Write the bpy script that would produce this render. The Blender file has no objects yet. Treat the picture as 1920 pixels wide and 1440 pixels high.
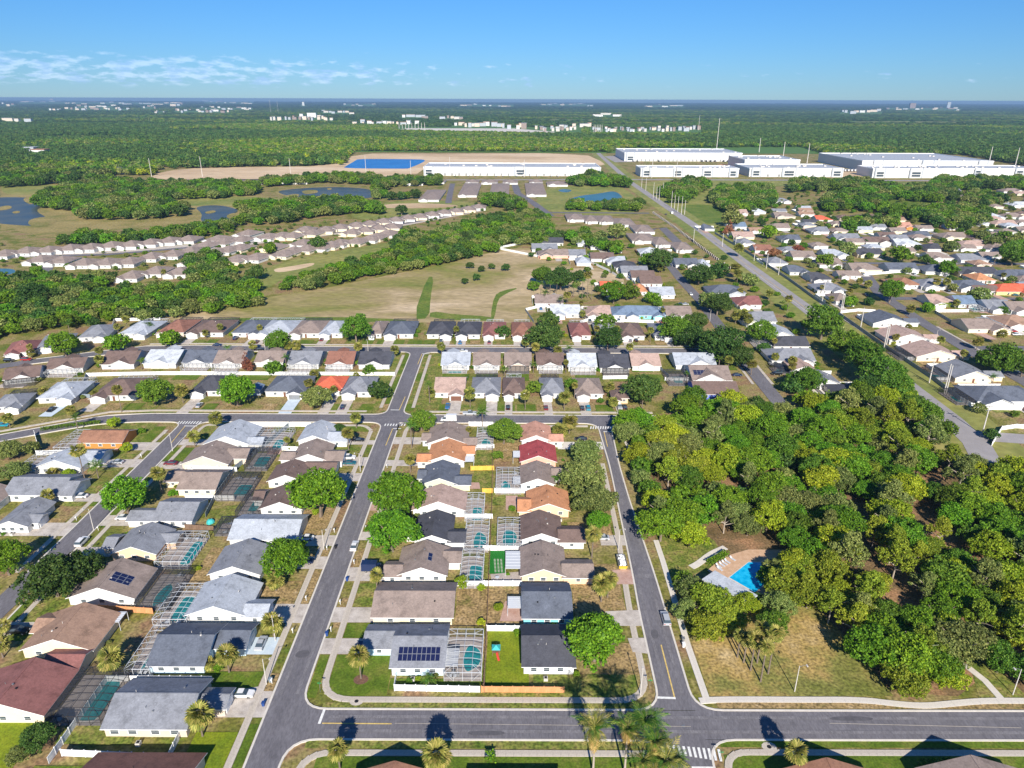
import bpy, math, random
import numpy as np
from mathutils import Vector, Matrix
random.seed(7); RNG = np.random.default_rng(7)
S = bpy.context.scene
# ------------------------------------------------------------------ camera
FPX, PITCH, ROLL, HCAM = 1333.0, math.radians(21.83), math.radians(-0.21), 120.0
cam = bpy.data.cameras.new('camera'); cam.lens = 36 * FPX / 1920; cam.sensor_width = 36
cam.clip_start = 1; cam.clip_end = 60000
co = bpy.data.objects.new('camera', cam); S.collection.objects.link(co)
co.location = (0, 0, HCAM)
co.rotation_euler = (Matrix.Rotation(math.pi/2 - PITCH, 3, 'X') @ Matrix.Rotation(-ROLL, 3, 'Z')).to_euler()
S.camera = co
# ------------------------------------------------------------------ world, sun, exposure
SUN_EL, SUN_AZ = math.radians(31), math.radians(4.0)      # sun stands behind the camera, a touch to the right
w = bpy.data.worlds.new('World'); S.world = w; w.use_nodes = True
nt = w.node_tree; bg = nt.nodes['Background']
sky = nt.nodes.new('ShaderNodeTexSky'); sky.sky_type = 'NISHITA'; sky.sun_disc = False
sky.sun_elevation = SUN_EL; sky.sun_rotation = math.pi - SUN_AZ
sky.altitude = 0; sky.air_density = 1.0; sky.dust_density = 0.0; sky.ozone_density = 6.0
def wn(t, **k):
    n = nt.nodes.new(t)
    for a, b in k.items(): setattr(n, a, b)
    return n
L = nt.links.new
geo = wn('ShaderNodeTexCoord'); sep = wn('ShaderNodeSeparateXYZ'); L(geo.outputs['Generated'], sep.inputs[0])
# clouds: a thin broken bank low over the northern horizon, thickest to the north-west
mp = wn('ShaderNodeMapping'); mp.inputs['Scale'].default_value = (26, 26, 100); L(geo.outputs['Generated'], mp.inputs[0])
nz = wn('ShaderNodeTexNoise'); nz.inputs['Scale'].default_value = 1.6; nz.inputs['Detail'].default_value = 7; nz.inputs['Roughness'].default_value = .58
L(mp.outputs[0], nz.inputs['Vector'])
band = wn('ShaderNodeValToRGB'); L(sep.outputs['Z'], band.inputs[0])
e = band.color_ramp.elements; e[0].position = 0.006; e[0].color = (0, 0, 0, 1); e[1].position = 0.020; e[1].color = (1, 1, 1, 1)
x = e.new(0.040); x.color = (.9, .9, .9, 1); x = e.new(0.060); x.color = (0, 0, 0, 1)
mx = wn('ShaderNodeMapRange'); L(sep.outputs['X'], mx.inputs[0])
mx.inputs[1].default_value = -0.35; mx.inputs[2].default_value = 0.10; mx.inputs[3].default_value = 0.36; mx.inputs[4].default_value = 0.14
m1 = wn('ShaderNodeMath', operation='MULTIPLY'); L(band.outputs[0], m1.inputs[0]); L(mx.outputs[0], m1.inputs[1])
m2 = wn('ShaderNodeMath', operation='ADD'); L(nz.outputs[0], m2.inputs[0]); L(m1.outputs[0], m2.inputs[1])
cr = wn('ShaderNodeMapRange'); L(m2.outputs[0], cr.inputs[0]); cr.inputs[1].default_value = .755; cr.inputs[2].default_value = .88; cr.inputs[4].default_value = .5
mz = wn('ShaderNodeMath', operation='MULTIPLY'); L(cr.outputs[0], mz.inputs[0]); L(band.outputs[0], mz.inputs[1])
nz2 = wn('ShaderNodeTexNoise'); nz2.inputs['Scale'].default_value = 1.6; nz2.inputs['Detail'].default_value = 7; nz2.inputs['Roughness'].default_value = .58; shf = wn('ShaderNodeVectorMath', operation='ADD'); shf.inputs[1].default_value = (0, 0, -.5); L(mp.outputs[0], shf.inputs[0]); L(shf.outputs[0], nz2.inputs['Vector'])
cc = wn('ShaderNodeValToRGB'); L(nz2.outputs[0], cc.inputs[0])
cc.color_ramp.elements[0].position = .44; cc.color_ramp.elements[0].color = (19, 14.8, 12.2, 1)
cc.color_ramp.elements[1].position = .60; cc.color_ramp.elements[1].color = (10.5, 9.8, 10.8, 1)
sat = wn('ShaderNodeHueSaturation'); sat.inputs['Saturation'].default_value = 1.05; sat.inputs['Value'].default_value = 1.0; L(sky.outputs[0], sat.inputs['Color'])
mixc = wn('ShaderNodeMix', data_type='RGBA'); L(mz.outputs[0], mixc.inputs[0]); L(sat.outputs[0], mixc.inputs[6]); L(cc.outputs[0], mixc.inputs[7])
tint = wn('ShaderNodeMix', data_type='RGBA', blend_type='MULTIPLY'); tint.inputs[0].default_value = 1; tr = wn('ShaderNodeValToRGB'); L(sep.outputs['Z'], tr.inputs[0]); tr.color_ramp.elements[0].color = (.172,.268,.415,1); tr.color_ramp.elements[1].position = .30; tr.color_ramp.elements[1].color = (.195,.38,.50,1); L(tr.outputs[0], tint.inputs[7]); L(mixc.outputs[2], tint.inputs[6]); L(tint.outputs[2], bg.inputs[0]); bg.inputs[1].default_value = 0.128
sun = bpy.data.lights.new('sun', 'SUN'); sun.energy = 4.15; sun.angle = math.radians(.53); sun.color = (1, .93, .82)
so = bpy.data.objects.new('sun', sun); S.collection.objects.link(so)
so.rotation_euler = Vector((math.sin(SUN_AZ)*math.cos(SUN_EL), -math.cos(SUN_AZ)*math.cos(SUN_EL), math.sin(SUN_EL))).to_track_quat('Z', 'Y').to_euler()
S.view_settings.view_transform = 'Standard'; S.view_settings.look = 'None'
S.view_settings.exposure = 0.92; S.view_settings.gamma = 1; S.view_settings.use_curve_mapping = False
S.cycles.max_bounces = 5; S.cycles.diffuse_bounces = 2; S.cycles.glossy_bounces = 2; S.cycles.transparent_max_bounces = 12
S.cycles.volume_bounces = 0; S.cycles.transmission_bounces = 2

# ------------------------------------------------------------------ helpers
COL = S.collection
_cp, _sp, _cr, _sr = math.cos(PITCH), math.sin(PITCH), math.cos(ROLL), math.sin(ROLL)
def P(px, py, z=0.0):
    """point at height z that the photograph shows at pixel px, py (1920 x 1440)"""
    u, v = (px-960)/FPX, (720-py)/FPX
    u, v = u*_cr - v*_sr, u*_sr + v*_cr
    t = (HCAM-z)/(_sp - v*_cp)
    return (u*t, (_cp + v*_sp)*t)
def depth(x, y, z=0): return y*_cp + (HCAM-z)*_sp
class MB:
    def __init__(s): s.v = []; s.f = []; s.m = []
    def face(s, pts, m=0):
        n = len(s.v); s.v += [tuple(p) for p in pts]; s.f.append(tuple(range(n, n+len(pts)))); s.m.append(m)
    def box(s, x0, x1, y0, y1, z0, z1, m=0, bottom=True):
        n = len(s.v)
        s.v += [(x0,y0,z0),(x1,y0,z0),(x1,y1,z0),(x0,y1,z0),(x0,y0,z1),(x1,y0,z1),(x1,y1,z1),(x0,y1,z1)]
        fs = [(4,5,6,7),(0,1,5,4),(1,2,6,5),(2,3,7,6),(3,0,4,7)] + ([(3,2,1,0)] if bottom else [])
        for f in fs: s.f.append(tuple(n+i for i in f)); s.m.append(m)
    def bar(s, p, q, w, h=None, m=0):
        p, q = Vector(p), Vector(q); d = (q-p)
        if d.length < 1e-5: return
        d.normalize(); up = Vector((0,0,1)) if abs(d.z) < .95 else Vector((1,0,0))
        a = d.cross(up).normalized()*(w/2); b = a.cross(d).normalized()*((h or w)/2); n = len(s.v)
        for c in (p, q):
            for i, j in ((-1,-1),(1,-1),(1,1),(-1,1)): s.v.append(tuple(c+a*i+b*j))
        for f in [(0,1,5,4),(1,2,6,5),(2,3,7,6),(3,0,4,7),(3,2,1,0),(4,5,6,7)]:
            s.f.append(tuple(n+i for i in f)); s.m.append(m)
    def tube(s, pts, rs, k=6, m=0, cap=True):
        n0 = len(s.v); pts = [Vector(p) for p in pts]
        for i, p in enumerate(pts):
            d = (pts[min(i+1, len(pts)-1)] - pts[max(i-1, 0)]).normalized()
            up = Vector((0,1,0)) if abs(d.y) < .9 else Vector((1,0,0))
            a = d.cross(up).normalized(); b = d.cross(a)
            for j in range(k):
                t = 2*math.pi*j/k; s.v.append(tuple(p + (a*math.cos(t) + b*math.sin(t))*rs[i]))
        for i in range(len(pts)-1):
            for j in range(k):
                s.f.append((n0+i*k+j, n0+i*k+(j+1)%k, n0+(i+1)*k+(j+1)%k, n0+(i+1)*k+j)); s.m.append(m)
        if cap: s.f.append(tuple(n0+(len(pts)-1)*k+j for j in range(k))); s.m.append(m)
    def mesh(s, name, mats):
        me = bpy.data.meshes.new(name); me.from_pydata(s.v, [], s.f)
        for m in (mats if isinstance(mats, (list, tuple)) else [mats]): me.materials.append(m)
        if any(s.m): me.polygons.foreach_set('material_index', s.m)
        me.update(); return me
    def build(s, name, mats, parent=None, loc=(0,0,0)):
        return link(name, s.mesh(name, mats), parent, loc)
def link(name, data, parent=None, loc=(0,0,0), rz=0, sc=None):
    o = bpy.data.objects.new(name, data); COL.objects.link(o); o.location = loc
    if rz: o.rotation_euler = (0, 0, rz)
    if sc: o.scale = sc if isinstance(sc, (tuple, list)) else (sc, sc, sc)
    if parent: o.parent = parent
    return o
def tag(o, label=None, cat=None, group=None, kind=None):
    if label: o['label'] = label
    if cat: o['category'] = cat
    if group: o['group'] = group
    if kind: o['kind'] = kind
    return o
def thing(name, loc, label, cat, group=None, rz=0): return tag(link(name, None, None, loc, rz), label, cat, group)
def ordw(n):
    n = int(n); return {1:'first',2:'second',3:'third',4:'fourth',5:'fifth',6:'sixth',7:'seventh',8:'eighth',9:'ninth',10:'tenth'}.get(n) or '%d%s' % (n, 'th' if 10 <= n % 100 <= 20 else {1:'st',2:'nd',3:'rd'}.get(n % 10, 'th'))

# ------------------------------------------------------------------ materials
M = {}
def newmat(name):
    m = bpy.data.materials.new(name); m.use_nodes = True; M[name] = m
    return m, m.node_tree, m.node_tree.nodes['Principled BSDF']
def ramp(t, stops):
    r = t.nodes.new('ShaderNodeValToRGB'); e = r.color_ramp.elements
    while len(e) < len(stops): e.new(.5)
    for q, (p, c) in zip(e, stops): q.position = p; q.color = (*c, 1)
    return r
def noisy(name, stops, scale=1.0, rough=.9, detail=6, bump=0, coord='Object', scale2=None, amt2=.35, spec=.25, stretch=None, dist=0):
    """colour ramp over a noise, multiplied by a second finer noise"""
    m, t, b = newmat(name); tc = t.nodes.new('ShaderNodeTexCoord'); src = tc.outputs[coord]
    if stretch:
        mp = t.nodes.new('ShaderNodeMapping'); mp.inputs['Scale'].default_value = stretch; t.links.new(src, mp.inputs[0]); src = mp.outputs[0]
    n = t.nodes.new('ShaderNodeTexNoise'); n.inputs['Scale'].default_value = scale; n.inputs['Detail'].default_value = detail; n.inputs['Roughness'].default_value = .62
    n.inputs['Distortion'].default_value = dist
    t.links.new(src, n.inputs['Vector']); r = ramp(t, stops); t.links.new(n.outputs[0], r.inputs[0]); out = r.outputs[0]
    if scale2:
        n2 = t.nodes.new('ShaderNodeTexNoise'); n2.inputs['Scale'].default_value = scale2; n2.inputs['Detail'].default_value = 4
        t.links.new(src, n2.inputs['Vector'])
        mr = t.nodes.new('ShaderNodeMapRange'); mr.inputs[1].default_value = .3; mr.inputs[2].default_value = .7; mr.inputs[3].default_value = 1-amt2; mr.inputs[4].default_value = 1+amt2
        t.links.new(n2.outputs[0], mr.inputs[0])
        mm = t.nodes.new('ShaderNodeVectorMath'); mm.operation = 'SCALE'; t.links.new(out, mm.inputs[0]); t.links.new(mr.outputs[0], mm.inputs['Scale']); out = mm.outputs[0]
    t.links.new(out, b.inputs['Base Color']); b.inputs['Roughness'].default_value = rough; b.inputs['Specular IOR Level'].default_value = spec
    if bump:
        bp = t.nodes.new('ShaderNodeBump'); bp.inputs['Strength'].default_value = bump; bp.inputs['Distance'].default_value = .1
        t.links.new(n.outputs[0], bp.inputs['Height']); t.links.new(bp.outputs[0], b.inputs['Normal'])
    return m
def plain(name, c, rough=.6, metal=0, spec=.4):
    m, t, b = newmat(name); b.inputs['Base Color'].default_value = (*c, 1); b.inputs['Roughness'].default_value = rough
    b.inputs['Metallic'].default_value = metal; b.inputs['Specular IOR Level'].default_value = spec; return m
def mul(c, k): return tuple(min(1, v*k) for v in c)

GREEN, OLIVE, DRY, DIRT, SAND = (.075,.125,.012), (.16,.155,.03), (.33,.25,.115), (.24,.145,.08), (.55,.42,.27)
noisy('ground', [(.31,(.09,.14,.016)),(.445,OLIVE),(.53,(.27,.22,.085)),(.63,DIRT),(.77,DRY)], scale=.07, scale2=1.3, amt2=.5, detail=8)
noisy('lawn_green', [(.25,(.05,.095,.006)),(.5,(.10,.155,.012)),(.72,(.19,.19,.04))], scale=.18, scale2=2.2, amt2=.35)
noisy('lawn_lime', [(.3,(.12,.18,.008)),(.6,(.20,.24,.012)),(.8,(.26,.25,.04))], scale=.2, scale2=2.5, amt2=.3)
noisy('lawn_mixed', [(.34,(.085,.135,.014)),(.52,(.18,.19,.04)),(.66,(.28,.215,.08)),(.8,(.38,.28,.15))], scale=.28, scale2=1.6, amt2=.6)
noisy('park_grass', [(.32,(.11,.135,.02)),(.46,(.20,.19,.05)),(.56,(.36,.25,.085)),(.70,(.50,.38,.21))], scale=.055, scale2=1.4, amt2=.55, detail=9)
noisy('lawn_dry', [(.3,(.15,.14,.035)),(.45,(.27,.19,.08)),(.6,(.34,.235,.11)),(.75,(.50,.39,.24))], scale=.3, scale2=1.7, amt2=.6)
noisy('field_grass', [(.30,(.15,.185,.03)),(.41,(.26,.23,.075)),(.50,(.34,.265,.13)),(.58,(.45,.345,.20)),(.70,(.60,.47,.32))], scale=.016, scale2=.35, amt2=.22, detail=9, stretch=(.55,1,1), dist=.6)
noisy('field_green', [(.3,(.06,.13,.012)),(.6,(.15,.19,.03)),(.8,(.24,.22,.06))], scale=.06, scale2=.6, amt2=.3)
noisy('golf_green', [(.3,(.14,.19,.04)),(.6,(.26,.25,.07)),(.8,(.42,.34,.15))], scale=.02, scale2=.2, amt2=.25)
noisy('sand', [(.3,(.42,.29,.17)),(.5,(.58,.43,.27)),(.7,(.70,.55,.38))], scale=.01, scale2=.15, amt2=.15, detail=8, stretch=(.4,1,1))
noisy('orange_dirt', [(.3,(.34,.17,.07)),(.7,(.55,.33,.16))], scale=.05, scale2=1, amt2=.2)
noisy('marsh', [(.3,(.14,.16,.03)),(.5,(.28,.22,.08)),(.75,(.36,.30,.12))], scale=.03, scale2=.5, amt2=.35)
noisy('asphalt', [(.3,(.130,.124,.138)),(.7,(.180,.172,.188))], scale=.22, scale2=3.5, amt2=.2, detail=8, stretch=(1,.3,1), rough=.85)
noisy('asphalt_old', [(.3,(.27,.25,.25)),(.7,(.35,.33,.33))], scale=.1, scale2=5, amt2=.1, rough=.9)
noisy('concrete', [(.3,(.42,.37,.31)),(.7,(.57,.51,.44))], scale=.5, scale2=7, amt2=.15)
noisy('concrete_light', [(.3,(.56,.52,.46)),(.7,(.68,.63,.57))], scale=.6, scale2=7, amt2=.1)
noisy('driveway', [(.3,(.34,.30,.265)),(.5,(.48,.43,.385)),(.7,(.58,.53,.48))], scale=.45, scale2=6, amt2=.18)
noisy('pavers_pink', [(.3,(.40,.24,.19)),(.7,(.52,.36,.30))], scale=.5, scale2=8, amt2=.2)
noisy('blue_driveway', [(.3,(.46,.55,.62)),(.7,(.58,.66,.72))], scale=.5)
noisy('paint_white', [(.35,(.62,.62,.6)),(.6,(.80,.80,.78))], scale=2.0, scale2=12, amt2=.12)
noisy('paint_yellow', [(.35,(.52,.36,.12)),(.6,(.72,.53,.18))], scale=2.0, scale2=12, amt2=.15)
noisy('mulch', [(.3,(.10,.055,.035)),(.7,(.22,.12,.08))], scale=2)
noisy('forest_floor', [(.3,(.10,.075,.03)),(.5,(.20,.13,.065)),(.62,(.34,.19,.10)),(.8,(.16,.17,.03))], scale=.09, scale2=1.6, amt2=.5)
noisy('vinyl', [(.3,(.76,.77,.78)),(.7,(.84,.84,.84))], scale=1.2, rough=.5)
noisy('vinyl_grey', [(.3,(.20,.25,.29)),(.7,(.26,.31,.36))], scale=1.2, rough=.5)
noisy('wood_orange', [(.3,(.50,.22,.09)),(.7,(.66,.32,.15))], scale=1.0, stretch=(3,3,.5))
noisy('wood_yellow', [(.3,(.62,.36,.05)),(.7,(.75,.48,.10))], scale=1.0, stretch=(3,3,.5))
noisy('wood_brown', [(.3,(.12,.075,.05)),(.7,(.24,.16,.11))], scale=1.2, stretch=(3,3,.5))
noisy('bark', [(.3,(.11,.085,.065)),(.7,(.25,.20,.16))], scale=3, stretch=(4,4,1))
noisy('bark_pale', [(.3,(.30,.25,.20)),(.7,(.50,.43,.36))], scale=3, stretch=(4,4,1))
noisy('pole_concrete', [(.3,(.46,.43,.40)),(.7,(.62,.59,.55))], scale=1)
plain('alum_white', (.55,.57,.60), .45); plain('alum_bronze', (.045,.04,.04), .5)
plain('trim_white', (.86,.86,.85), .55); plain('metal_grey', (.32,.33,.34), .45, .6)
plain('window_glass', (.05,.07,.09), .12, 0, .6); plain('door_brown', (.16,.07,.045), .6)
plain('black', (.015,.015,.017), .6); plain('tyre', (.02,.02,.02), .85); plain('rim', (.45,.46,.48), .35, .7)
plain('solar_cell', (.012,.016,.06), .25, 0, .6); plain('solar_frame', (.45,.47,.5), .4, .6)
plain('panel_black', (.02,.02,.03), .5); plain('mail_blue', (.02,.06,.22), .5); plain('toy_red', (.55,.06,.04), .5)
plain('toy_teal', (.05,.42,.42), .5); plain('yellow_plastic', (.75,.5,.05), .5); plain('sign_green', (.02,.28,.10), .5)
plain('lamp_lens', (.7,.7,.66), .3); plain('terracotta', (.45,.16,.08), .8); plain('astroturf', (.01,.16,.015), .9)
plain('shutter_red', (.35,.06,.04), .7); plain('awning_navy', (.02,.05,.16), .7)
noisy('pool_deck', [(.3,(.36,.31,.28)),(.7,(.50,.44,.40))], scale=1.2, scale2=8, amt2=.15)
noisy('clubhouse_deck', [(.3,(.48,.30,.18)),(.7,(.62,.42,.28))], scale=.8, scale2=6, amt2=.15)
def watermat(name, c1, c2, rough, scale, bump=.15):
    m, t, b = newmat(name); tc = t.nodes.new('ShaderNodeTexCoord'); n = t.nodes.new('ShaderNodeTexNoise'); n.inputs['Scale'].default_value = scale; n.inputs['Detail'].default_value = 4
    t.links.new(tc.outputs['Object'], n.inputs['Vector']); r = ramp(t, [(.35,c1),(.65,c2)]); t.links.new(n.outputs[0], r.inputs[0]); t.links.new(r.outputs[0], b.inputs['Base Color'])
    b.inputs['Roughness'].default_value = rough; b.inputs['IOR'].default_value = 1.33
    bp = t.nodes.new('ShaderNodeBump'); bp.inputs['Strength'].default_value = bump; bp.inputs['Distance'].default_value = .05
    t.links.new(n.outputs[0], bp.inputs['Height']); t.links.new(bp.outputs[0], b.inputs['Normal']); return m
watermat('pool_water', (.005,.20,.22), (.01,.30,.31), .08, 1.2)
watermat('pool_water_blue', (.01,.24,.38), (.02,.36,.52), .08, 1.2)
watermat('club_water', (.0,.33,.62), (.02,.48,.78), .08, .8)
watermat('lake_water', (.045,.06,.065), (.10,.10,.07), .34, .03, .01); M['lake_water'].node_tree.nodes['Principled BSDF'].inputs['Specular IOR Level'].default_value = .35
watermat('lake_blue', (.01,.12,.38), (.02,.17,.48), .3, .02, .01)
watermat('lake_teal', (.04,.13,.17), (.06,.16,.21), .3, .02, .01)
def screenmat(name, c, a):
    m, t, b = newmat(name); tr = t.nodes.new('ShaderNodeBsdfTransparent'); mix = t.nodes.new('ShaderNodeMixShader')
    b.inputs['Base Color'].default_value = (*c, 1); b.inputs['Roughness'].default_value = .8; b.inputs['Specular IOR Level'].default_value = .2
    mix.inputs[0].default_value = a; o = t.nodes['Material Output']
    t.links.new(tr.outputs[0], mix.inputs[1]); t.links.new(b.outputs[0], mix.inputs[2]); t.links.new(mix.outputs[0], o.inputs[0]); return m
screenmat('screen', (.10,.11,.125), .16); screenmat('screen_dark', (.05,.055,.065), .42)
def roofmat(name, c):
    m, t, b = newmat(name); tc = t.nodes.new('ShaderNodeTexCoord'); oi = t.nodes.new('ShaderNodeObjectInfo')
    ad = t.nodes.new('ShaderNodeVectorMath'); ad.operation = 'ADD'; t.links.new(tc.outputs['Object'], ad.inputs[0])
    cb = t.nodes.new('ShaderNodeCombineXYZ'); ml = t.nodes.new('ShaderNodeMath'); ml.operation = 'MULTIPLY'; ml.inputs[1].default_value = 90; t.links.new(oi.outputs['Random'], ml.inputs[0])
    t.links.new(ml.outputs[0], cb.inputs[0]); t.links.new(cb.outputs[0], ad.inputs[1])
    n = t.nodes.new('ShaderNodeTexNoise'); n.inputs['Scale'].default_value = .35; n.inputs['Detail'].default_value = 7; n.inputs['Roughness'].default_value = .65; t.links.new(ad.outputs[0], n.inputs['Vector'])
    n2 = t.nodes.new('ShaderNodeTexVoronoi'); n2.inputs['Scale'].default_value = 3.2; t.links.new(ad.outputs[0], n2.inputs['Vector'])
    r = ramp(t, [(.3, mul(c, .66)), (.48, c), (.62, mul(c, 1.1)), (.75, mul(c, 1.35))]); t.links.new(n.outputs[0], r.inputs[0])
    hs = t.nodes.new('ShaderNodeHueSaturation'); t.links.new(r.outputs[0], hs.inputs['Color'])
    mr = t.nodes.new('ShaderNodeMapRange'); mr.inputs[3].default_value = .88; mr.inputs[4].default_value = 1.12; sp = t.nodes.new('ShaderNodeSeparateColor'); t.links.new(n2.outputs['Color'], sp.inputs[0])
    t.links.new(sp.outputs[0], mr.inputs[0]); t.links.new(mr.outputs[0], hs.inputs['Value'])
    t.links.new(hs.outputs[0], b.inputs['Base Color']); b.inputs['Roughness'].default_value = .85; b.inputs['Specular IOR Level'].default_value = .25
    return m
ROOFS = dict(grey=('grey',(.22,.23,.26)), lightgrey=('light grey',(.38,.41,.46)), slate=('slate blue',(.115,.13,.165)), dark=('charcoal',(.07,.072,.088)),
  brown=('brown',(.165,.115,.10)), tan=('taupe',(.26,.205,.18)), pinktan=('pinkish tan',(.42,.30,.255)), orange=('orange',(.50,.235,.12)), salmon=('salmon',(.50,.27,.20)),
  red=('red',(.36,.07,.075)), maroon=('maroon',(.24,.105,.095)), brick=('rust brown',(.26,.125,.09)), redbright=('bright red tile',(.60,.13,.07)), white=('pale',(.47,.50,.54)),
  blue=('blue grey',(.16,.22,.31)), villa=('taupe',(.27,.215,.19)), rust=('reddish brown',(.30,.155,.10)), warm=('warm brown',(.33,.21,.15)))
for k, (d, c) in ROOFS.items(): roofmat('roof_'+k, c)
WALLS = dict(white=('white',(.66,.66,.65)), cream=('cream',(.76,.66,.48)), peach=('peach',(.72,.52,.36)), beige=('beige',(.62,.52,.43)), yellow=('yellow',(.72,.60,.26)),
  paleblue=('pale blue',(.55,.70,.80)), aqua=('aqua',(.22,.60,.68)), orange=('orange',(.66,.23,.06)), pink=('pink',(.78,.42,.32)), grey=('grey',(.40,.43,.47)), mint=('pale green',(.62,.68,.46)), navy=('blue',(.10,.16,.55)))
for k, (d, c) in WALLS.items(): noisy('wall_'+k, [(.3, mul(c,.92)), (.7, mul(c,1.04))], scale=.6, scale2=5, amt2=.04, rough=.85)
def leafmat(name, stops, trans=.30):
    m, t, b = newmat(name); g = t.nodes.new('ShaderNodeNewGeometry'); oi = t.nodes.new('ShaderNodeObjectInfo')
    r = ramp(t, stops); t.links.new(g.outputs['Random Per Island'], r.inputs[0])
    hs = t.nodes.new('ShaderNodeHueSaturation'); t.links.new(r.outputs[0], hs.inputs['Color'])
    mr = t.nodes.new('ShaderNodeMapRange'); mr.inputs[3].default_value = .78; mr.inputs[4].default_value = 1.25; t.links.new(oi.outputs['Random'], mr.inputs[0]); t.links.new(mr.outputs[0], hs.inputs['Value'])
    ml = t.nodes.new('ShaderNodeMath'); ml.operation = 'MULTIPLY'; ml.inputs[1].default_value = 7.3; fr = t.nodes.new('ShaderNodeMath'); fr.operation = 'FRACT'
    t.links.new(oi.outputs['Random'], ml.inputs[0]); t.links.new(ml.outputs[0], fr.inputs[0])
    mh = t.nodes.new('ShaderNodeMapRange'); mh.inputs[3].default_value = .48; mh.inputs[4].default_value = .515; t.links.new(fr.outputs[0], mh.inputs[0]); t.links.new(mh.outputs[0], hs.inputs['Hue'])
    b.inputs['Roughness'].default_value = .6; b.inputs['Specular IOR Level'].default_value = .25
    tl = t.nodes.new('ShaderNodeBsdfTranslucent'); mix = t.nodes.new('ShaderNodeMixShader'); mix.inputs[0].default_value = trans
    t.links.new(hs.outputs[0], b.inputs['Base Color']); t.links.new(hs.outputs[0], tl.inputs[0])
    o = t.nodes['Material Output']; t.links.new(b.outputs[0], mix.inputs[1]); t.links.new(tl.outputs[0], mix.inputs[2]); t.links.new(mix.outputs[0], o.inputs[0]); return m
leafmat('leaf_bright', [(0,(0.050,0.136,0.009)),(.5,(0.112,0.245,0.012)),(1,(0.203,0.362,0.017))])
leafmat('leaf_green', [(0,(0.045,0.109,0.010)),(.5,(0.091,0.190,0.014)),(1,(0.172,0.281,0.026))])
leafmat('leaf_dark', [(0,(0.026,0.073,0.014)),(.5,(0.056,0.128,0.022)),(1,(0.113,0.190,0.035))])
leafmat('leaf_olive', [(0,(.075,.115,.026)),(.5,(.17,.225,.055)),(1,(.32,.36,.10))])
leafmat('leaf_yellow', [(0,(.095,.15,.012)),(.5,(.20,.272,.018)),(1,(.36,.41,.038))])
leafmat('leaf_lime', [(0,(0.122,0.200,0.009)),(.5,(0.244,0.335,0.014)),(1,(0.406,0.471,0.029))])
leafmat('leaf_rust', [(0,(0.200,0.070,0.030)),(.6,(0.360,0.150,0.070)),(1,(0.500,0.260,0.140))])
leafmat('leaf_palm', [(0,(.09,.12,.018)),(.6,(.22,.235,.045)),(1,(.46,.40,.11))])
leafmat('leaf_palmgreen', [(0,(0.040,0.119,0.012)),(.6,(0.092,0.211,0.024)),(1,(0.211,0.290,0.048))])
leafmat('leaf_straw', [(0,(0.350,0.240,0.070)),(1,(0.620,0.450,0.160))])
leafmat('leaf_far', [(0,(.05,.12,.022)),(.5,(.10,.20,.035)),(1,(.20,.30,.06))])

# ------------------------------------------------------------------ ground sheets, water, roads
def sheet(name, pts, mat, z, label=None, sub=0, kind='structure', cat=None):
    """flat sheet; pts in world metres"""
    mb = MB(); mb.face([(x, y, z) for x, y in pts]); o = mb.build(name, M[mat])
    o['kind'] = kind
    if label: o['label'] = label
    return o
def pxs(pts): return [P(*p) for p in pts]
def chaikin(pts, n=2, closed=True):
    for _ in range(n):
        q = []; N = len(pts)
        for i in range(N if closed else N-1):
            a, b = pts[i], pts[(i+1) % N]; q += [(a[0]*.75+b[0]*.25, a[1]*.75+b[1]*.25), (a[0]*.25+b[0]*.75, a[1]*.25+b[1]*.75)]
        if not closed: q = [pts[0]] + q + [pts[-1]]
        pts = q
    return pts
mb = MB(); mb.face([(-34000,-300,0),(34000,-300,0),(34000,29500,0),(-34000,29500,0)]); mb.build('ground', M['ground'])['kind'] = 'structure'
ZL = [0.0]
def zlay(z):
    """each flush sheet a hair above the one laid before it"""
    ZL[0] += .0001; return z + ZL[0]
# open land (pixel outlines on the ground plane)
def land(name, px, mat, smooth=2, z=.03): return sheet(name, chaikin(pxs(px), smooth), mat, zlay(z))
land('field', [(250,606),(380,585),(500,560),(600,545),(740,515),(860,490),(930,470),(1000,462),(1080,490),(1180,520),(1150,548),(1000,560),(985,600),(990,606),(700,606),(450,607)], 'field_grass')
land('grass_strip', [(772,601),(800,520),(812,520),(806,560),(804,598)], 'field_green', 1)
land('grass_strip', [(804,599),(806,584),(850,590),(920,594),(925,600),(920,603)], 'field_green', 1)
land('grass_strip', [(918,598),(925,555),(940,545),(975,538),(945,552),(932,562),(926,600)], 'field_green', 1)
land('grass_strip', [(380,602),(600,596),(760,600),(760,606),(380,607)], 'field_green', 1)
land('golf_course', [(420,560),(500,500),(640,470),(760,452),(740,474),(640,500),(540,520),(480,556)], 'golf_green')
land('sand_bunker', [(508,508),(540,503),(590,494),(585,502),(520,516)], 'sand')
land('sand_path', [(100,590),(190,560),(330,548),(320,556),(200,572),(110,605)], 'orange_dirt')
land('golf_course', [(640,405),(720,378),(860,376),(940,392),(860,402),(700,418)], 'golf_green')
land('sand_path', [(690,388),(760,382),(850,384),(860,389),(740,393)], 'sand', 1)
land('marsh', [(0,470),(0,430),(90,455),(160,440),(300,430),(420,425),(520,400),(600,390),(380,350),(180,340),(0,345)], 'marsh', 1)
land('golf_course', [(0,350),(120,352),(130,366),(60,372),(0,372)], 'golf_green')
land('golf_course', [(330,372),(480,372),(560,380),(430,392),(300,388)], 'golf_green')
land('meadow', [(1040,348),(1130,345),(1175,352),(1215,400),(1060,405),(1000,385),(1010,360)], 'golf_green')
land('meadow', [(1180,338),(1340,333),(1470,338),(1350,420),(1320,430),(1260,400)], 'golf_green')
land('meadow', [(1262,382),(1340,380),(1370,408),(1330,418),(1290,415)], 'field_green')
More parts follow.
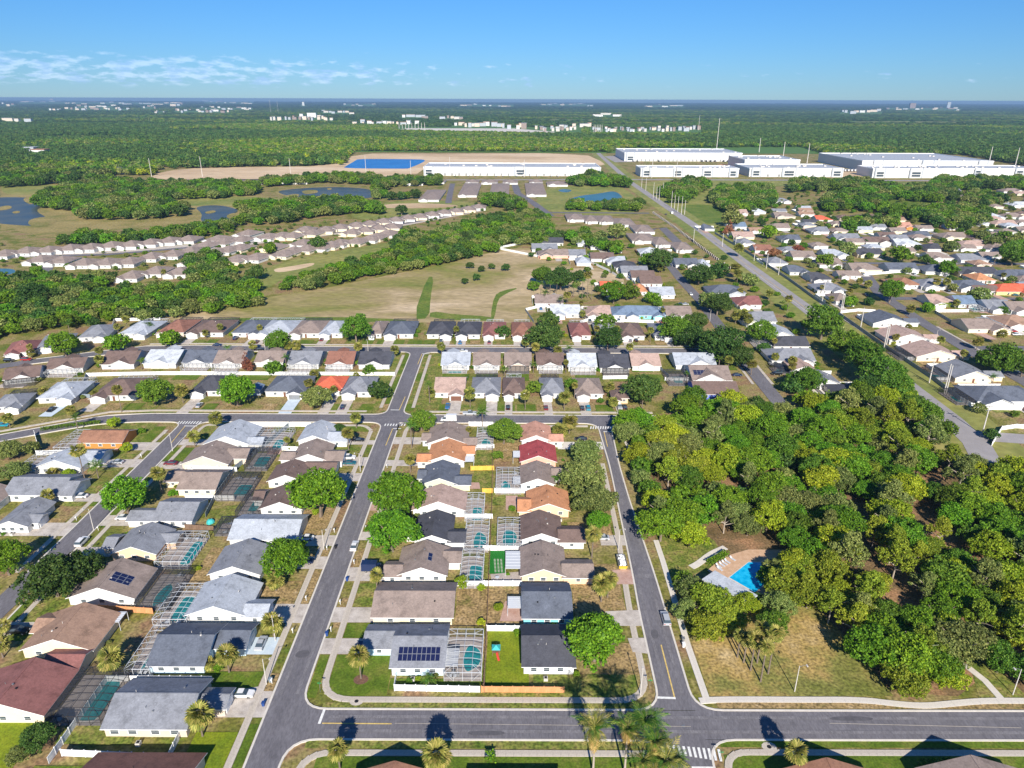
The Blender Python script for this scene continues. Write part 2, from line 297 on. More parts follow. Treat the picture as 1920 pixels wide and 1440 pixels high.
land('meadow', [(1612,362),(1700,366),(1770,375),(1800,378),(1740,384),(1690,402),(1680,390),(1640,376)], 'lawn_green')
land('meadow', [(1838,418),(1920,420),(1990,424),(1990,440),(1850,434)], 'lawn_green')
land('meadow', [(1270,330),(1560,336),(1920,336),(1990,352),(1500,350)], 'golf_green', 1)
# construction sand beyond the boundary road
land('construction_site', [(272,342),(300,326),(380,318),(640,314),(660,290),(800,289),(1090,286),(1135,306),(1120,310),(800,312),(770,334),(420,341)], 'sand', 1, .06)
land('construction_site', [(1330,306),(1400,303),(1400,322),(1350,314)], 'orange_dirt', 1, .07)
land('construction_site', [(1560,318),(1660,308),(1660,324),(1580,330)], 'sand', 1, .06)
def pond(name, label, px, mat, shore=True):
    pts = chaikin(pxs(px), 2)
    if shore:
        cx = sum(p[0] for p in pts)/len(pts); cy = sum(p[1] for p in pts)/len(pts)
        sheet('shore', [(cx+(a-cx)*1.07, cy+(b-cy)*1.09) for a, b in pts], 'marsh', zlay(.08))
    sheet(name, pts, mat, zlay(.12), label)
def reeds(px): land('reed_bed', px, 'marsh', 2, .2)
pond('lake', 'marshy lake at the left edge of the golf course', [(-60,385),(0,376),(70,378),(92,392),(60,400),(92,418),(84,430),(30,430),(-60,420)], 'lake_water')
pond('lake', 'lake between the golf course trees and villas', [(360,392),(410,388),(450,398),(430,408),(445,416),(400,426),(372,420),(378,405)], 'lake_water')
pond('pond', 'pond with reeds and dark reflections', [(512,362),(550,357),(590,354),(640,353),(690,356),(714,368),(690,374),(620,376),(540,372)], 'lake_water')
pond('pond', 'blue pond beside the boulevard', [(1060,374),(1085,366),(1120,362),(1150,356),(1166,368),(1160,376),(1110,380),(1065,380)], 'lake_teal')
pond('pond', 'small round pond behind the villas', [(1040,357),(1055,353),(1072,356),(1060,361)], 'lake_teal')
pond('retention_pond', 'bright blue rectangular retention pond at the construction site', [(640,318),(645,314),(664,303),(668,300),(780,300),(796,301),(788,307),(764,317),(760,318)], 'lake_blue', False)
pond('pond', 'blue pond at the left edge by the villas', [(-40,512),(20,510),(30,516),(20,522),(-40,526)], 'lake_teal')
for q in ([(20,404),(34,402),(36,406),(22,408)],[(0,394),(16,392),(22,397),(4,402),(-20,402)],[(40,378),(66,376),(60,392),(44,386)],[(420,408),(440,402),(446,412),(428,416)],[(560,361),(590,358),(596,364),(570,368)],[(610,356),(618,355),(620,358),(612,359)],[(530,370),(556,366),(560,371),(540,374)],[(640,372),(690,370),(660,376)],[(52,418),(86,412),(110,420),(80,432),(50,430)],[(380,402),(400,398),(404,402),(386,406)]): reeds(q)
# forest floor and park lawn
FOREST_PX = [(1172,815),(1180,850),(1212,960),(1232,1012),(1350,1040),(1470,1045),(1500,1130),(1590,1190),(1660,1290),(1800,1300),(1850,1260),(1920,1330),(2100,1370),(2060,1040),(1930,900),(1840,860),(1740,780),(1680,735),(1600,750),(1480,750),(1400,765),(1300,765),(1230,775)]
land('forest_floor', FOREST_PX, 'forest_floor', 0, .03)
land('park_lawn', [(1222,1000),(1290,985),(1360,1020),(1330,1060),(1275,1090),(1250,1080)], 'lawn_mixed', 1, .05)
land('park_lawn', [(1300,1200),(1390,1160),(1460,1120),(1540,1140),(1600,1200),(1680,1300),(1335,1303)], 'park_grass', 0, .05)

land('park_lawn', [(1800,1200),(1840,1210),(1930,1300),(1930,1303),(1840,1303),(1825,1250)], 'lawn_mixed', 0, .05)

def inpoly(x, y, pl):
    c = False; j = len(pl)-1
    for i in range(len(pl)):
        if (pl[i][1] > y) != (pl[j][1] > y) and x < (pl[j][0]-pl[i][0])*(y-pl[i][1])/(pl[j][1]-pl[i][1])+pl[i][0]: c = not c
        j = i
    return c
def ribbon(pts, w, z, thick=0):
    mb = MB(); n = len(pts); Lf, Rt = [], []
    for i, p in enumerate(pts):
        a = pts[max(0, i-1)]; b = pts[min(n-1, i+1)]; dx, dy = b[0]-a[0], b[1]-a[1]; l = math.hypot(dx, dy) or 1
        Lf.append((p[0]-dy/l*w/2, p[1]+dx/l*w/2)); Rt.append((p[0]+dy/l*w/2, p[1]-dx/l*w/2))
    for i in range(n-1):
        a, b, c, d = Rt[i], Rt[i+1], Lf[i+1], Lf[i]
        mb.face([(a[0],a[1],z),(b[0],b[1],z),(c[0],c[1],z),(d[0],d[1],z)])
        if thick:
            mb.face([(a[0],a[1],0),(b[0],b[1],0),(b[0],b[1],z),(a[0],a[1],z)]); mb.face([(c[0],c[1],0),(d[0],d[1],0),(d[0],d[1],z),(c[0],c[1],z)])
    return mb
def poly_between(a, b): return list(a) + list(reversed(b))
def fillet(pts, r, n=6):
    out = [pts[0]]
    for i in range(1, len(pts)-1):
        p = Vector(pts[i]); a = Vector(pts[i-1]); b = Vector(pts[i+1]); da = (a-p); db = (b-p)
        k = min(r, da.length*.45, db.length*.45); s = p + da.normalized()*k; e = p + db.normalized()*k
        for j in range(n+1):
            t = j/n; q = s*(1-t)**2 + p*2*t*(1-t) + e*t*t; out.append((q.x, q.y))
    return out + [pts[-1]]
ROADS = []
def road(label, pts, w, mat='asphalt', z=.135): ROADS.append((pts, w)); o = ribbon(pts, w, zlay(z)).build('road', M[mat]); tag(o, label, kind='structure'); return o
def kerb(pts, mat='concrete_light', w=.45): tag(ribbon(pts, w, .24, 1).build('kerb', M[mat]), kind='structure')
def walk(pts, w=1.5, slabs=False, mat='concrete'):
    if not slabs: tag(ribbon(pts, w, zlay(.175), 1).build('sidewalk', M[mat]), kind='structure'); return
    root = tag(link('sidewalk', None, None, (pts[0][0], pts[0][1], 0)), 'concrete sidewalk of square slabs', kind='structure')
    base = None; acc = []; step = 1.55
    for (ax, ay), (bx, by) in zip(pts, pts[1:]):
        l = math.hypot(bx-ax, by-ay); acc += [(ax+(bx-ax)*t/l, ay+(by-ay)*t/l, math.atan2(by-ay, bx-ax)) for t in np.arange(0, l, .31)]
    me = MB(); me.box(-.765,.765,-w/2,w/2,0,.185); me = me.mesh('slab', M[mat])
    for x, y, a in acc[2::5]:
        link('slab', me, root, (x-pts[0][0], y-pts[0][1], random.uniform(-.006,.006)), a)
W0, W1 = -51.5, -44.7
road('street running away from the corner between the two rows of houses', [(W0/2+W1/2, 55), (W0/2+W1/2, 348)], W1-W0)
sheet('road', poly_between([(31.8,114),(31.9,120),(32.3,145),(33,160),(34.6,223),(34,258)], [(39,114),(39,120),(39,160),(38,200),(38,223),(39.2,258)]), 'asphalt', zlay(.135), 'street along the left edge of the park wood')
road('street across the bottom of the picture', [(-46, 110.15), (180, 110.4)], 7.3)
road('short side street with the crosswalk at the bottom edge', [(35.2, 80), (35.2, 107)], 8)
st2 = [(-300,188),(-260,205),(-225,224),(-194,241.5),(-180,251),(-165,259),(-148,261.5),(-120,261.6),(60,261.2)]
road('curving street across the middle of the houses', st2, 7.4)
st3 = [(-300,290),(-260,312),(-235,326),(-210,338),(-190,346.5),(-165,348),(-120,346.8),(112,346)]
road('upper cross street behind the middle rows', st3, 7.6)
road('left side street with parked cars', [(-130.5,90),(-129.5,145),(-128.4,171),(-128,211),(-127.8,258)], 6.6)
road('street between the park wood and the houses behind', [(114,268),(114.5,300),(115,323),(117,360),(121,446),(121,500),(123,560)], 6.8)
MAINX = [(170,226),(175,240),(178,262),(181,358),(183,445),(184,550),(187,725),(184,1150),(203,1727),(215,2000)]
road('long straight boulevard running to the warehouses', MAINX, 10, 'asphalt_old'); tag(ribbon([(x, y) for x, y in MAINX], 32, .06).build('verge', M['golf_green']), kind='structure')
road('boulevard turn-off beyond the wood', [(176,248),(200,244),(260,243)], 9, 'asphalt_old')
road('side street of the eastern subdivision', [(232,262),(236,300),(236.5,349),(239,397),(246,465),(262,520)], 8)
road('side street of the eastern subdivision', [(240,352),(330,352)], 7.5)
road('side street of the eastern subdivision', [(246,452),(400,452)], 7)
road('side street of the eastern subdivision', [(262,560),(560,560)], 7)
road('boundary road in front of the warehouses', [(-700,1130),(-300,1165),(186,1190),(900,1190)], 14, 'asphalt_old')
road('villa lane', [P(-60,492),P(60,487),P(200,483),P(340,470),P(450,460),P(600,442),P(760,420),P(880,398)], 7)
road('villa lane', [P(80,520),P(86,508),P(92,490)], 9)
road('villa lane', [P(838,382),P(842,360),P(846,345)], 8); road('villa lane', [P(1030,405),P(1000,382),P(968,362),P(962,345)], 10)
road('villa lane', [P(1215,430),P(1240,425),P(1262,446),P(1275,458)], 9)
road('villa lane', [P(1000,398),P(1100,398),P(1215,398)], 8)
def road_gap(x, y):
    best = 1e9
    for pts, w in ROADS:
        for (ax, ay), (bx, by) in zip(pts, pts[1:]):
            dx, dy = bx-ax, by-ay; t = max(0, min(1, ((x-ax)*dx+(y-ay)*dy)/(dx*dx+dy*dy+1e-9))); best = min(best, math.hypot(x-ax-dx*t, y-ay-dy*t)-w/2)
    return best
def cornerfill(cx, cy, sx, sy, r=6):
    pts = [(cx, cy)] + [(cx + sx*(r - r*math.sin(t)), cy + sy*(r - r*math.cos(t))) for t in np.linspace(0, math.pi/2, 9)]
    if sx*sy < 0: pts = pts[::-1]
    sheet('road', pts, 'asphalt', zlay(.135))
for c in [(W1,113.8,1,1),(31.9,113.8,-1,1),(39,113.8,1,1),(W1,106.5,1,-1),(31.2,106.5,-1,-1),(39.2,106.5,1,-1),(W1,257.5,1,-1),(W0,257.9,-1,-1),(W1,264.9,1,1),(W0,265.2,-1,1),(34,257.5,-1,-1),
          (-124.5,257.8,1,-1),(-131.1,257.5,-1,-1),(W1,342.5,1,-1),(W0,342.9,-1,-1)]: cornerfill(*c)
KR = 6
kerb(fillet([(W1,60),(W1,106.3),(31,106.3),(31,60)], KR)); kerb(fillet([(39.4,60),(39.4,106.5),(180,106.8)], KR))
kerb(fillet([(W1,257.3),(W1,114),(31.8,114),(32.3,145),(33,160),(34.6,223),(34,257.3),(W1,257.3)], KR)); kerb(fillet([(-40,257.4),(W1,257.3),(W1,250)], 5))
kerb(fillet([(60,257.3),(39.2,257.3),(38,223),(38,200),(39,160),(39,114),(180,114.2)], KR))
kerb(fillet([(-124.5,90),(-124.7,257.7),(W0,257.7),(W0,60)], KR))
kerb(fillet([(-131.6,160),(-131.3,257.2),(-148,257.4),(-164,255),(-180,246.5),(-225,219.5)], 5))
kerb(fillet([(-225,228.5),(-194,246.2),(-165,263.4),(-148,265.5),(W0,265.4),(W0,342.8),(-120,342.8),(-165,344),(-190,342.4),(-210,334),(-235,322)], 5))
kerb(fillet([(60,265.1),(W1,265.1),(W1,342.4),(108,342)], 5)); kerb([(-235,330.3),(-210,342.3),(-190,350.8),(-165,352.1),(-120,350.9),(108,350)])
kerb([(176.4,268),(178.6,358),(180.4,445),(181.5,550)], w=.3)
# sidewalks
walk(fillet([(-41.2,250),(-41.2,116.6),(29.6,116.6),(29.9,145),(30.6,160),(31.6,180),(32.2,223)], 7), 1.5, True)
walk(fillet([(-54.6,70),(-54.7,250)], 3), 1.5, True)
walk(chaikin(pxs([(1318,1312),(1345,1310),(1400,1309),(1500,1309),(1620,1308),(1690,1316),(1740,1319),(1790,1314),(1850,1308),(1960,1308)]), 2, False), 1.6, True, 'concrete_light')
walk([P(1232,1012),P(1245,1050),P(1262,1105),P(1292,1205),P(1330,1312)], 1.5, True, 'concrete_light')
walk([P(1818,1245),P(1850,1270),P(1880,1303)], 1.6, False, 'concrete_light'); walk([P(1790,1225),P(1818,1245)], 1.0, False, 'concrete_light')
walk(chaikin(pxs([(1362,1024),(1335,1036),(1312,1055),(1298,1062)]), 2, False), 2.0, False, 'concrete_light')
walk(chaikin(pxs([(1168,815),(1176,830),(1186,850),(1200,880)]), 2, False), 1.5, False, 'concrete_light')
walk(fillet([(-41,80),(-41,103.2),(29,103.2)], 6), 1.4, True); walk(fillet([(42,80),(42,103.6),(100,103.6),(180,103.8)], 5), 1.4, True)
walk([(-121.4,95),(-121.6,250)], 1.4); walk([(-134.6,160),(-134.3,250)], 1.4)
walk(fillet([(-121.6,250),(-121,254.8),(-58,254.6),(-54.7,250)], 3), 1.4); walk(fillet([(-41.2,250),(-40.4,254.8),(30,254.8)], 3), 1.4)
walk([(-200,247),(-165,267),(-148,268.6),(-60,268.4)], 1.4); walk([(-54.8,272),(-54.8,338)], 1.4); walk([(-41.3,272),(-41.3,338)], 1.4); walk([(-38,268.3),(58,268)], 1.4)
walk([(-190,354),(-165,355),(-120,354),(100,353.4)], 1.4); walk([(118.5,300),(120,358)], 1.3); walk([(109.6,300),(111,340)], 1.3)
walk([(241.5,300),(243,390)], 1.4); walk([(195,300),(196,440)], 1.2)
# painted markings
def mark(pts, w, mat='paint_white', name='road_marking', label=None):
    o = ribbon(pts, w, .205 + random.random()*.001).build(name, M[mat]); tag(o, label, kind='structure'); return o
mark([P(603,1361),P(613,1334)], .55, label='white stop line at the bottom left junction'); mark([P(609,1360),P(739,1360)], .28, 'paint_yellow', label='yellow centre line at the bottom left junction')
mark([P(1236,1307),P(1271,1308)], .6, label='white stop line at the bottom of the park street'); mark([P(1243,1208),P(1269,1307)], .3, 'paint_yellow', label='yellow centre line of the park street')
for i in range(11): a, b = (1258+i*9.4, 1396+i*.7), (1263+i*9.4, 1412+i*1.4); mark([P(*a),P(*b)], .5, name='crosswalk_bar')
mark([P(1302,1438),P(1345,1438)], .5)
for i in range(8): mark([P(722+i*5.2,801),P(724+i*5.2,797)], .45, name='crosswalk_bar')
mark([P(738,806),P(753,806)], .5); mark([P(724,838),P(737,806)], .28, 'paint_yellow')
for i in range(9): mark([P(333+i*5,800),P(338+i*5,795)], .45, name='crosswalk_bar')
mark([P(346,804),P(370,804)], .5); mark([P(322,836),P(348,804)], .28, 'paint_yellow')
for i in range(10): mark([P(1108+i*4.6,804),P(1109+i*4.6,799)], .45, name='crosswalk_bar')
mark([P(1132,809),P(1152,809)], .5); mark([P(1140,837),P(1133,809)], .28, 'paint_yellow')
mark([P(733,771),P(749,771)], .5); mark([P(749,771),P(760,746)], .28, 'paint_yellow'); mark([P(783,685),P(791,665)], .28, 'paint_yellow'); mark([P(791,665),P(805,665)], .5)
mark([(177,270),(180.6,360),(182.6,445),(183.6,550),(186.6,725)], .3, 'paint_yellow')
mark([P(1560,1353+0*1)] + [P(1919,1359)], .12, 'concrete'); mark([P(745,1359),P(1300,1361)], .1, 'concrete')

FN = {}
def fence(pts, style, label, h=1.8, step=2.4, world=False, posts=True):
    """a run of panels between posts along pixel points on the ground"""
    mat = dict(vinyl='vinyl', grey='vinyl_grey', orange='wood_orange', yellow='wood_yellow', brown='wood_brown', black='alum_bronze', pillar='wood_brown', pale='concrete_light')[style]
    pts = pts if world else pxs(pts); x0, y0 = pts[0]
    root = thing('fence', (x0, y0, 0), label, 'fence')
    near = min(p[1] for p in pts) < 300
    for (a, b) in zip(pts, pts[1:]):
        l = math.hypot(b[0]-a[0], b[1]-a[1]); n = max(1, round(l/step)); st = l/n; an = math.atan2(b[1]-a[1], b[0]-a[0])
        k = (style, round(st, 1), h)
        if k not in FN:
            m = MB(); m.box(.06, st-.06, -.03, .03, .08, h-.06); m.box(.06, st-.06, -.05, .05, h-.14, h)
            if near:
                for i in range(1, int(st/.3)): m.box(i*.3-.012, i*.3+.012, -.038, .038, .1, h-.16)
            p = MB(); pw = .075 if style not in ('pillar',) else .4
            p.box(-pw, pw, -pw, pw, 0, h+.1); p.box(-pw-.03, pw+.03, -pw-.03, pw+.03, h+.1, h+.16)
            FN[k] = (m.mesh('fence_panel', M[mat]), p.mesh('fence_post', M['pole_concrete' if style == 'pillar' else 'trim_white' if style == 'vinyl' else mat]))
        pm, qm = FN[k]
        for i in range(n):
            x, y = a[0]+(b[0]-a[0])*i/n - x0, a[1]+(b[1]-a[1])*i/n - y0
            link('fence_panel', pm, root, (x, y, 0), an)
            if posts and (near or style == 'pillar'): link('fence_post', qm, root, (x, y, 0), an)
    return root
def stain(px, mat='asphalt_old', name='road_patch', z=.19): sheet(name, chaikin(pxs(px), 2), mat, z+random.random()*.004)
noisy('asphalt_dark', [(.3,(.085,.082,.092)),(.7,(.125,.12,.132))], scale=.8, scale2=6, amt2=.15); noisy('asphalt_worn', [(.35,(.155,.148,.160)),(.7,(.215,.205,.218))], scale=.5, scale2=4, amt2=.2, stretch=(1,.4,1))
stain([(1190,1079),(1205,1072),(1212,1076),(1233,1073),(1226,1081),(1208,1084),(1196,1081)], 'asphalt_worn'); stain([(1196,1064),(1214,1062),(1216,1070),(1200,1070)], 'asphalt_worn')
for x_ in (-49.9, -46.3, 33.9, 37.2):
    for a_ in (0, 1, 2): y_ = 118+a_*46; tag(ribbon([(x_+(1.2*(y_-118)/100 if x_ > 0 and y_ < 200 else 1.1 if x_ > 0 else 0)-.3*a_*(x_>0), y_), (x_+(1.2*(y_-118)/100 if x_ > 0 and y_ < 200 else .9 if x_ > 0 else 0)-.3*a_*(x_>0), y_+38)], .7, .186).build('wheel_track', M['asphalt_worn']), kind='structure')
for y_ in (108.4, 112.0): tag(ribbon([(-38, y_), (150, y_+.15)], .8, .187).build('wheel_track', M['asphalt_worn']), kind='structure')
for y_ in (259.7, 263.2): tag(ribbon([(-140, y_), (30, y_)], .8, .187).build('wheel_track', M['asphalt_worn']), kind='structure')
stain([(560,1225),(585,1222),(583,1236),(556,1238)], 'asphalt_dark'); stain([(880,1372),(950,1371),(952,1380),(884,1381)], 'asphalt_dark'); stain([(1560,1340),(1640,1340),(1642,1348),(1560,1348)], 'asphalt_dark'); stain([(1222,1180),(1236,1179),(1239,1196),(1226,1197)], 'asphalt_dark'); stain([(1160,935),(1172,934),(1174,946),(1162,947)], 'asphalt_worn')
# ------------------------------------------------------------------ houses
ZE = 2.6; SL = .38
wfm = MB(); wfm.box(-.5,.5,-.05,.05,-.5,.5); WF = wfm.mesh('window_frame', M['trim_white'])
wpm = MB()
for i in (0, 1): wpm.box(-.42, .42, -.07, -.045, -.42+.45*i, -.03+.45*i)
WP = wpm.mesh('window_pane', M['window_glass'])
gdm = MB(); gdm.box(-.5,.5,-.04,.06,0,1)
for i in range(1, 4): gdm.box(-.47,.47,-.055,-.04,i*.25-.22,i*.25-.02)
GD = {k: gdm.mesh('garage_door', M[k]) for k in ('trim_white','door_brown','metal_grey')}
drm = MB(); drm.box(-.5,.5,-.04,.06,0,1); drm.box(-.35,.35,-.06,-.04,.55,.9); DR = drm.mesh('door', M['door_brown'])
UNIT = MB(); UNIT.face([(0,0,0),(1,0,0),(1,1,0),(0,1,0)]); PANE = {k: UNIT.mesh('screen_panel', M[k]) for k in ('screen','screen_dark')}
SOL = MB(); SOL.box(0,1,0,1,0,.04); SOL.box(.04,.96,.03,.97,.04,.045,1); SOLM = SOL.mesh('solar_panel', [M['solar_frame'], M['solar_cell']])
def roofpart(rb, wb, x0, x1, y0, y1, axis, ze=ZE, sl=SL, oh=.55, hip0=False, hip1=False, lift=0.):
    """adds a gable or hip roof to rb and its walls to wb; returns ridge z"""
    wz = ze
    if axis == 'y': A = lambda a, b, z: (b, a, z); u0, u1, v0, v1 = y0, y1, x0, x1      # u runs along the ridge
    else: A = lambda a, b, z: (a, b, z); u0, u1, v0, v1 = x0, x1, y0, y1
    flip = axis == 'y'
    hw = (v1-v0)/2; vm = (v0+v1)/2; sl = min(sl, 3.3/hw); zr = ze + hw*sl
    U0, U1, V0, V1 = u0-oh, u1+oh, v0-oh, v1+oh; zo = ze - oh*sl; th = .16
    i0 = (hw+oh) if hip0 else 0; i1 = (hw+oh) if hip1 else 0
    if i0+i1 > (U1-U0)*.96: k = (U1-U0)*.96/(i0+i1); i0 *= k; i1 *= k
    def fc(mb, pts, m=0):
        mb.face([A(*p) for p in (reversed(pts) if flip else pts)], m)
    for dz, up in ((lift+th, True), (lift, False)):
        a, b, c, d = (U0,V0,zo+dz),(U1,V0,zo+dz),(U1,V1,zo+dz),(U0,V1,zo+dz); r0, r1 = (U0+i0,vm,zr+dz),(U1-i1,vm,zr+dz)
        fs = [[a,b,r1,r0],[c,d,r0,r1]]
        if hip0: fs.append([d,a,r0])
        if hip1: fs.append([b,c,r1])
        for f in fs: fc(rb, f if up else f[::-1], 0 if up else 1)
    def edge(p, q):
        fc(rb, [(p[0],p[1],p[2]+lift),(q[0],q[1],q[2]+lift),(q[0],q[1],q[2]+lift+th),(p[0],p[1],p[2]+lift+th)], 1)
    a, b, c, d = (U0,V0,zo),(U1,V0,zo),(U1,V1,zo),(U0,V1,zo)
    edge(a, b); edge(c, d)
    if hip0: edge(d, a)
    else: r = (U0,vm,zr); edge(r, a); edge(d, r)
    if hip1: edge(b, c)
    else: r = (U1,vm,zr); edge(b, r); edge(r, c)
    # ridge cap
    rb.bar(A(U0+i0+.1,vm,zr+lift+th), A(U1-i1-.1,vm,zr+lift+th), .3, .08)
    wz = ze
    for p, q in (((u0,v0),(u1,v0)),((u1,v1),(u0,v1))): fc(wb, [(p[0],p[1],0),(q[0],q[1],0),(q[0],q[1],wz),(p[0],p[1],wz)])
    g = [(u0,v1,0),(u0,v0,0),(u0,v0,wz)] + ([] if hip0 else [(u0,vm,zr)]) + [(u0,v1,wz)]; fc(wb, g)
    g = [(u1,v0,0),(u1,v1,0),(u1,v1,wz)] + ([] if hip1 else [(u1,vm,zr)]) + [(u1,v0,wz)]; fc(wb, g)
    return zr
HOUSES = []
def put(parent, mesh, name, x, y, z, sx, sz, side):
    """window / door on a wall; side = outward direction"""
    rz = {'S':0,'E':math.pi/2,'N':math.pi,'W':-math.pi/2}[side]
    return link(name, mesh, parent, (x, y, z), rz, (sx, 1, sz))
def windows(h, x0, x1, y0, y1, side, ts, w=1.5, hh=1.1, z=1.45):
    for t in ts:
        if side in 'SN': x, y = x0+(x1-x0)*t, (y0-.03 if side == 'S' else y1+.03)
        else: x, y = (x1+.03 if side == 'E' else x0-.03), y0+(y1-y0)*t
        f = put(h, WF, 'window', x, y, z, w, hh, side)
        p = link('pane', WP, f)
def enclosure(h, x0, x1, y0, y1, dark=False, lod=0, skip='', hgt=2.55, rise=.45):
    """screened pool cage, a part of its house"""
    fm, pm = ('alum_bronze','screen_dark') if dark else ('alum_white','screen')
    mb = MB(); w = .085 if lod < 2 else .15
    nx = max(2, round((x1-x0)/2.1)); ny = max(2, round((y1-y0)/2.1)); X = np.linspace(x0, x1, nx+1); Y = np.linspace(y0, y1, ny+1)
    def rz(x, y):
        d = min(x-x0, x1-x, y-y0, y1-y); return hgt + rise*min(1, max(0, d)/2.1)
    for x in X: mb.bar((x,y0,0),(x,y0,hgt),w); mb.bar((x,y1,0),(x,y1,hgt),w)
    for y in Y[1:-1]: mb.bar((x0,y,0),(x0,y,hgt),w); mb.bar((x1,y,0),(x1,y,hgt),w)
    for a, b in (((x0,y0),(x1,y0)),((x1,y0),(x1,y1)),((x1,y1),(x0,y1)),((x0,y1),(x0,y0))):
        mb.bar((*a,hgt),(*b,hgt),w*1.3); mb.bar((*a,1.0),(*b,1.0),w*.7)
    for i, x in enumerate(X):
        for j, y in enumerate(Y):
            if i < nx: mb.bar((x,y,rz(x,y)),(X[i+1],y,rz(X[i+1],y)),w*.9)
            if j < ny: mb.bar((x,y,rz(x,y)),(x,Y[j+1],rz(x,Y[j+1])),w*.9)
    for a, b, c, d in ((0,0,1,1),(nx,0,nx-1,1),(0,ny,1,ny-1),(nx,ny,nx-1,ny-1)): mb.bar((X[a],Y[b],hgt),(X[c],Y[d],rz(X[c],Y[d])),w*.8)
    mb.bar((X[0],Y[0],hgt),(X[1],Y[0],.2),w*.6); mb.bar((X[nx],Y[0],hgt),(X[nx-1],Y[0],.2),w*.6)
    f = mb.build('pool_enclosure', M[fm], h)
    pb = MB()
    for i in range(nx):
        for j in range(ny):
            q = [(X[i],Y[j]),(X[i+1],Y[j]),(X[i+1],Y[j+1]),(X[i],Y[j+1])]
            if lod == 0:
                p = MB(); p.face([(a,b,rz(a,b)+.02) for a, b in q]); p.build('screen_panel', M[pm], f)
            else: pb.face([(a,b,rz(a,b)+.02) for a, b in q])
    for i in range(nx): pb.face([(X[i]+.01,y0-.01,0),(X[i+1]-.01,y0-.01,0),(X[i+1]-.01,y0-.01,hgt),(X[i]+.01,y0-.01,hgt)])
    pb.face([(x0-.01,y0,0),(x0-.01,y1,0),(x0-.01,y1,hgt),(x0-.01,y0,hgt)]); pb.face([(x1+.01,y0,0),(x1+.01,y1,0),(x1+.01,y1,hgt),(x1+.01,y0,hgt)])
    pb.build('side_screen', M[pm], f)
def R4(r, z=ZE):
    """pixel rectangle (xl, xr, y front, y back) -> metres"""
    xl, xr, yf, yb = r; x0, y0 = P(xl, yf, z); x1, _ = P(xr, yf, z); _, y1 = P((xl+xr)/2, yb, z); return [x0, x1, y0, y1]
def house(main, axis='y', roof='grey', wall='white', wings=(), row='', note='', hips=(0,0), cage=None, dark=False, pool=None, patio=None, face='W', drive=None,
          win='S', lod=0, world=False, depth_m=None, gd='trim_white', rz=0, vents=True, cross=None, solar=None):
    if world: x0, x1, y0, y1 = main
    elif axis == 'y' and main[3] is not None:
        xl, xr, yf, yb = main; x0, y0 = P(xl, yf, ZE); x1, _ = P(xr, yf, ZE); zr = ZE + (x1-x0)/2*SL; _, y1 = P((xl+xr)/2, yb, zr); y1 -= .5; y0 += .1
    else: x0, x1, y0, y1 = R4(main) if main[3] is not None else (*R4((*main[:3], main[2]))[:3], 0)
    if depth_m: y1 = y0 + depth_m
    if y1-y0 < 7: y1 = y0+7
    cx, cy = (x0+x1)/2, (y0+y1)/2
    wr = []
    for wg in wings:
        if wg[0] == 'w': q = list(wg[1:5])
        else:
            q = R4(wg[:4]) if wg[3] is not None else None
            if q is None: a = P(wg[0], wg[2], ZE); b = P(wg[1], wg[2], ZE); q = [a[0], b[0], a[1], a[1]+6.2]
        wr.append((q, wg[-2], wg[-1]))
    h = thing('house', (cx, cy, 0), None, 'house', rz=rz)
    HOUSES.append(dict(o=h, roof=roof, wall=wall, row=row, note=note, x=cx, y=cy, cage=bool(cage), axis=axis, hips=hips, dark=dark))
    lx = lambda v: v-cx; ly = lambda v: v-cy
    rb, wb = MB(), MB()
    zr = roofpart(rb, wb, lx(x0), lx(x1), ly(y0), ly(y1), axis, hip0=hips[0], hip1=hips[1])
    for (q, ax, hp) in wr:
        hp = hp if isinstance(hp, (tuple, list)) else (hp, hp)
        w2, w3 = MB(), MB(); roofpart(rb, wb, lx(q[0]), lx(q[1]), ly(q[2]), ly(q[3]), ax, ze=ZE-.12, hip0=hp[0], hip1=hp[1])
    if cross:   # gable facing the camera on a long roof
        for (a, b) in cross:
            c0, c1 = lx(x0+(x1-x0)*a), lx(x0+(x1-x0)*b); roofpart(rb, wb, c0, c1, ly(y0)-.35, 0, 'y', ze=ZE-.1, sl=SL*1.15, oh=.4)
    rb.build('roof', [M['roof_'+roof], M['trim_white']], h); wb.build('wall', M['wall_'+wall], h)
    if lod < 2:
        if win == 'S': windows(h, lx(x0), lx(x1), ly(y0), ly(y1), 'S', (.22, .5, .8) if lod == 0 else (.25, .75))
        if win == 'big': windows(h, lx(x0), lx(x1), ly(y0), ly(y1), 'S', (.12, .34, .62, .86), 1.9, 1.3)
        for (q, ax, hp) in wr:
            if q[2] < y0-1 and face == 'S':
                g = put(h, GD[gd], 'garage_door', lx((q[0]+q[1])/2), ly(q[2])-.05, 0, min(4.9, (q[1]-q[0])*.78), 2.15, 'S')
            elif q[0] < x0-1 and face == 'W': put(h, GD[gd], 'garage_door', lx(q[0])-.05, ly((q[2]+q[3])/2), 0, min(4.8,(q[3]-q[2])*.75), 2.15, 'W'); windows(h, lx(q[0]), lx(q[1]), ly(q[2]), ly(q[3]), 'S', (.5,), 1.2, 1)
            elif q[1] > x1+1 and face == 'E': put(h, GD[gd], 'garage_door', lx(q[1])+.05, ly((q[2]+q[3])/2), 0, min(4.8,(q[3]-q[2])*.75), 2.15, 'E'); windows(h, lx(q[0]), lx(q[1]), ly(q[2]), ly(q[3]), 'S', (.5,), 1.2, 1)
        if face == 'S': put(h, DR, 'door', lx(x0+(x1-x0)*.5)-.1, ly(y0)-.05, 0, 1.0, 2.05, 'S')
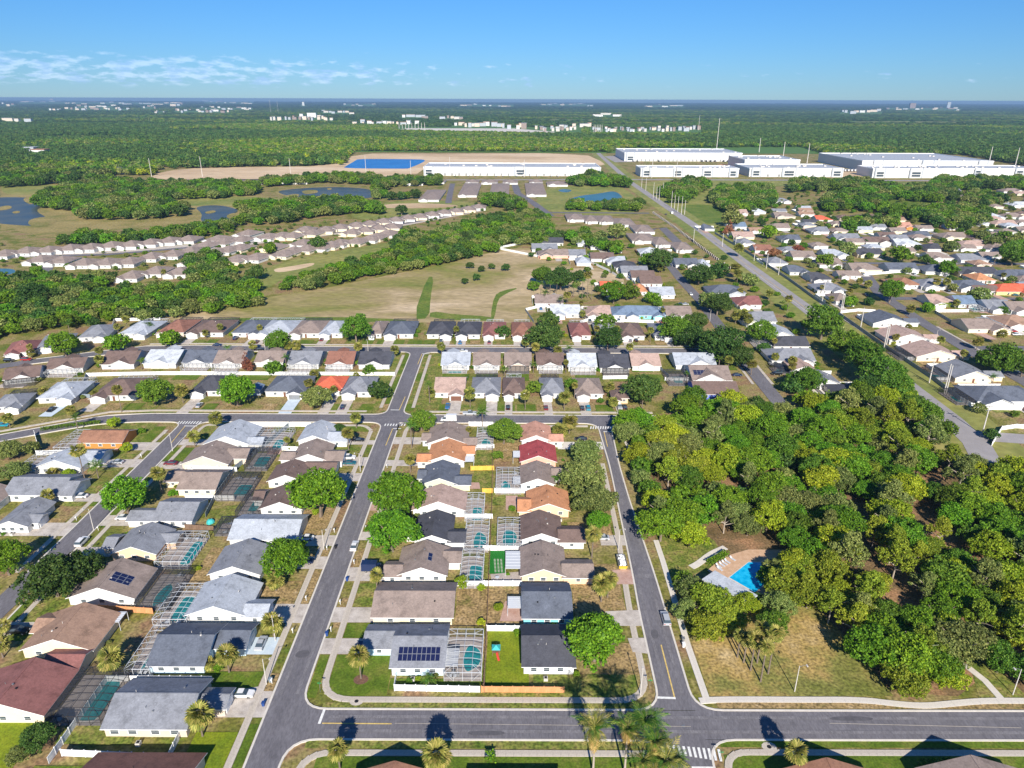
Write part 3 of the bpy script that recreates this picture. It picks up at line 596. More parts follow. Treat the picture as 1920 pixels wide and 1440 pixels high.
    if vents and lod < 2:
        for k in range(2 if lod else 4):
            t = random.uniform(.2, .8); s = random.uniform(-.6, .6)
            if axis == 'y': vx, vy, vz = lx(cx)+s*(x1-x0)/2, ly(y0+(y1-y0)*t), zr - abs(s)*(x1-x0)/2*SL
            else: vx, vy, vz = lx(x0+(x1-x0)*t), ly(cy)+s*(y1-y0)/2, zr - abs(s)*(y1-y0)/2*SL
            v = MB()
            if k % 2: v.tube([(vx,vy,vz),(vx,vy,vz+.7)], [.055,.055], 6)
            else: v.box(vx-.18,vx+.18,vy-.18,vy+.18,vz+.05,vz+.38)
            v.build('roof_vent', M[random.choice(('pole_concrete','metal_grey','metal_grey','black'))], h)
    if patio:
        q = R4(patio); v = MB(); v.box(lx(q[0]),lx(q[1]),ly(q[2]),ly(q[3]),2.5,2.62)
        for a in (0, 1):
            for b in (2, 3): v.box(lx(q[a])-.05,lx(q[a])+.05,ly(q[b])-.05,ly(q[b])+.05,0,2.5)
        for k in range(1, 6): yy = q[2]+(q[3]-q[2])*k/6; v.box(lx(q[0]),lx(q[1]),ly(yy)-.04,ly(yy)+.04,2.62,2.68)
        v.build('patio_roof', M['alum_white'], h)
    if cage:
        q = R4(cage, 2.55) if not world else list(cage)
        enclosure(h, lx(q[0]), lx(q[1]), ly(q[2]), ly(q[3]), dark, 0 if (lod == 0 and cy < 215) else (1 if lod < 2 else 2))
        CAGES.append(q)
        if lod == 0 and q[2] < 275:
            for k_ in range(2):
                tx, ty = random.uniform(q[0]+1.2, q[1]-1.2), random.choice((q[2]+1, q[3]-1.3)); to = tag(link('patio_table', None, None, (tx, ty, .16)), '@', 'patio table', 'patio tables in pool cages'); tm = MB(); tm.box(-.5,.5,-.5,.5,.68,.74); tm.box(-.05,.05,-.05,.05,0,.68); tm.build('table_top', M['alum_white'], to)
                for sx_, sy_ in ((-.9,0),(.9,0),(0,.9)): cm = MB(); cm.box(sx_-.22,sx_+.22,sy_-.22,sy_+.22,.4,.45); cm.box(sx_-.22,sx_+.22,sy_+.18,sy_+.22,.45,.9); cm.build('chair', M['metal_grey'], to)
                TABLES.append(to)
        deck = MB(); deck.box(q[0],q[1],q[2],q[3],0,.16); tag(deck.build('pool_deck', M['pool_deck']), kind='structure')
        if pool: make_pool(q, pool, 'pool beside %s' % (note or 'a house'), h)
    if solar:
        for (u0, v0, nx_, ny_, pw, ph) in solar:   # u along ridge 0..1 , v down the camera-side / chosen slope
            for i in range(nx_):
                for j in range(ny_):
                    a = math.atan(SL)
                    if axis == 'x':
                        px_ = lx(x0)+u0+i*pw; yy = ly(y0)+v0+j*ph*math.cos(a); z_ = ZE+(v0+j*ph*math.cos(a))*SL+.2
                        o = link('solar_panel', SOLM, h, (px_, yy, z_)); o.rotation_euler = (a,0,0); o.scale = (pw*.97, ph*.97, 1)
                    else:
                        xx = lx(x1)-u0-i*pw*math.cos(a); z_ = ZE+(u0+i*pw*math.cos(a))*SL+.2
                        o = link('solar_panel', SOLM, h, (xx, ly(y0)+v0+j*ph, z_)); o.rotation_euler = (0,a,0); o.rotation_euler = (0, a, 0); o.location.x -= pw*math.cos(a); o.location.z += pw*math.cos(a)*SL; o.scale = (pw*.97, ph*.97, 1)
    if drive: DRV.append((None, drive))
    if drive:   # (y0, y1) or (x0, x1) range and the road edge, world metres
        d = drive; mat = d[4] if len(d) > 4 else 'driveway'
        sheet('driveway', [(d[0],d[2]),(d[1],d[2]),(d[1],d[3]),(d[0],d[3])], mat, zlay(.13))
    return h
POOLS = []; DRV = []; TABLES = []; CAGES = []
def blob_outline(kind, x0, x1, y0, y1):
    cx, cy, a, b = (x0+x1)/2, (y0+y1)/2, (x1-x0)/2, (y1-y0)/2; pts = []
    for i in range(28):
        t = 2*math.pi*i/28; c, s = math.cos(t), math.sin(t)
        if kind == 'rect': k = 1/max(abs(c), abs(s))**.9; r = k*.92; pts.append((cx+a*c*r, cy+b*s*r))
        else: r = 1 - .22*max(0, math.cos(t-(.3 if kind == 'kidney' else 2.9)))**2; pts.append((cx+a*c*r, cy+b*s*r*(1+.12*math.cos(3*t))))
    return pts
def make_pool(q, kind, label, house_=None, mat='pool_water', frac=(.28,.85,.12,.72)):
    if isinstance(kind, tuple): frac = kind[1:]; kind = kind[0]
    X0, X1, Y0, Y1 = q; x0, x1 = X0+(X1-X0)*frac[0], X0+(X1-X0)*frac[1]; y0, y1 = Y0+(Y1-Y0)*frac[2], Y0+(Y1-Y0)*frac[3]
    o = thing('swimming_pool', ((x0+x1)/2, (y0+y1)/2, 0), label, 'swimming pool'); cx, cy = (x0+x1)/2, (y0+y1)/2
    pts = blob_outline(kind, x0, x1, y0, y1)
    c = MB(); c.face([(a-cx, b-cy, .18) for a, b in [(cx+(a-cx)*1.1, cy+(b-cy)*1.1) for a, b in pts]]); c.build('coping', M['concrete_light'], o)
    wv = MB(); wv.face([(a-cx, b-cy, .20) for a, b in pts]); wv.build('water', M[mat], o)
    POOLS.append(dict(o=o, x=cx, y=cy, kind=kind)); return o
def lot(px, mat, z=.025):
    sheet('lawn', pxs(px), mat, zlay(z))
def lotw(x0, x1, y0, y1, mat, z=.075): sheet('lawn', [(x0,y0),(x1,y0),(x1,y1),(x0,y1)], mat, zlay(z))

RD = 'in the column left of the back fence'; 
# ---- column D: west-facing houses of the centre block
rD, rC, rB, rA, rZ = 'in the centre block facing the left street', 'in the centre block facing the park wood', 'on the left side of the left street', 'on the right side of the far-left street', 'beyond the far-left street'
house((803,875,832,790),'y','tan','white',[(793,806,826,None,'x',(0,0)),(872,893,834,None,'x',(0,0))],rD,'at the cross street corner',cage=(893,925,833,800),pool=('kidney',.3,.9,.1,.6),face='W',drive=(-44.6,-34,238.3,244.2))
house((805,871,865,823),'y','orange','white',[(784,806,866,None,'x',0),(870,889,850,None,'x',0)],rD,'with white patio roof',patio=(869,889,866,856),face='W',drive=(-44.6,-33,221.3,225.7))
house((794,857,908,863),'y','slate','mint',[(786,797,897,None,'x',0),(856,882,908,None,'x',0)],rD,'next to an orange roof',face='W',drive=(-44.6,-33,207,211))
house((776,872,957,908),'y','pinktan','white',[],rD,'behind the two big street oaks',cage=(873,908,965,924),pool=('rect',.35,.9,.0,.62),face='W',drive=(-44.6,-34,192.1,196.8,'pavers_pink'))
house((779,846,1015,957),'y','dark','white',[(764,781,1003,None,'x',0),(844,872,1016,None,'x',0)],rD,'between the pinkish and the brown roof',cage=(872,917,1023,972),pool=('kidney2',.3,.9,.1,.72),face='W',drive=(-44.6,-34,176,180.3))
house((748,838,1079,1014),'y','tan','white',[(723,752,1081,None,'x',0),(836,864,1054,None,'x',0)],rD,'with a dark van on its driveway',cage=(864,907,1090,1030),pool=('rect',.35,.95,.12,.72),face='W',drive=(-44.6,-34,157,163),solar=[(4.0,3.5,1,2,1.2,1.7)])
house((702,850,1157,1095),'x','tan','cream',[],rD,'with a white patio roof and no pool',patio=(828,855,1112,1097),win='S',face='W',drive=(-44.6,-33,140.8,146.4))
house((738,834,1251,1174),'x','grey','paleblue',[(687,741,1215,1174,'x',(0,0))],rD,'with eighteen solar panels',cage=(836,906,1262,1180),pool=('kidney2',.42,.95,.22,.8),patio=(834,862,1250,1216),face='W',drive=(-44.6,-26.5,130,135.2),
      solar=[(1.2,1.0,9,2,1.05,1.7)], vents=True)
# ---- column C: east-facing houses of the centre block
house((979,1033,825,789),'y','salmon','white',[(1032,1055,826,None,'x',0)],rC,'with salmon roof nearest the cross street',face='E',drive=(17,34,234.7,240.8,'concrete_light'))
house((978,1043,865,824),'y','red','pink',[],rC,'with bright red roof',face='E',patio=(963,978,857,845))
house((979,1040,907,863),'y','tan','white',[(1038,1052,892,None,'x',0)],rC,'beside a caged pool and behind the olive tree',cage=(931,978,915,876),pool=('kidney',.2,.62,.05,.6),patio=(963,979,907,893),face='E')
house((992,1068,956,908),'y','orange','peach',[(975,995,957,932,'x',0)],rC,'with orange shingles and a small lawn',face='E')
house((981,1054,1011,956),'y','brown','white',[(1052,1097,1014,986,'x',0)],rC,'with dark brown roof and a car outside',cage=(934,981,1020,970),pool=('kidney2',.15,.8,.15,.78),dark=False,face='E',drive=(26,33.5,173.8,179))
house((981,1062,1079,1013),'y','tan','peach',[(1060,1114,1080,1049,'x',0)],rC,'with astroturf back yard',patio=(950,982,1066,1033),face='E')
house((985,1074,1157,1094),'x','slate','aqua',[],rC,'with aqua walls',face='E',patio=(955,984,1140,1118))
house((986,1072,1247,1172),'x','dark','white',[(1072,1080,1247,1215,'x',0)],rC,'at the bottom behind the big oak',face='E')
# ---- column B
house((560,617,829,790),'y','lightgrey','white',[(615,650,829,811,'x',0)],rB,'on the cross street corner',face='E',drive=(-66,-51.6,237.9,241.5))
house((548,612,865,825),'y','tan','white',[(527,550,864,None,'x',0),(610,641,866,846,'x',0)],rB,'with two cars on the driveway',face='E',drive=(-68,-51.6,221.4,227.8))
house((504,572,905,864),'y','brown','white',[(570,628,884,None,'x',0)],rB,'half hidden by the biggest street oak',face='E',drive=(-66,-51.6,210.5,216))
house((490,566,957,908),'y','brown','white',[(477,492,940,None,'x',0)],rB,'with a dark pool cage behind',cage=(442,486,962,922),dark=True,pool=('rect',.3,.7,.25,.8),face='E')
house((432,556,1014,969),'x','lightgrey','white',[],rB,'with a plain grey slab roof',face='E',cage=(402,432,996,972),dark=True,drive=(-73,-51.6,173,178.4))
house((395,488,1080,1014),'y','grey','white',[],rB,'just above the white-roofed house',face='E',drive=(-66,-51.6,162.2,167.9))
house((352,462,1157,1080),'y','lightgrey','white',[(460,500,1158,1128,'x',0)],rB,'with pale blue-white roof',cage=(288,352,1166,1098),pool=('rect',.3,.8,.1,.85),face='E',drive=(-72,-51.6,140.5,147.6))
house((282,384,1251,1175),'x','slate','paleblue',[(382,462,1217,1174,'x',0)],rB,'with slate roof and white pool cage',cage=(236,283,1260,1178),pool=('rect',.35,.95,.1,.8),face='E',drive=(-62,-54.9,129.8,135.5,'blue_driveway'),win='S')
house((199,352,1369,1279),'x','grey','beige',[(352,424,1330,1295,'x',0)],rB,'inside a white fence with a white sedan outside',face='E',drive=(-64,-51.6,111.7,118.8),win='big')
house((130,340,1520,1420),'x','brick','beige',[],rB,'cut off by the bottom edge',face='E')
# ---- column A
house((385,466,836,790),'y','lightgrey','white',[(464,490,836,None,'x',0)],rA,'at the crosswalk corner with white cage',cage=(465,530,838,803),pool=('rect',.6,.9,.1,.6),face='W',drive=(-124.3,-113,236.8,241.7))
house((342,427,874,830),'y','tan','beige',[(425,461,862,842,'x',0)],rA,'with beige gable and dark cage',cage=(458,500,875,842),dark=True,pool=('rect',.2,.8,.2,.8),face='W',drive=(-124.3,-112,218.4,223.9))
house((335,404,921,885),'x','tan','cream',[(311,338,906,885,'x',0)],rA,'with cream wall and black cage',cage=(404,462,931,888),dark=True,pool=('rect',.4,.9,.2,.7),face='W')
house((289,360,980,939),'x','grey','white',[(241,291,980,958,'x',0)],rA,'with two-step grey roof beside the round oak',face='W',drive=(-124.5,-111,183,188.9))
house((211,293,1043,984),'y','grey','peach',[(196,213,1031,None,'x',0),(291,330,1020,1001,'x',0)],rA,'with peach gable',cage=(291,352,1058,1000),pool=('rect',.6,.95,.1,.9),face='W',drive=(-124.7,-113,167.5,172.1))
house((131,253,1126,1052),'y','tan','white',[],rA,'with dark solar squares on brown roof',cage=(254,318,1135,1068),dark=True,pool=('kidney',.3,.75,.1,.7),face='W',solar=[(2.6,3.0,3,3,1.7,1.2)])
house((45,176,1224,1136),'y','warm','cream',[(64,90,1190,None,'x',0)],rA,'with warm brown roof and white patio roof',patio=(190,226,1172,1152),face='W',drive=(-124.9,-112,137.5,140.5))
house((-70,84,1346,1240),'y','maroon','cream',[(82,148,1260,None,'x',0)],rA,'with maroon roof in the bottom left corner',cage=(88,190,1350,1256),dark=True,pool=('rect',.42,.86,.05,.9),face='W')
# ---- column Z
house((147,228,835,811),'x','rust','orange',[],rZ,'with orange walls',cage=(100,146,845,811),face='E',drive=(-146,-131.3,232.6,239.1),hips=(0,0))
house((66,150,883,846),'y','lightgrey','white',[(148,186,870,848,'x',0)],rZ,'with light grey roof and palms',cage=(32,66,884,852),pool=('rect',.5,.9,.1,.5),face='E',drive=(-148,-131.6,219.6,225.6))
house((8,112,934,896),'x','grey','white',[(110,135,934,903,'x',0)],rZ,'with long grey roof',face='E',drive=(-150,-131.8,196.8,201.7))
house((-6,52,993,938),'y','grey','white',[(50,72,985,968,'x',0)],rZ,'with small gabled grey roof',face='E',drive=(-154,-131.9,177.5,184.6))
house((-120,-10,955,905),'y','tan','white',[],rZ,'at the left picture edge')
# ---- bottom edge
rS = 'cut off by the bottom edge, right of the crosswalk'
house((1492,1682,1520,1416),'y','rust','beige',[],rS,'with rust gable',vents=True)
house((1778,1975,1520,1408),'y','tan','beige',[],rS,'with brown gable at the right')
house((652,812,1540,1429),'y','rust','beige',[],'cut off by the bottom edge in the middle','with only its tip showing')
house((880,1060,1560,1452),'x','brown','beige',[],'cut off by the bottom edge in the middle','just below the picture')
house((1330,1450,1580,1480),'y','brown','beige',[],rS,'below the picture by the crosswalk')
# ---- rows north of the middle street: table rows (xl, xr, roof, wall, variant)
def row(items, yf, yb, rowname, kind, lod=1, dy=0):
    for it in items:
        xl, xr, roof, wall = it[:4]; o = it[4] if len(it) > 4 else {}
        yfa = o.get('yf', yf); yba = o.get('yb', yb); q = R4((xl, xr, yfa, yba)); wdt = q[1]-q[0]
        rzz = o.get('rz', 0); kw = dict(row=rowname, note=o.get('note',''), lod=lod, world=True, rz=rzz, solar=o.get('solar'))
        if kind == 'S':     # front with garage wing toward the camera
            side = o.get('g', random.random() < .5); gw = min(6.4, wdt*.48); d = 3.2
            m = [q[0], q[1], q[2]+d, q[3]]
            wg = ('w', q[1]-gw, q[1]-.3, q[2], q[2]+d+5, 'y', (0,0)) if side else ('w', q[0]+.3, q[0]+gw, q[2], q[2]+d+5, 'y', (0,0))
            cg = None
            if o.get('cage', 1): cg = (q[0]+1, q[1]-1, q[3]+.6, q[3]+5.5)
            gx0, gx1 = wg[1], wg[2]
            dr = (gx0+.4, gx1-.4, q[2]-.2, o['road'], o.get('dm','driveway')) if 'road' in o else None
            house(m, 'x', roof, wall, [wg], face='S', cage=cg, dark=o.get('dark', random.random() < .5), hips=o.get('hips',(1,1)), drive=dr, gd=o.get('gd','trim_white'), win='S', **kw)
        elif kind == 'N':   # back toward the camera, cross gable and cage
            m = [q[0], q[1], q[2], q[3]]; c = o.get('c', (.22,.78))
            cg = (q[0]+.8, q[1]-.8, q[2]-5.0, q[2]-.7) if o.get('cage', 1) else None
            pl = ('rect',.2,.8,.1,.7) if o.get('pool') else None
            house(m, 'x', roof, wall, [('w', q[0]+(wdt*.12), q[0]+wdt*.5, q[3]-4, q[3]+4, 'y', 0)], cross=[c], cage=cg, dark=o.get('dark', random.random() < .35), hips=o.get('hips',(0,0)), win='S', pool=pl, **kw)
        else:
            house(q, o.get('axis','x'), roof, wall, [], hips=o.get('hips',(1,1)), win='S', cross=o.get('cross'), cage=None, **kw)
R1 = 265.6; rM1 = 'in the row along the far side of the middle street'
row([(354,408,'dark','white',dict(road=R1,g=0,note='with a silver car outside')),(493,566,'slate','white',dict(road=R1,g=1,dm='blue_driveway',gd='metal_grey',note='with a pale blue driveway')),(586,637,'redbright','white',dict(yf=735,road=R1,cage=0,note='with bright red roof behind an olive tree')),
     (639,692,'grey','white',dict(road=R1,cage=0,g=0,note='nearest the left street corner')),(814,869,'pinktan','white',dict(road=R1,cage=0,g=1,gd='door_brown',hips=(0,0),note='with brown garage door')),
     (884,936,'grey','white',dict(road=R1,g=1,dark=1,note='with a bluish pickup outside')),(944,983,'brown','white',dict(road=R1,g=0)),(1016,1058,'grey','white',dict(road=R1,g=0,note='with a red car in its garage')),
     (1082,1132,'tan','white',dict(road=R1,g=0,cage=0,note='with two cars side by side')),(1151,1180,'brown','peach',dict(road=R1,cage=0,yf=750,yb=730,note='small by the wood'))], 742, 708, rM1, 'S')
row([(60,126,'lightgrey','white',dict(yf=757,yb=722,road=262,g=1,rz=.1,dm='blue_driveway',note='with white garage on the bend')),(165,242,'brown','white',dict(yf=752,yb=714,g=0,road=267,rz=.04,note='inside a white fence with pale driveway')),
     (-30,22,'grey','white',dict(yf=775,yb=745,rz=.2,note='at the left picture edge'))], 750, 715, rM1, 'S')
rM2 = 'in the row backing onto the long white fence'
row([(0,56,'brown','white',dict(yf=716,yb=695,rz=.35,cage=1)),(84,147,'brown','white',dict(yf=697,yb=678,rz=.15,dark=0)),(188,247,'brown','white',dict(yf=688,yb=664,cage=0,c=(.3,.9),rz=.05)),(268,328,'white','white',dict(yf=686,yb=660,cage=0)),
     (342,396,'slate','white',dict(yf=684)),(400,452,'tan','white',dict(pool=0)),(478,529,'tan','white',dict(cage=0,yf=682)),(540,596,'grey','white',dict(dark=0)),(611,660,'brick','white',dict(dark=0)),
     (672,729,'dark','white',dict(cage=0)),(828,879,'lightgrey','white',dict(yf=685,dark=0,pool=1)),(888,936,'tan','white',dict(dark=0,yf=685)),(947,995,'tan','beige',dict(dark=1,yf=685)),(1007,1056,'brown','white',dict(dark=0,yf=684)),
     (1066,1118,'white','white',dict(dark=0,yf=686)),(1126,1180,'dark','white',dict(yf=688,dark=1)),(1186,1238,'pinktan','white',dict(cage=0,yf=684,note='with red gable'))], 685, 662, rM2, 'N')
house((1268,1342,682,660),'x','lightgrey','white',[],rM2,'beside a square lawn',lod=1,cross=[(.3,.9)],vents=True)
house((1300,1372,710,682),'x','tan','white',[],rM2,'with solar panels by a small pool',lod=1,cross=[(.05,.85)],cage=(1255,1300,712,690),dark=True,pool=('rect',.3,.7,.2,.8),solar=[(1,3,4,3,1.6,1.1)])
house((1305,1386,736,712),'x','brown','navy',[],rM2,'with blue wall at the wood edge',lod=1)
R3 = 352; rM3 = 'in the row backing onto the open field'
row([(799,846,'dark','white',dict(road=R3,g=1,dark=1)),(853,898,'dark','white',dict(road=R3,g=0,dark=0)),(905,946,'maroon','white',dict(road=R3,g=0)),(960,998,'brick','white',dict(road=R3,g=0,dark=0)),
     (1072,1108,'maroon','white',dict(road=R3,g=0)),(1165,1210,'brown','white',dict(road=R3,g=0,cage=0)),(1230,1262,'grey','white',dict(road=R3,cage=0)),(718,772,'slate','white',dict(road=R3,g=0,dark=1)),(689,712,'tan','white',dict(cage=0)),
     (596,638,'lightgrey','white',dict(road=R3,g=0,cage=0)),(539,600,'tan','white',dict(road=R3,g=0)),(477,545,'lightgrey','white',dict(road=R3,g=0)),(431,486,'slate','white',dict(road=R3,g=1,dark=0,note='with a big dark solar roof')),
     (346,412,'brown','white',dict(road=353,g=0)),(290,338,'brick','beige',dict(g=0)),(1117,1160,'grey','white',dict(cage=0,yf=622))], 631, 604, rM3, 'S')
row([(218,270,'lightgrey','white',dict(g=1)),(135,184,'grey','white',dict(yf=641,yb=615,g=1,cage=0,rz=.2)),(52,104,'grey','white',dict(yf=660,yb=633,g=0,cage=0,rz=.35)),(-10,38,'maroon','white',dict(yf=672,yb=646,g=0,cage=0,rz=.4))], 634, 607, rM3, 'S')
# ---- houses right of the wood and beyond, back-row table: (xl, xr, yf, yb, roof, wall, axis)
rE = {'a':'between the field and the boulevard','b':'just left of the boulevard behind the wood','c':'in the subdivision right of the boulevard','v':'among the matching taupe villas'}
BIG = [('b',1450,1517,645,628,'dark','white','x'),('b',1448,1528,672,648,'grey','white','x'),('b',1488,1530,690,660,'pinktan','white','y'),('b',1530,1577,716,684,'grey','white','y'),('b',1574,1632,742,716,'dark','white','x'),
 ('b',1440,1492,628,600,'lightgrey','white','y'),('b',1392,1455,599,566,'grey','white','x'),('b',1382,1427,568,547,'maroon','white','x'),('b',1330,1397,546,520,'slate','grey','x'),
 ('a',1099,1144,589,571,'pinktan','white','x'),('a',1149,1199,589,571,'blue','white','x'),('a',1198,1248,589,571,'blue','aqua','x'),('a',1250,1297,589,570,'tan','white','x'),('a',1220,1264,551,532,'lightgrey','white','x'),
 ('a',1126,1170,541,523,'redbright','white','x'),('a',1188,1213,545,528,'orange','white','x'),('a',1201,1240,530,518,'brown','white','x'),('a',1184,1227,519,505,'brown','white','x'),('a',1165,1214,510,497,'grey','white','x'),
 ('a',1151,1193,499,488,'dark','white','x'),('a',1138,1171,491,479,'lightgrey','white','x'),('a',1107,1150,484,472,'brown','white','x'),('a',1066,1096,478,465,'grey','white','x'),('a',1080,1106,492,481,'lightgrey','white','x'),
 ('a',1033,1086,588,570,'white','white','x'),('a',1003,1054,568,553,'tan','white','x'),('a',996,1043,467,453,'grey','white','x'),('a',1012,1054,455,444,'dark','white','x'),('a',1008,1064,478,466,'tan','pink','x'),
 ('a',1199,1240,473,460,'white','white','x'),('a',1238,1256,473,462,'tan','white','x'),('a',1266,1308,494,479,'slate','white','x'),('a',1309,1331,495,482,'lightgrey','white','x'),('a',1080,1100,455,444,'lightgrey','white','x'),
 ('a',1140,1165,466,456,'tan','white','x'),('a',1106,1130,462,452,'grey','white','x'),
 ('c',1637,1706,601,574,'slate','white','y'),('c',1668,1745,632,603,'pinktan','white','y'),('c',1719,1800,663,630,'pinktan','cream','y'),('c',1792,1862,702,678,'grey','cream','y'),('c',1834,1960,745,706,'slate','white','x'),
 ('c',1816,1895,610,583,'tan','cream','x'),('c',1884,1950,602,583,'warm','white','x'),('c',1745,1794,562,546,'pinktan','white','x'),('c',1797,1832,564,548,'blue','white','x'),('c',1853,1900,572,552,'grey','white','x'),('c',1896,1960,575,552,'tan','white','x'),
 ('c',1682,1727,529,510,'rust','white','x'),('c',1727,1791,531,511,'grey','white','x'),('c',1793,1863,533,513,'slate','white','x'),('c',1868,1960,540,516,'redbright','yellow','x'),('c',1830,1866,519,508,'orange','white','x'),
 ('c',1597,1653,501,483,'tan','cream','x'),('c',1666,1722,500,484,'slate','white','x'),('c',1735,1778,503,487,'slate','white','x'),('c',1799,1872,507,492,'dark','cream','x'),('c',1876,1930,512,495,'slate','white','x'),
 ('c',1607,1656,472,458,'dark','cream','x'),('c',1743,1787,478,465,'tan','white','x'),('c',1801,1853,481,466,'grey','white','x'),('c',1680,1728,453,440,'white','white','x'),('c',1738,1764,461,448,'dark','white','x'),('c',1622,1670,449,433,'brown','white','x'),('c',1566,1612,443,428,'grey','white','x'),
 ('c',1707,1744,437,425,'slate','white','x'),('c',1766,1812,439,425,'tan','cream','x'),('c',1822,1864,443,429,'brown','beige','x'),('c',1866,1892,446,433,'pinktan','white','x'),('c',1801,1850,455,442,'pinktan','white','x'),('c',1856,1916,459,444,'tan','white','x'),
 ('c',1680,1710,420,410,'salmon','orange','x'),('c',1530,1560,408,396,'redbright','white','x'),('c',1599,1642,405,392,'brown','cream','x'),('c',1853,1882,401,389,'white','white','x'),('c',1885,1925,400,386,'tan','white','x'),('c',1864,1906,414,402,'pinktan','cream','x'),('c',1837,1853,413,403,'white','white','x'),
 ('c',1520,1553,430,418,'grey','white','x'),('c',1520,1562,520,500,'dark','white','x'),('c',1532,1586,540,518,'grey','white','x'),('c',1567,1600,560,540,'tan','white','x'),
 ('c',1415,1447,466,454,'brick','white','x'),('c',1384,1414,453,442,'grey','white','x'),('c',1374,1413,441,431,'pinktan','cream','x'),('c',1376,1398,422,412,'blue','white','x'),('c',1320,1338,426,414,'slate','white','x'),('c',1374,1400,397,386,'pinktan','white','x'),('c',1409,1434,394,385,'white','white','x'),
 ('c',1450,1482,374,362,'grey','white','x'),('c',1440,1480,424,413,'tan','white','x'),('c',1452,1490,402,391,'tan','beige','x'),('c',1464,1500,446,434,'slate','white','x'),('c',1440,1476,490,476,'grey','white','x'),('c',1486,1528,478,464,'tan','white','x'),('c',1480,1518,506,491,'slate','white','x'),
 ('c',1545,1590,474,461,'lightgrey','white','x'),('c',1536,1578,492,479,'tan','white','x'),('c',1780,1820,389,379,'tan','cream','x'),('c',1800,1830,365,357,'tan','white','x'),('c',1850,1890,368,359,'pinktan','white','x'),('c',1895,1925,378,368,'white','white','x'),('c',1770,1800,352,346,'grey','white','x'),('c',1880,1920,352,344,'tan','white','x')]
for (r, xl, xr, yf, yb, rf, wl, ax) in BIG:
    q = R4((xl, xr, yf, yb)); wdt = q[1]-q[0]; 
    if ax == 'x': q[3] = q[2] + min(max(q[3]-q[2], 10), 17)
    else: q[3] = q[2] + min(16, max(12, wdt))
    far = q[2] > 520; near = q[2] < 420
    kw = dict(row=rE[r], lod=1 if not far else 2, world=True, win='S', vents=near)
    hp = random.choice(((0,0),(1,1),(1,0),(0,1)))
    wg = []
    if ax == 'x' and random.random() < .8: gx = q[0] + wdt*random.choice((.05,.5)); wg = [('w', gx, gx+wdt*.42, q[2]-3.5, q[2]+4, 'y', 0)]
    if ax == 'y' and r == 'c': wg = [('w', q[1]-1, q[1]+6, q[2]+2, q[2]+9, 'x', 0)]
    cg = (q[0]-8, q[0]-.6, q[2]+1, q[3]-2) if (near and random.random() < .55) else None
    house(q, ax, rf, wl, wg, face='S', cage=cg, dark=random.random() < .7, hips=hp if ax == 'x' else (0,0), pool=('rect',.3,.8,.2,.7) if cg else None, **kw)
for px in ([(-60,496),(60,489),(240,478),(440,466),(600,446),(760,424),(905,396),(905,392),(760,417),(600,438),(440,457),(240,471),(60,482),(-60,490)],): land('pavement', px, 'concrete', 0, .04)
XR = random.Random(77)
def near_road(x, y): return abs(x-182) < 20 or (226 < x < 250 and 255 < y < 480) or (x > 236 and (346 < y < 358 or 446 < y < 458)) or 553 < y < 567
sub = pxs([(1395,500),(1395,430),(1440,395),(1500,385),(1620,400),(1760,425),(1830,372),(1960,350),(1990,440),(1990,590),(1860,560),(1740,545),(1560,540)])
for _ in range(5000):
    if len(HOUSES) > 262: break
    x, y = XR.uniform(195, 800), XR.uniform(440, 1050)
    if not inpoly(x, y, sub) or near_road(x, y) or any(abs(x-h['x']) < 19 and abs(y-h['y']) < 17 for h in HOUSES): continue
    q = [x-XR.uniform(6.5,9), x+XR.uniform(6.5,9), y, y+12]
    house(q, 'x', XR.choice(('tan','brown','grey','villa','pinktan','dark','warm','lightgrey','tan')), XR.choice(('white','cream','white','beige')), [('w', q[0]+.5, q[0]+6, y-3.2, y+4, 'y', 0)], row=rE['c'], lod=2 if y > 520 else 1, world=True, hips=XR.choice(((0,0),(1,1))), win='S', vents=False, face='S')
for h in [h for h in HOUSES if h['row'] in (rE['a'], rE['b'], rE['c']) and h['y'] > 240]:
    x, y = h['x'], h['y']; lotw(x-10, x+10, y-15, y+12, XR.choice(('lawn_green','lawn_mixed','lawn_mixed','lawn_dry','lawn_green')))
    dx = XR.choice((-5,4)); DRV.append((None, (x+dx-2.6, x+dx+2.6, y-20, y-9))); lotw(x+dx-2.6, x+dx+2.6, y-20, y-6, XR.choice(('driveway','concrete_light','pavers_pink','driveway')), .12)
    if XR.random() < .55: fence([(x-10.2, y-4), (x-10.2, y+13), (x+9.5, y+13)], XR.choice(('vinyl','vinyl','vinyl','brown')), '@f', step=4, world=True, posts=False)
VIL = [(34,482),(75,480),(117,476),(156,474),(195,470),(233,468),(270,464),(306,460),(342,457),(377,468,),(410,462),(443,457),(-8,488),(456,445),(495,451),(541,449),(579,443),(604,437),(631,432),(662,428),(688,425),(714,420),(737,417),(760,413),(783,410),(806,406),(829,402),(852,399),(875,395),(894,391),
       (142,504),(185,503),(229,501),(271,491),(312,486),(346,479),(233,528),(279,519),(325,520),(356,500),(435,495),(472,491),(541,478),(568,474),(631,462),(662,459),(722,443),(700,450),(395,481),(418,477),(440,473),(508,471),(524,484),(596,470),(614,466),(690,453),(655,441),(680,437),(705,433),(730,430),(560,463),(520,449),(100,500),(60,498),(400,456),(565,437)]
for (cx_, yf) in VIL:
    q = R4((cx_-20, cx_+20, yf, yf-10)); c = (q[0]+q[1])/2; sz = 7.9 if yf > 470 else 8.6
    house([c-sz, c+sz, q[2], q[2]+23], 'x', 'villa', 'cream' if cx_ > 430 and random.random() < .6 else 'white', [('w', c-sz+.5, c-.3, q[2]-2.6, q[2]+5, 'y', 0)], row=rE['v'], lod=1 if yf > 470 else 2, world=True, hips=(1,1), win='S', vents=False, rz=-.25 if yf > 440 and cx_ > 350 else 0)
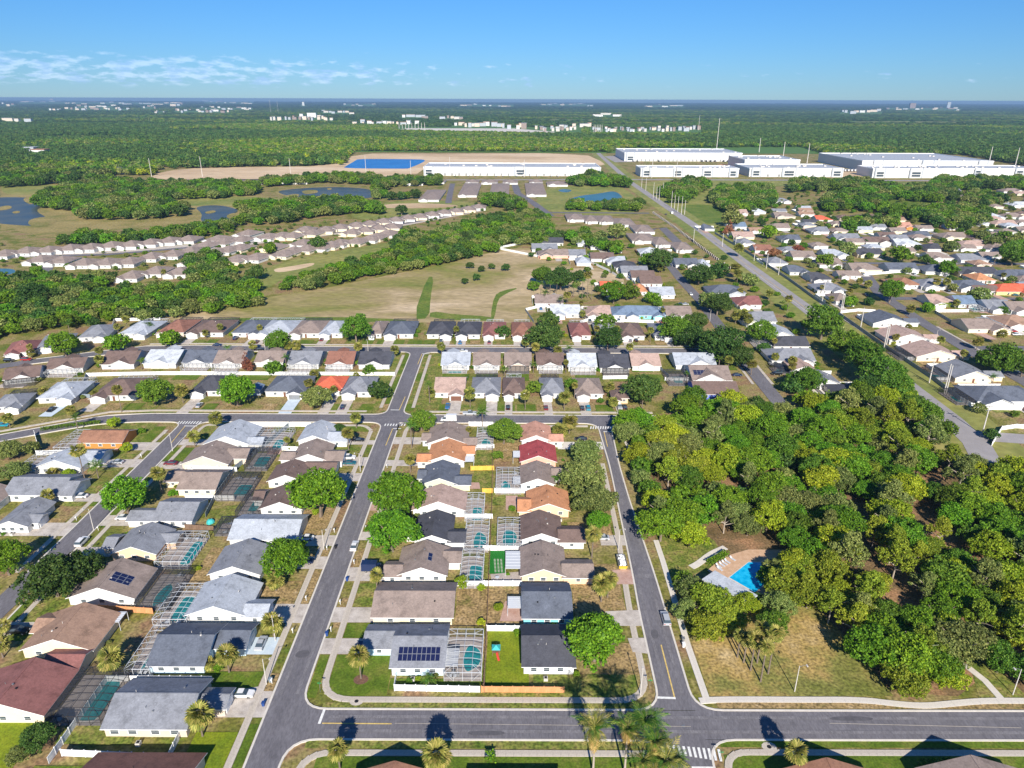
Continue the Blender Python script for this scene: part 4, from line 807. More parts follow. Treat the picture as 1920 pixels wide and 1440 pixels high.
for (xl, xr, yf, yb) in [(782,820,376,357),(856,891,367,344),(915,951,367,344),(985,1022,365,343),(1024,1062,346,340),(1153,1190,420,408),(1190,1226,433,420),(1184,1230,450,436),(1228,1256,457,442),(1267,1300,466,452),(1122,1152,415,403),(1096,1119,414,403),(1062,1094,411,400),
                         (760,790,346,340),(800,830,343,338),(900,930,343,338),(940,968,343,338),(990,1015,342,338),(870,894,343,338)]:
    q = R4((xl, xr, yf, yb)); house([q[0],q[1],q[2],max(q[3],q[2]+14)], 'x', 'villa', 'white', [('w', q[0]+2, q[0]+(q[1]-q[0])*.45, q[2]-3, q[2]+6, 'y', 0)], row=rE['v'], lod=2, world=True, hips=(1,1), vents=False)
for i, cx_ in enumerate(range(240, 570, 17)):
    q = R4((cx_-6, cx_+6, 349-i*.2, 345)); house([q[0],q[1]+3,q[2],q[2]+13], 'x', 'villa', 'white', [], row='in the far row before the construction site', lod=2, world=True, hips=(1,1), vents=False)

# houses past the 300 that show largest: one joined object
HOUSES.sort(key=lambda h: h['y'])
def far_size(h): return 1/depth(h['x'], h['y']) if abs(h['x']) < h['y']*.78+40 else 1
small_h = sorted(HOUSES, key=far_size)[:max(0, len(HOUSES)-300)]
if small_h:
    mats = []; jb = MB()
    for h in small_h:
        stack = [(c, c.matrix_basis.copy()) for c in h['o'].children]; base = Matrix.Translation(h['o'].location) @ Matrix.Rotation(h['o'].rotation_euler.z, 4, 'Z')
        while stack:
            c, m_ = stack.pop()
            if c.data:
                for m2 in c.data.materials:
                    if m2 not in mats: mats.append(m2)
                n0 = len(jb.v); T_ = base @ m_; jb.v += [tuple(T_ @ v.co) for v in c.data.vertices]
                for p in c.data.polygons: jb.f.append(tuple(n0+k for k in p.vertices)); jb.m.append(mats.index(c.data.materials[p.material_index]))
            stack += [(g, m_ @ g.matrix_basis) for g in c.children]
        todo = [h['o']]
        while todo: q_ = todo.pop(); todo += list(q_.children); bpy.data.objects.remove(q_)
        HOUSES.remove(h)
    o = jb.build('farthest_houses', mats); tag(o, 'farthest small houses of the villas and the eastern subdivision', 'houses', kind='stuff')
DRV = [d for d in DRV if d[1][2] < 520]
# ------------------------------------------------------------------ fences
fence([(744,1297),(905,1299)], 'vinyl', 'white vinyl fence in front of the house with eighteen solar panels')
fence([(744,1297),(748,1262)], 'vinyl', 'short white fence return beside the solar panel house')
fence([(907,1299),(1063,1299)], 'orange', 'orange wooden fence beside the white corner fence')
fence([(-6.0,119.4),(-5.9,139),(-6,155),(-6.2,195),(-6.8,224),(-7,250)], 'brown', 'long back fence seen end on between the two centre house columns', world=True)
fence([(916,1184),(986,1184)], 'vinyl', 'white fence below the small round patio'); fence([(857,1100),(982,1099)], 'vinyl', 'white fence between astroturf yard and slate roof')
fence([(908,1033),(984,1033)], 'vinyl', 'white fence above the astroturf yard'); fence([(874,973),(926,973)], 'vinyl', 'white fence between two left column pool cages')
fence([(929,925),(990,925)], 'vinyl', 'white fence under the top right column pool cage'); fence([(891,841),(928,841)], 'vinyl', 'white fence beside the dark round tree')
fence([(884,883),(928,882)], 'yellow', 'longer yellow fence across the grass yard'); fence([(906,925),(926,925)], 'yellow', 'shorter yellow fence beside the pink slab')
fence([(880,799),(925,799)], 'vinyl', 'white fence along the middle street behind the dark tree')
fence([(206,1284),(404,1284)], 'vinyl', 'long white fence below the slate roofed house with cage'); fence([(206,1284),(97,1440)], 'vinyl', 'slanting panelled white fence beside the maroon house pool')
fence([(122,1424),(322,1431)], 'vinyl', 'white fence below the grey corner house'); fence([(322,1431),(342,1390)], 'vinyl', 'short white fence return beside the grey corner house')
fence([(545,801),(488,850),(444,884),(404,942),(388,975)], 'grey', 'long vinyl fence between the two left house columns'); fence([(470,803),(585,803)], 'vinyl', 'white fence along the middle street beside the light grey roofs')
fence([(530,848),(618,850)], 'vinyl', 'white fence under the corner light grey house'); fence([(350,886),(446,888)], 'vinyl', 'white fence above the taupe roof with black cage')
fence([(350,942),(442,942)], 'vinyl', 'white fence under the black pool cage'); fence([(350,997),(404,1000)], 'brown', 'grey weathered fence above the peach gabled house')
fence([(175,1150),(292,1156)], 'orange', 'orange wooden fence above the warm brown roof'); fence([(70,860),(150,857)], 'vinyl', 'white fence under the orange walled house')
fence([(66,822),(74,850)], 'vinyl', 'short pale fence at the left behind the orange house')
fence([(162,712),(220,710),(302,708),(480,707),(740,706)], 'vinyl', 'very long white fence between the two middle rows'); fence([(162,712),(152,752),(170,752)], 'grey', 'fence return beside the brown house on the bend')
fence([(208,629),(214,608),(300,605)], 'vinyl', 'white fence around the back of the light grey house by the oaks')
fence([(1130,710),(1176,709)], 'vinyl', 'white fence behind the charcoal house with cage'); fence([(1246,712),(1300,712),(1330,710)], 'vinyl', 'white fence below the small green pool'); fence([(1236,690),(1254,708)], 'grey', 'fence beside the red gabled house')
fence([(1086,606),(1105,600),(1165,602),(1225,604)], 'vinyl', 'white fence behind the blue roofed houses')
fence([(980,457),(929,467),(1018,484)], 'vinyl', 'white fence corner at the far end of the field', step=3); fence([(1105,492),(1140,508),(1162,522)], 'vinyl', 'white fence along the right edge of the field', step=3)
fence([(984,583),(1012,576),(1040,574)], 'vinyl', 'white fence at the lower right corner of the field', step=3); fence([(984,583),(1000,606)], 'grey', 'fence closing the field beside the palms', step=3); fence([(1056,590),(1100,590)], 'vinyl', 'white fence below the white roof beside the field', step=3)
fence([(1222,398),(1262,425),(1345,487),(1372,505)], 'pillar', 'dark fence with pale pillars along the left of the boulevard', step=5, h=2)
fence([(1338,436),(1400,472),(1480,524),(1527,558),(1572,587),(1652,643),(1752,709),(1800,746)], 'grey', 'long grey fence along the right of the boulevard', h=2, step=3)
fence([(1800,746),(1820,757),(1850,762),(1990,763)], 'vinyl', 'curving white fence at the boulevard bend', h=2)
fence([(1575,583),(1608,579),(1640,581)], 'vinyl', 'white fence beside the first slate house right of the boulevard'); fence([(1656,636),(1716,637)], 'vinyl', 'white fence between the two pinkish roofed houses')
fence([(1700,670),(1790,671)], 'vinyl', 'white fence below the lower pinkish roof'); fence([(1753,708),(1835,706)], 'vinyl', 'white fence behind the large slate house at the right edge')
fence([(1752,580),(1815,579)], 'vinyl', 'white fence behind the taupe house at the street bend'); fence([(1751,581),(1793,606),(1820,606)], 'grey', 'slanting fence along the eastern side street')
fence([(1619,512),(1685,506)], 'vinyl', 'white fence beside the rust roofed house with cage'); fence([(1604,462),(1665,458)], 'vinyl', 'white fence behind the dark roof in the eastern houses'); fence([(1784,465),(1862,466)], 'vinyl', 'white fence left of the grey roof at the right')
fence([(1565,420),(1625,425),(1665,430)], 'vinyl', 'white wall along the far eastern street', step=3); fence([(1860,830),(1878,800),(1905,796),(1990,800)], 'vinyl', 'curved white wall at the right edge by the boulevard')
fence([(912,1299),(915,1184)], 'brown', 'brown fence beside the lawn with toys')
fence([(420,343),(780,337)], 'black', 'long dark silt fence along the construction site', step=20, h=2.5); fence([(272,345),(420,343)], 'black', 'left end of the dark silt fence', step=20, h=2.5)

# ------------------------------------------------------------------ lawns per lot (colour of the turf itself)
for a in [(-44.2,-42.1,117,129.8,'lawn_green'),(-40,28,114.3,115.7,'lawn_green'),(-40.3,-27,117.6,129.8,'lawn_green'),(-40.3,-33,135.4,140.6,'lawn_green'),(-40.3,-34,146.6,156,'lawn_mixed'),(-43.7,-42.1,139,150,'lawn_dry'),(-43.7,-42.1,159,172,'lawn_dry'),(-40.3,-34,159,171,'lawn_mixed'),
          (-26.8,-6.6,119.4,122.6,'lawn_green'),(-40,30,114.4,115.8,'lawn_mixed'),(-5.6,4,119.6,138.4,'lawn_lime'),(-5.6,22,117.4,119.2,'lawn_mixed'),(5,28,117.4,124,'lawn_mixed'),(20,29,124,134,'lawn_dry'),(-6,4,140,154,'lawn_dry'),(-14,-6.2,139.5,154,'lawn_dry'),
          (-6.1,1.5,173,185,'lawn_mixed'),(-13,-6.4,222.5,238,'lawn_mixed'),(-13,-6.5,206,221,'lawn_mixed'),(-8.5,-6.4,156,172,'lawn_mixed'),(-6.2,4,195.5,210,'lawn_mixed'),(-6.4,4,225,240,'lawn_dry'),(16,29,141,165,'lawn_dry'),(17,30,176,186,'lawn_dry'),
          (-91.4,-76,105,122,'lawn_mixed'),(-92,-60,96,100,'lawn_green'),(-64,-55.5,98,108,'lawn_lime'),(-70,-55.6,117,124.5,'lawn_green'),(-53.8,-51.9,96,110,'lawn_green'),(-66,-55.6,145,157,'lawn_dry'),(-53.8,-51.9,145,172,'lawn_dry'),(-64,-55.6,164,172,'lawn_dry'),(-53.8,-51.9,117,124,'lawn_dry'),
          (-66,-55.6,179,205,'lawn_dry'),(-66,-55.6,249,254,'lawn_green'),(-66,-55.6,230,243,'lawn_mixed'),(-93.5,-83,228,254,'lawn_mixed'),(-120.8,-108,141,162,'lawn_mixed'),(-124.4,-122.5,141,160,'lawn_green'),(-120.8,-110,134,141,'lawn_green'),(-124.4,-122.4,182,213,'lawn_green'),(-120.8,-109,219.5,235,'lawn_green'),(-124.4,-122.4,219,235,'lawn_green'),(-120.8,-110,241,254,'lawn_mixed'),
          (-86,-79,146,172,'lawn_dry'),(-91,-84,179,195,'lawn_mixed'),(-156,-135.6,238,253,'lawn_green'),(-150,-135.8,194,210,'lawn_mixed'),(-133.8,-132,194,210,'lawn_green'),(-146,-135.8,217,230,'lawn_mixed'),(-150,-136,180,187,'lawn_dry'),(-112,-96,96,120,'lawn_lime'),(-116,-104,131,140,'lawn_mixed'),
          (-160,-140,228,256,'lawn_mixed'),(41,180,105.0,106.4,'lawn_mixed'),(42,180,104.8,106.3,'lawn_green'),(42,180,85,103,'lawn_green'),(-41,28,104.2,106.1,'lawn_mixed'),(-38,28,85,102.4,'lawn_green'),(44,180,114.6,116.2,'lawn_dry'),
          (-70,-56,267,271,'lawn_mixed'),(-58,-55.6,270,300,'lawn_mixed'),(-53.9,-51.8,268,340,'lawn_green'),(-44,-42.2,268,340,'lawn_mixed'),(-40.4,-30,272,340,'lawn_mixed'),(-65,-55.6,300,341,'lawn_mixed'),(57,67,315,340,'lawn_green'),(98,108,318,340,'lawn_green')]:
    lotw(*a)
for x in np.arange(-170, 95, 8.2):   # turf between driveways in the middle rows
    for (y0, y1) in ((268.9,276),(355,362)):
        if random.random() < .75: lotw(x, x+random.uniform(4.5,8), y0, y1, random.choice(('lawn_mixed','lawn_green','lawn_green','lawn_dry')))
for x in np.arange(-172, 90, 15.5):
    if random.random() < .8: lotw(x, x+random.uniform(6,14), 303, 312, random.choice(('lawn_green','lawn_mixed','lawn_green')))
# front garden bed, slabs
sheet('flower_bed', chaikin([(P(681,1277)[0]+1.7*math.cos(t), P(681,1277)[1]+1.5*math.sin(t)) for t in np.linspace(0, 6.283, 12)[:-1]], 1), 'mulch', zlay(.09))
def slab(px, mat, z=.13, name='patio_slab', label=None): sheet(name, pxs(px), mat, zlay(z), label)
slab([(950,957),(974,957),(972,930),(950,930)], 'pavers_pink'); slab([(880,918),(902,918),(900,906),(882,906)], 'pavers_pink'); slab([(920,1077),(949,1077),(949,1034),(921,1034)], 'astroturf', label='green astroturf yard')
slab([(925,1095),(984,1092),(984,1072),(922,1078)], 'pool_deck'); slab([(940,1166),(985,1166),(985,1128),(950,1128)], 'pavers_pink')
for i in range(3):
    for j in range(10): slab([(930+i*6-.2*j,1074-j*2.6),(933.5+i*6-.2*j,1074-j*2.6),(933.5+i*6-.2*j,1073-j*2.6),(930+i*6-.2*j,1073-j*2.6)], 'concrete_light', .16, 'stepping_stone')
slab([(1138,1146),(1200,1143),(1207,1173),(1150,1173)], 'driveway', name='driveway'); slab([(1180,1196),(1212,1195),(1219,1225),(1190,1222)], 'driveway', name='driveway'); slab([(1150,1068),(1185,1067),(1191,1095),(1160,1095)], 'pavers_pink', name='driveway')
slab([(438,1340),(470,1340),(500,1290),(440,1300)], 'driveway', .12, 'driveway')

# ------------------------------------------------------------------ club pool in the wood
cd = sheet('pool_terrace', pxs([(1328,1068),(1358,1042),(1405,1028),(1500,1028),(1520,1110),(1430,1130),(1400,1112)]), 'clubhouse_deck', zlay(.13), 'tan terrace round the club pool')
cp = pxs([(1370,1081),(1406,1052),(1490,1052),(1418,1108)]); cx_, cy_ = sum(p[0] for p in cp)/4, sum(p[1] for p in cp)/4
o = thing('swimming_pool', (cx_, cy_, 0), 'bright blue club pool among the trees of the park wood', 'swimming pool')
m = MB(); m.face([((a-cx_)*1.05, (b-cy_)*1.05, .20) for a, b in cp]); m.build('coping', M['concrete_light'], o)
m = MB(); m.face([(a-cx_, b-cy_, .22) for a, b in cp]); m.build('water', M['club_water'], o)
cb = [P(1322,1085,3.6), P(1345,1070,3.6), P(1420,1112,3.6), P(1400,1124,3.6)]; bx, by = cb[0]
o = thing('clubhouse', (bx, by, 0), 'white flat-roofed club building beside the blue pool', 'building')
m = MB(); q = [(a-bx, b-by) for a, b in cb][::-1]
for i in range(4): a, b = q[i], q[(i+1)%4]; m.face([(*b,0),(*a,0),(*a,3.4),(*b,3.4)])
m.build('wall', M['wall_white'], o); m = MB(); c0 = (sum(a for a,_ in q)/4, sum(b for _,b in q)/4); qq = [(c0[0]+(a-c0[0])*1.06, c0[1]+(b-c0[1])*1.1) for a, b in q]
m.face([(*p,3.75) for p in qq][::-1])
for i in range(4): a, b = qq[i], qq[(i+1)%4]; m.face([(*b,3.4),(*a,3.4),(*a,3.75),(*b,3.75)])
m.build('roof', M['roof_white'], o)
lm = MB(); lm.box(-.32,.32,-.95,.45,.28,.34); lm.face([(-.32,.45,.34),(.32,.45,.34),(.32,1.0,.75),(-.32,1.0,.75)])
for a in (-.26,.26):
    for b in (-.8,.35): lm.box(a-.03,a+.03,b-.03,b+.03,0,.28)
LM = lm.mesh('lounge_chair', M['alum_white'])
for i, (a, b) in enumerate([(1350,1061),(1356,1058),(1361,1055),(1366,1052),(1352,1066),(1376,1047)]):
    x, y = P(a, b); o = link('lounge_chair', LM, None, (x, y, .08), .6); tag(o, 'white lounge chair, %s from left in the line by the club pool' % ordw(i+1), 'lounge chair', 'lounge chairs at the club pool')

# ------------------------------------------------------------------ vegetation
def fastquads(name, V, mat):
    n = len(V)//4; me = bpy.data.meshes.new(name); me.vertices.add(len(V)); me.vertices.foreach_set('co', V.astype(np.float32).ravel())
    me.loops.add(4*n); me.loops.foreach_set('vertex_index', np.arange(4*n, dtype=np.int32)); me.polygons.add(n); me.polygons.foreach_set('loop_start', np.arange(0, 4*n, 4, dtype=np.int32))
    me.update(calc_edges=True); me.materials.append(mat); return me
def unit(v): return v/np.maximum(np.linalg.norm(v, axis=1, keepdims=True), 1e-6)
def crown_mesh(name, seed, N, size, kind, mat):
    """crown of unit radius made of leaf clumps over many boughs; base at z = 0"""
    r = np.random.default_rng(seed)
    if kind == 'round':
        nb = 34; d = unit(r.normal(size=(nb,3))); d[:,2] = np.abs(d[:,2])*1.0-.15; c = d*r.uniform(.42,.74,(nb,1)); c[:,2] = c[:,2]*.80+.50; rad = r.uniform(.20,.34,nb)
        c = np.vstack([c, [[0,0,.5],[.2,.1,.7],[-.2,-.1,.7]]]); rad = np.append(rad, [.42,.4,.4])
    elif kind == 'wide':
        nb = 40; a = r.uniform(0,6.283,nb); q = np.sqrt(r.uniform(0,1,nb))*.82; c = np.c_[q*np.cos(a), q*np.sin(a), .62-.38*q**2+r.uniform(-.12,.12,nb)]; rad = r.uniform(.15,.27,nb)
        c = np.vstack([c, [[0,0,.45]]]); rad = np.append(rad, [.5])
    elif kind == 'pine':
        nb = 26; a = r.uniform(0,6.283,nb); z = r.uniform(.35,1.5,nb); q = r.uniform(.15,.8,nb)*np.clip(1.6-z, .35, 1); c = np.c_[q*np.cos(a), q*np.sin(a), z]; rad = r.uniform(.14,.27,nb)
    else:   # column / conical
        nb = 26; z = r.uniform(.05,2.3,nb); q = (1-z/2.5)*.62; a = r.uniform(0,6.283,nb); c = np.c_[q*np.cos(a), q*np.sin(a), z]; rad = r.uniform(.18,.3,nb)*(1.2-z/3.2)
    nc = len(rad)*(13 if N > 900 else 5); pi = r.choice(len(rad), nc, p=rad**2/np.sum(rad**2)); dd = unit(r.normal(size=(nc,3))+np.array([0,0,.3]))
    big_c, big_r = c.copy(), rad.copy(); c = c[pi] + dd*(rad[pi]*r.uniform(.6,1.0,nc))[:,None]; rad = rad[pi]*r.uniform(.26,.48,nc)
    w_ = rad**2; w_ /= w_.sum(); idx = r.choice(len(rad), N*2, p=w_)
    d = unit(r.normal(size=(N*2,3)) + np.array([0,0,.25])); p = c[idx] + d*(rad[idx]*np.where(r.uniform(size=N*2) < .08, r.uniform(1.1,1.7,N*2), r.uniform(.6,1.12,N*2)))[:,None]
    inside = np.zeros(N*2, bool)
    for cc_, rr_ in zip(big_c, big_r): inside |= (np.linalg.norm((p-cc_), axis=1) < rr_*.62)
    p, d = p[~inside][:N], d[~inside][:N]; n = len(p)
    nrm = unit(d + r.normal(size=(n,3))*.75 + np.array([0,0,.15])); t = unit(np.cross(nrm, r.normal(size=(n,3)))); b = np.cross(nrm, t)
    s = size*r.uniform(.55,1.3,(n,1)); k = r.uniform(.5,1,(n,1))
    V = np.empty((n,4,3)); V[:,0] = p - t*s*k; V[:,1] = p - b*s*.55 + t*s*.1; V[:,2] = p + t*s; V[:,3] = p + b*s*.6
    V = V.reshape(-1,3); V[:,2] = np.maximum(V[:,2], .02); return fastquads(name, V, mat)
def trunk_mesh(seed, kind, mat):
    r = random.Random(seed); m = MB(); th = {'round':.35,'wide':.35,'pine':1.2,'column':.3}[kind]
    tip = .9 if kind != 'pine' else 1.5
    m.tube([(0,0,-.02),(r.uniform(-.03,.03),r.uniform(-.03,.03),th*.6),(r.uniform(-.06,.06),r.uniform(-.06,.06),th)], [.055,.042,.036] if kind != 'pine' else [.04,.032,.02], 6)
    for i in range(6 if kind != 'column' else 2):
        a = i*1.05+r.uniform(-.3,.3); z0 = th*(.75 if kind != 'pine' else r.uniform(.45,1)); q = r.uniform(.35,.68)
        m.tube([(0,0,z0),(math.cos(a)*q*.5, math.sin(a)*q*.5, z0+.16),(math.cos(a)*q, math.sin(a)*q, z0+r.uniform(.18,.42))], [.03,.02,.009], 5)
    return m.mesh('trunk', mat)
KINDS = ('round','wide','pine','column'); CR = {}; TR = {}
LOD = {0:(9500,.050),1:(3600,.078),2:(1100,.135)}
def crown_proto(kind, lod, var):
    k = (kind, lod, var)
    if k not in CR:
        N, s = LOD[lod]; N = int(N*(.6 if kind in ('pine','column') else 1)); CR[k] = crown_mesh('crown', hash(kind) % 1 + KINDS.index(kind)*100+var*7+lod, N, s, kind, M['leaf_green'])
    return CR[k]
def trunk_proto(kind, var, pale):
    k = (kind, var, pale)
    if k not in TR: TR[k] = trunk_mesh(KINDS.index(kind)*10+var, kind, M['bark_pale' if pale else 'bark'])
    return TR[k]
TREES = []    # x, y, radius, height of crown base, crown height factor, kind, tone, note
def tree_px(cx, cy, rpx, tone='green', kind='round', note='', hz=None):
    """a tree whose crown is centred at this pixel with this radius in pixels"""
    zc = 4.0
    for _ in range(4):
        x, y = P(cx, cy, zc); r = rpx*depth(x, y, zc)/FPX; base = (.30 if kind != 'pine' else .75)*r; zc = base + .42*r
    TREES.append([x, y, r, kind, tone, note])
for t in [(598,930,68,'bright','round','the biggest street oak left of the road'),(742,926,58,'bright','wide','the upper of two oaks right of the road'),(736,1002,56,'bright','round','the lower of two oaks right of the road'),(538,1050,51,'bright','round','the oak at the left kerb below the biggest one'),
          (235,936,50,'bright','round','the dense oak over the far-left street'),(1092,890,48,'olive','wide','upper half of the olive willowy pair'),(1118,938,44,'olive','wide','lower half of the olive willowy pair'),(1098,850,38,'olive','round','top of the olive willowy group'),(1125,975,26,'bright','round','green tree at the foot of the olive group'),
          (1120,1200,68,'bright','round','the big round oak over the charcoal roof'),(945,810,36,'green','round','dark round tree behind the orange roofs'),(934,855,13,'green','round','small bush below the dark round tree'),(790,788,31,'green','wide','oak at the crosswalk corner'),
          (100,1085,68,'dark','wide','large dark oak at the left'),(165,1075,40,'dark','round','right lobe beside the large dark oak'),(12,1058,46,'bright','round','bright tree at the left edge'),(75,1392,36,'dark','round','dark shrub tree in the bottom left corner'),(40,1420,26,'olive','wide','greyish shrub at the bottom left'),
          (287,740,38,'green','round',''),(443,738,41,'bright','round',''),(593,744,35,'olive','wide',''),(712,733,26,'green','round',''),(118,652,33,'bright','round',''),(218,647,26,'dark','wide',''),(318,638,24,'dark','wide',''),(520,640,28,'green','wide',''),(666,621,35,'green','round',''),(942,622,18,'green','round',''),
          (1020,630,40,'dark','wide',''),(1030,598,24,'bright','round',''),(1140,636,31,'dark','round',''),(1136,602,24,'green','wide',''),(1204,726,44,'dark','wide',''),(1266,612,38,'green','wide',''),(1300,630,34,'dark','wide',''),(1356,640,52,'dark','wide',''),(1390,665,30,'dark','wide',''),(1305,600,28,'dark','wide',''),(1424,622,32,'green','round',''),
          (510,692,20,'olive','wide',''),(692,695,15,'green','round',''),(871,1092,17,'lime','round','small lime tree on the back fence'),(905,1166,10,'lime','round','small citrus below it'),(905,1100,9,'lime','round',''),(1005,725,18,'lime','wide',''),(1070,718,16,'bright','round',''),(1056,745,10,'olive','round',''),(1432,648,15,'bright','round',''),
          (130,895,14,'lime','round','round clipped tree left of the palms'),(265,812,9,'bright','round','small tree on the corner lawn'),(215,798,14,'lime','round','bushy tree on the middle street bend'),(240,845,13,'lime','round','bush by the orange walled house'),(325,905,12,'bright','wide',''),(325,928,10,'bright','round',''),(635,805,15,'dark','wide','shrubby tree on the light grey corner house'),
          (235,662,1,'green','round',''),(1365,430,12,'rust','column','tall rust red dead tree by the boulevard'),(1495,462,12,'rust','wide','rust red bare tree right of the boulevard'),(1450,470,14,'rust','wide','rust coloured bushes by the boulevard fence'),(462,690,15,'rust','column','rust red dead cypress'),
          (30,890,30,'olive','wide','scrub at the left edge'),(15,850,26,'olive','wide','upper scrub at the left edge'),(60,845,18,'olive','wide',''),(1543,603,44,'green','round',''),(1590,640,42,'green','wide',''),(1618,668,46,'green','round',''),(1655,694,48,'green','round',''),(1672,722,40,'green','round',''),(1628,722,36,'dark','round',''),(1560,610,24,'olive','wide',''),
          (1512,705,38,'green','wide',''),(1490,720,24,'bright','round',''),(1345,568,30,'dark','round',''),(1330,560,26,'green','wide',''),(1150,548,28,'bright','round',''),(1180,545,22,'green','round',''),(1222,556,18,'dark','wide',''),(1238,488,28,'dark','round',''),(1215,484,20,'green','wide',''),(1310,510,30,'dark','wide',''),(1345,505,22,'green','round',''),
          (1405,520,18,'lime','round',''),(1150,460,20,'green','round',''),(1155,430,22,'green','round',''),(1125,440,16,'dark','round',''),(1095,430,13,'green','round',''),(1000,440,16,'green','round',''),(1372,405,24,'green','round',''),(1440,430,20,'dark','round',''),(1670,543,28,'bright','round',''),(1838,545,22,'bright','round',''),(1740,570,15,'bright','round',''),
          (1595,560,17,'bright','round',''),(1628,560,12,'bright','round',''),(1545,482,19,'green','round',''),(1588,460,20,'dark','round',''),(1686,470,24,'dark','wide',''),(1735,480,14,'bright','round',''),(1775,495,22,'olive','wide',''),(1880,665,46,'green','wide',''),(1920,680,30,'dark','round',''),(1845,665,20,'green','round',''),(1650,650,10,'green','round',''),(1900,470,30,'green','wide',''),
          (1860,800,16,'olive','pine',''),(1838,752,15,'olive','pine',''),(1905,765,10,'green','pine',''),(1782,455,17,'dark','wide',''),(60,555,30,'dark','wide',''),(480,512,22,'dark','wide','lone round tree on the golf course'),(750,395,14,'dark','round','lone dark tree on the far fairway'),(595,458,20,'green','round',''),(505,468,16,'dark','wide',''),
          (880,498,9,'dark','round','first of the field saplings'),(902,505,8,'dark','round','field sapling'),(920,500,8,'dark','round','field sapling'),(948,502,9,'dark','round','field sapling'),(892,521,9,'dark','round','field sapling'),(870,528,8,'dark','round','field sapling'),
          (1050,520,34,'dark','wide','dark grove beside the field'),(1015,515,26,'green','wide','left part of the grove beside the field'),(1085,515,18,'dark','wide','right part of the grove beside the field'),(1000,535,14,'green','round','')]:
    if t[2] > 1: tree_px(*t)
# park wood: every tree its own
def scatter(poly, gap, rnd, tries=6000, avoid=()):
    xs = [p[0] for p in poly]; ys = [p[1] for p in poly]; pts = []; cell = {}
    A = (max(xs)-min(xs))*(max(ys)-min(ys)); tries = min(tries, int(A/gap/gap*6)+50)
    for _ in range(tries):
        x, y = rnd.uniform(min(xs), max(xs)), rnd.uniform(min(ys), max(ys))
        if not inpoly(x, y, poly) or any(inpoly(x, y, a) for a in avoid): continue
        k = (int(x//gap), int(y//gap))
        if any(math.hypot(x-a, y-b) < gap for i in (-1,0,1) for j in (-1,0,1) for a, b in cell.get((k[0]+i, k[1]+j), ())): continue
        cell.setdefault(k, []).append((x, y)); pts.append((x, y))
    return pts
FR = random.Random(11)
WOOD = pxs(FOREST_PX)
clear = [pxs([(1320,1100),(1300,1000),(1400,1000),(1490,1040),(1500,1100),(1450,1140),(1400,1140)]), pxs([(1690,1020),(1780,1010),(1760,950),(1700,930)]), pxs([(1580,940),(1640,960),(1630,1080),(1580,1060)]), pxs([(1200,830),(1240,830),(1240,870),(1215,870)]), pxs([(1800,1190),(1860,1190),(1960,1340),(1800,1340)]),
         pxs([(1410,905),(1520,900),(1530,930),(1420,930)]), pxs([(1690,895),(1790,905),(1800,935),(1710,920)])]
for (x, y) in scatter(WOOD, 5.9, FR, 14000, clear):
    yl = .14 + .42*(math.sin(x*.07+1)*math.sin(y*.045+.5)+.35)
    yl += .2 if y < 170 else 0
    q = FR.random()
    if q < yl: tone = FR.choice(('yellow','yellow','olive','lime'))
    else: tone = FR.choice(('bright','green','lime','olive','bright'))
    kind = FR.choice(('pine','wide','pine')) if tone in ('yellow','olive') else FR.choice(('round','wide','round'))
    TREES.append([x, y, FR.uniform(4.6, 7.6)*(1 if kind != 'pine' else .85), kind, tone, 'W'])
for t in [(1300,1100,34,'olive'),(1335,1120,44,'yellow'),(1330,1170,44,'yellow'),(1370,1150,38,'yellow'),(1290,1140,30,'olive'),(1400,1130,30,'lime'),(1450,1165,34,'green'),(1480,1085,48,'yellow'),(1520,1110,44,'yellow'),(1550,1060,38,'yellow'),(1465,1125,34,'olive'),(1700,1230,60,'bright'),(1760,1240,50,'bright'),(1660,1180,50,'bright'),(1620,1140,46,'yellow'),(1720,1170,44,'bright'),(1780,1180,40,'lime'),(1880,1230,44,'green'),(1910,1180,44,'lime'),(1445,1075,24,'green'),(1285,1085,26,'green'),(1458,1062,30,'olive'),(1490,1050,34,'lime'),(1425,1118,16,'olive')]:
    tree_px(t[0], t[1], t[2], t[3], 'wide' if t[3] in ('yellow','olive') else 'round', 'W')
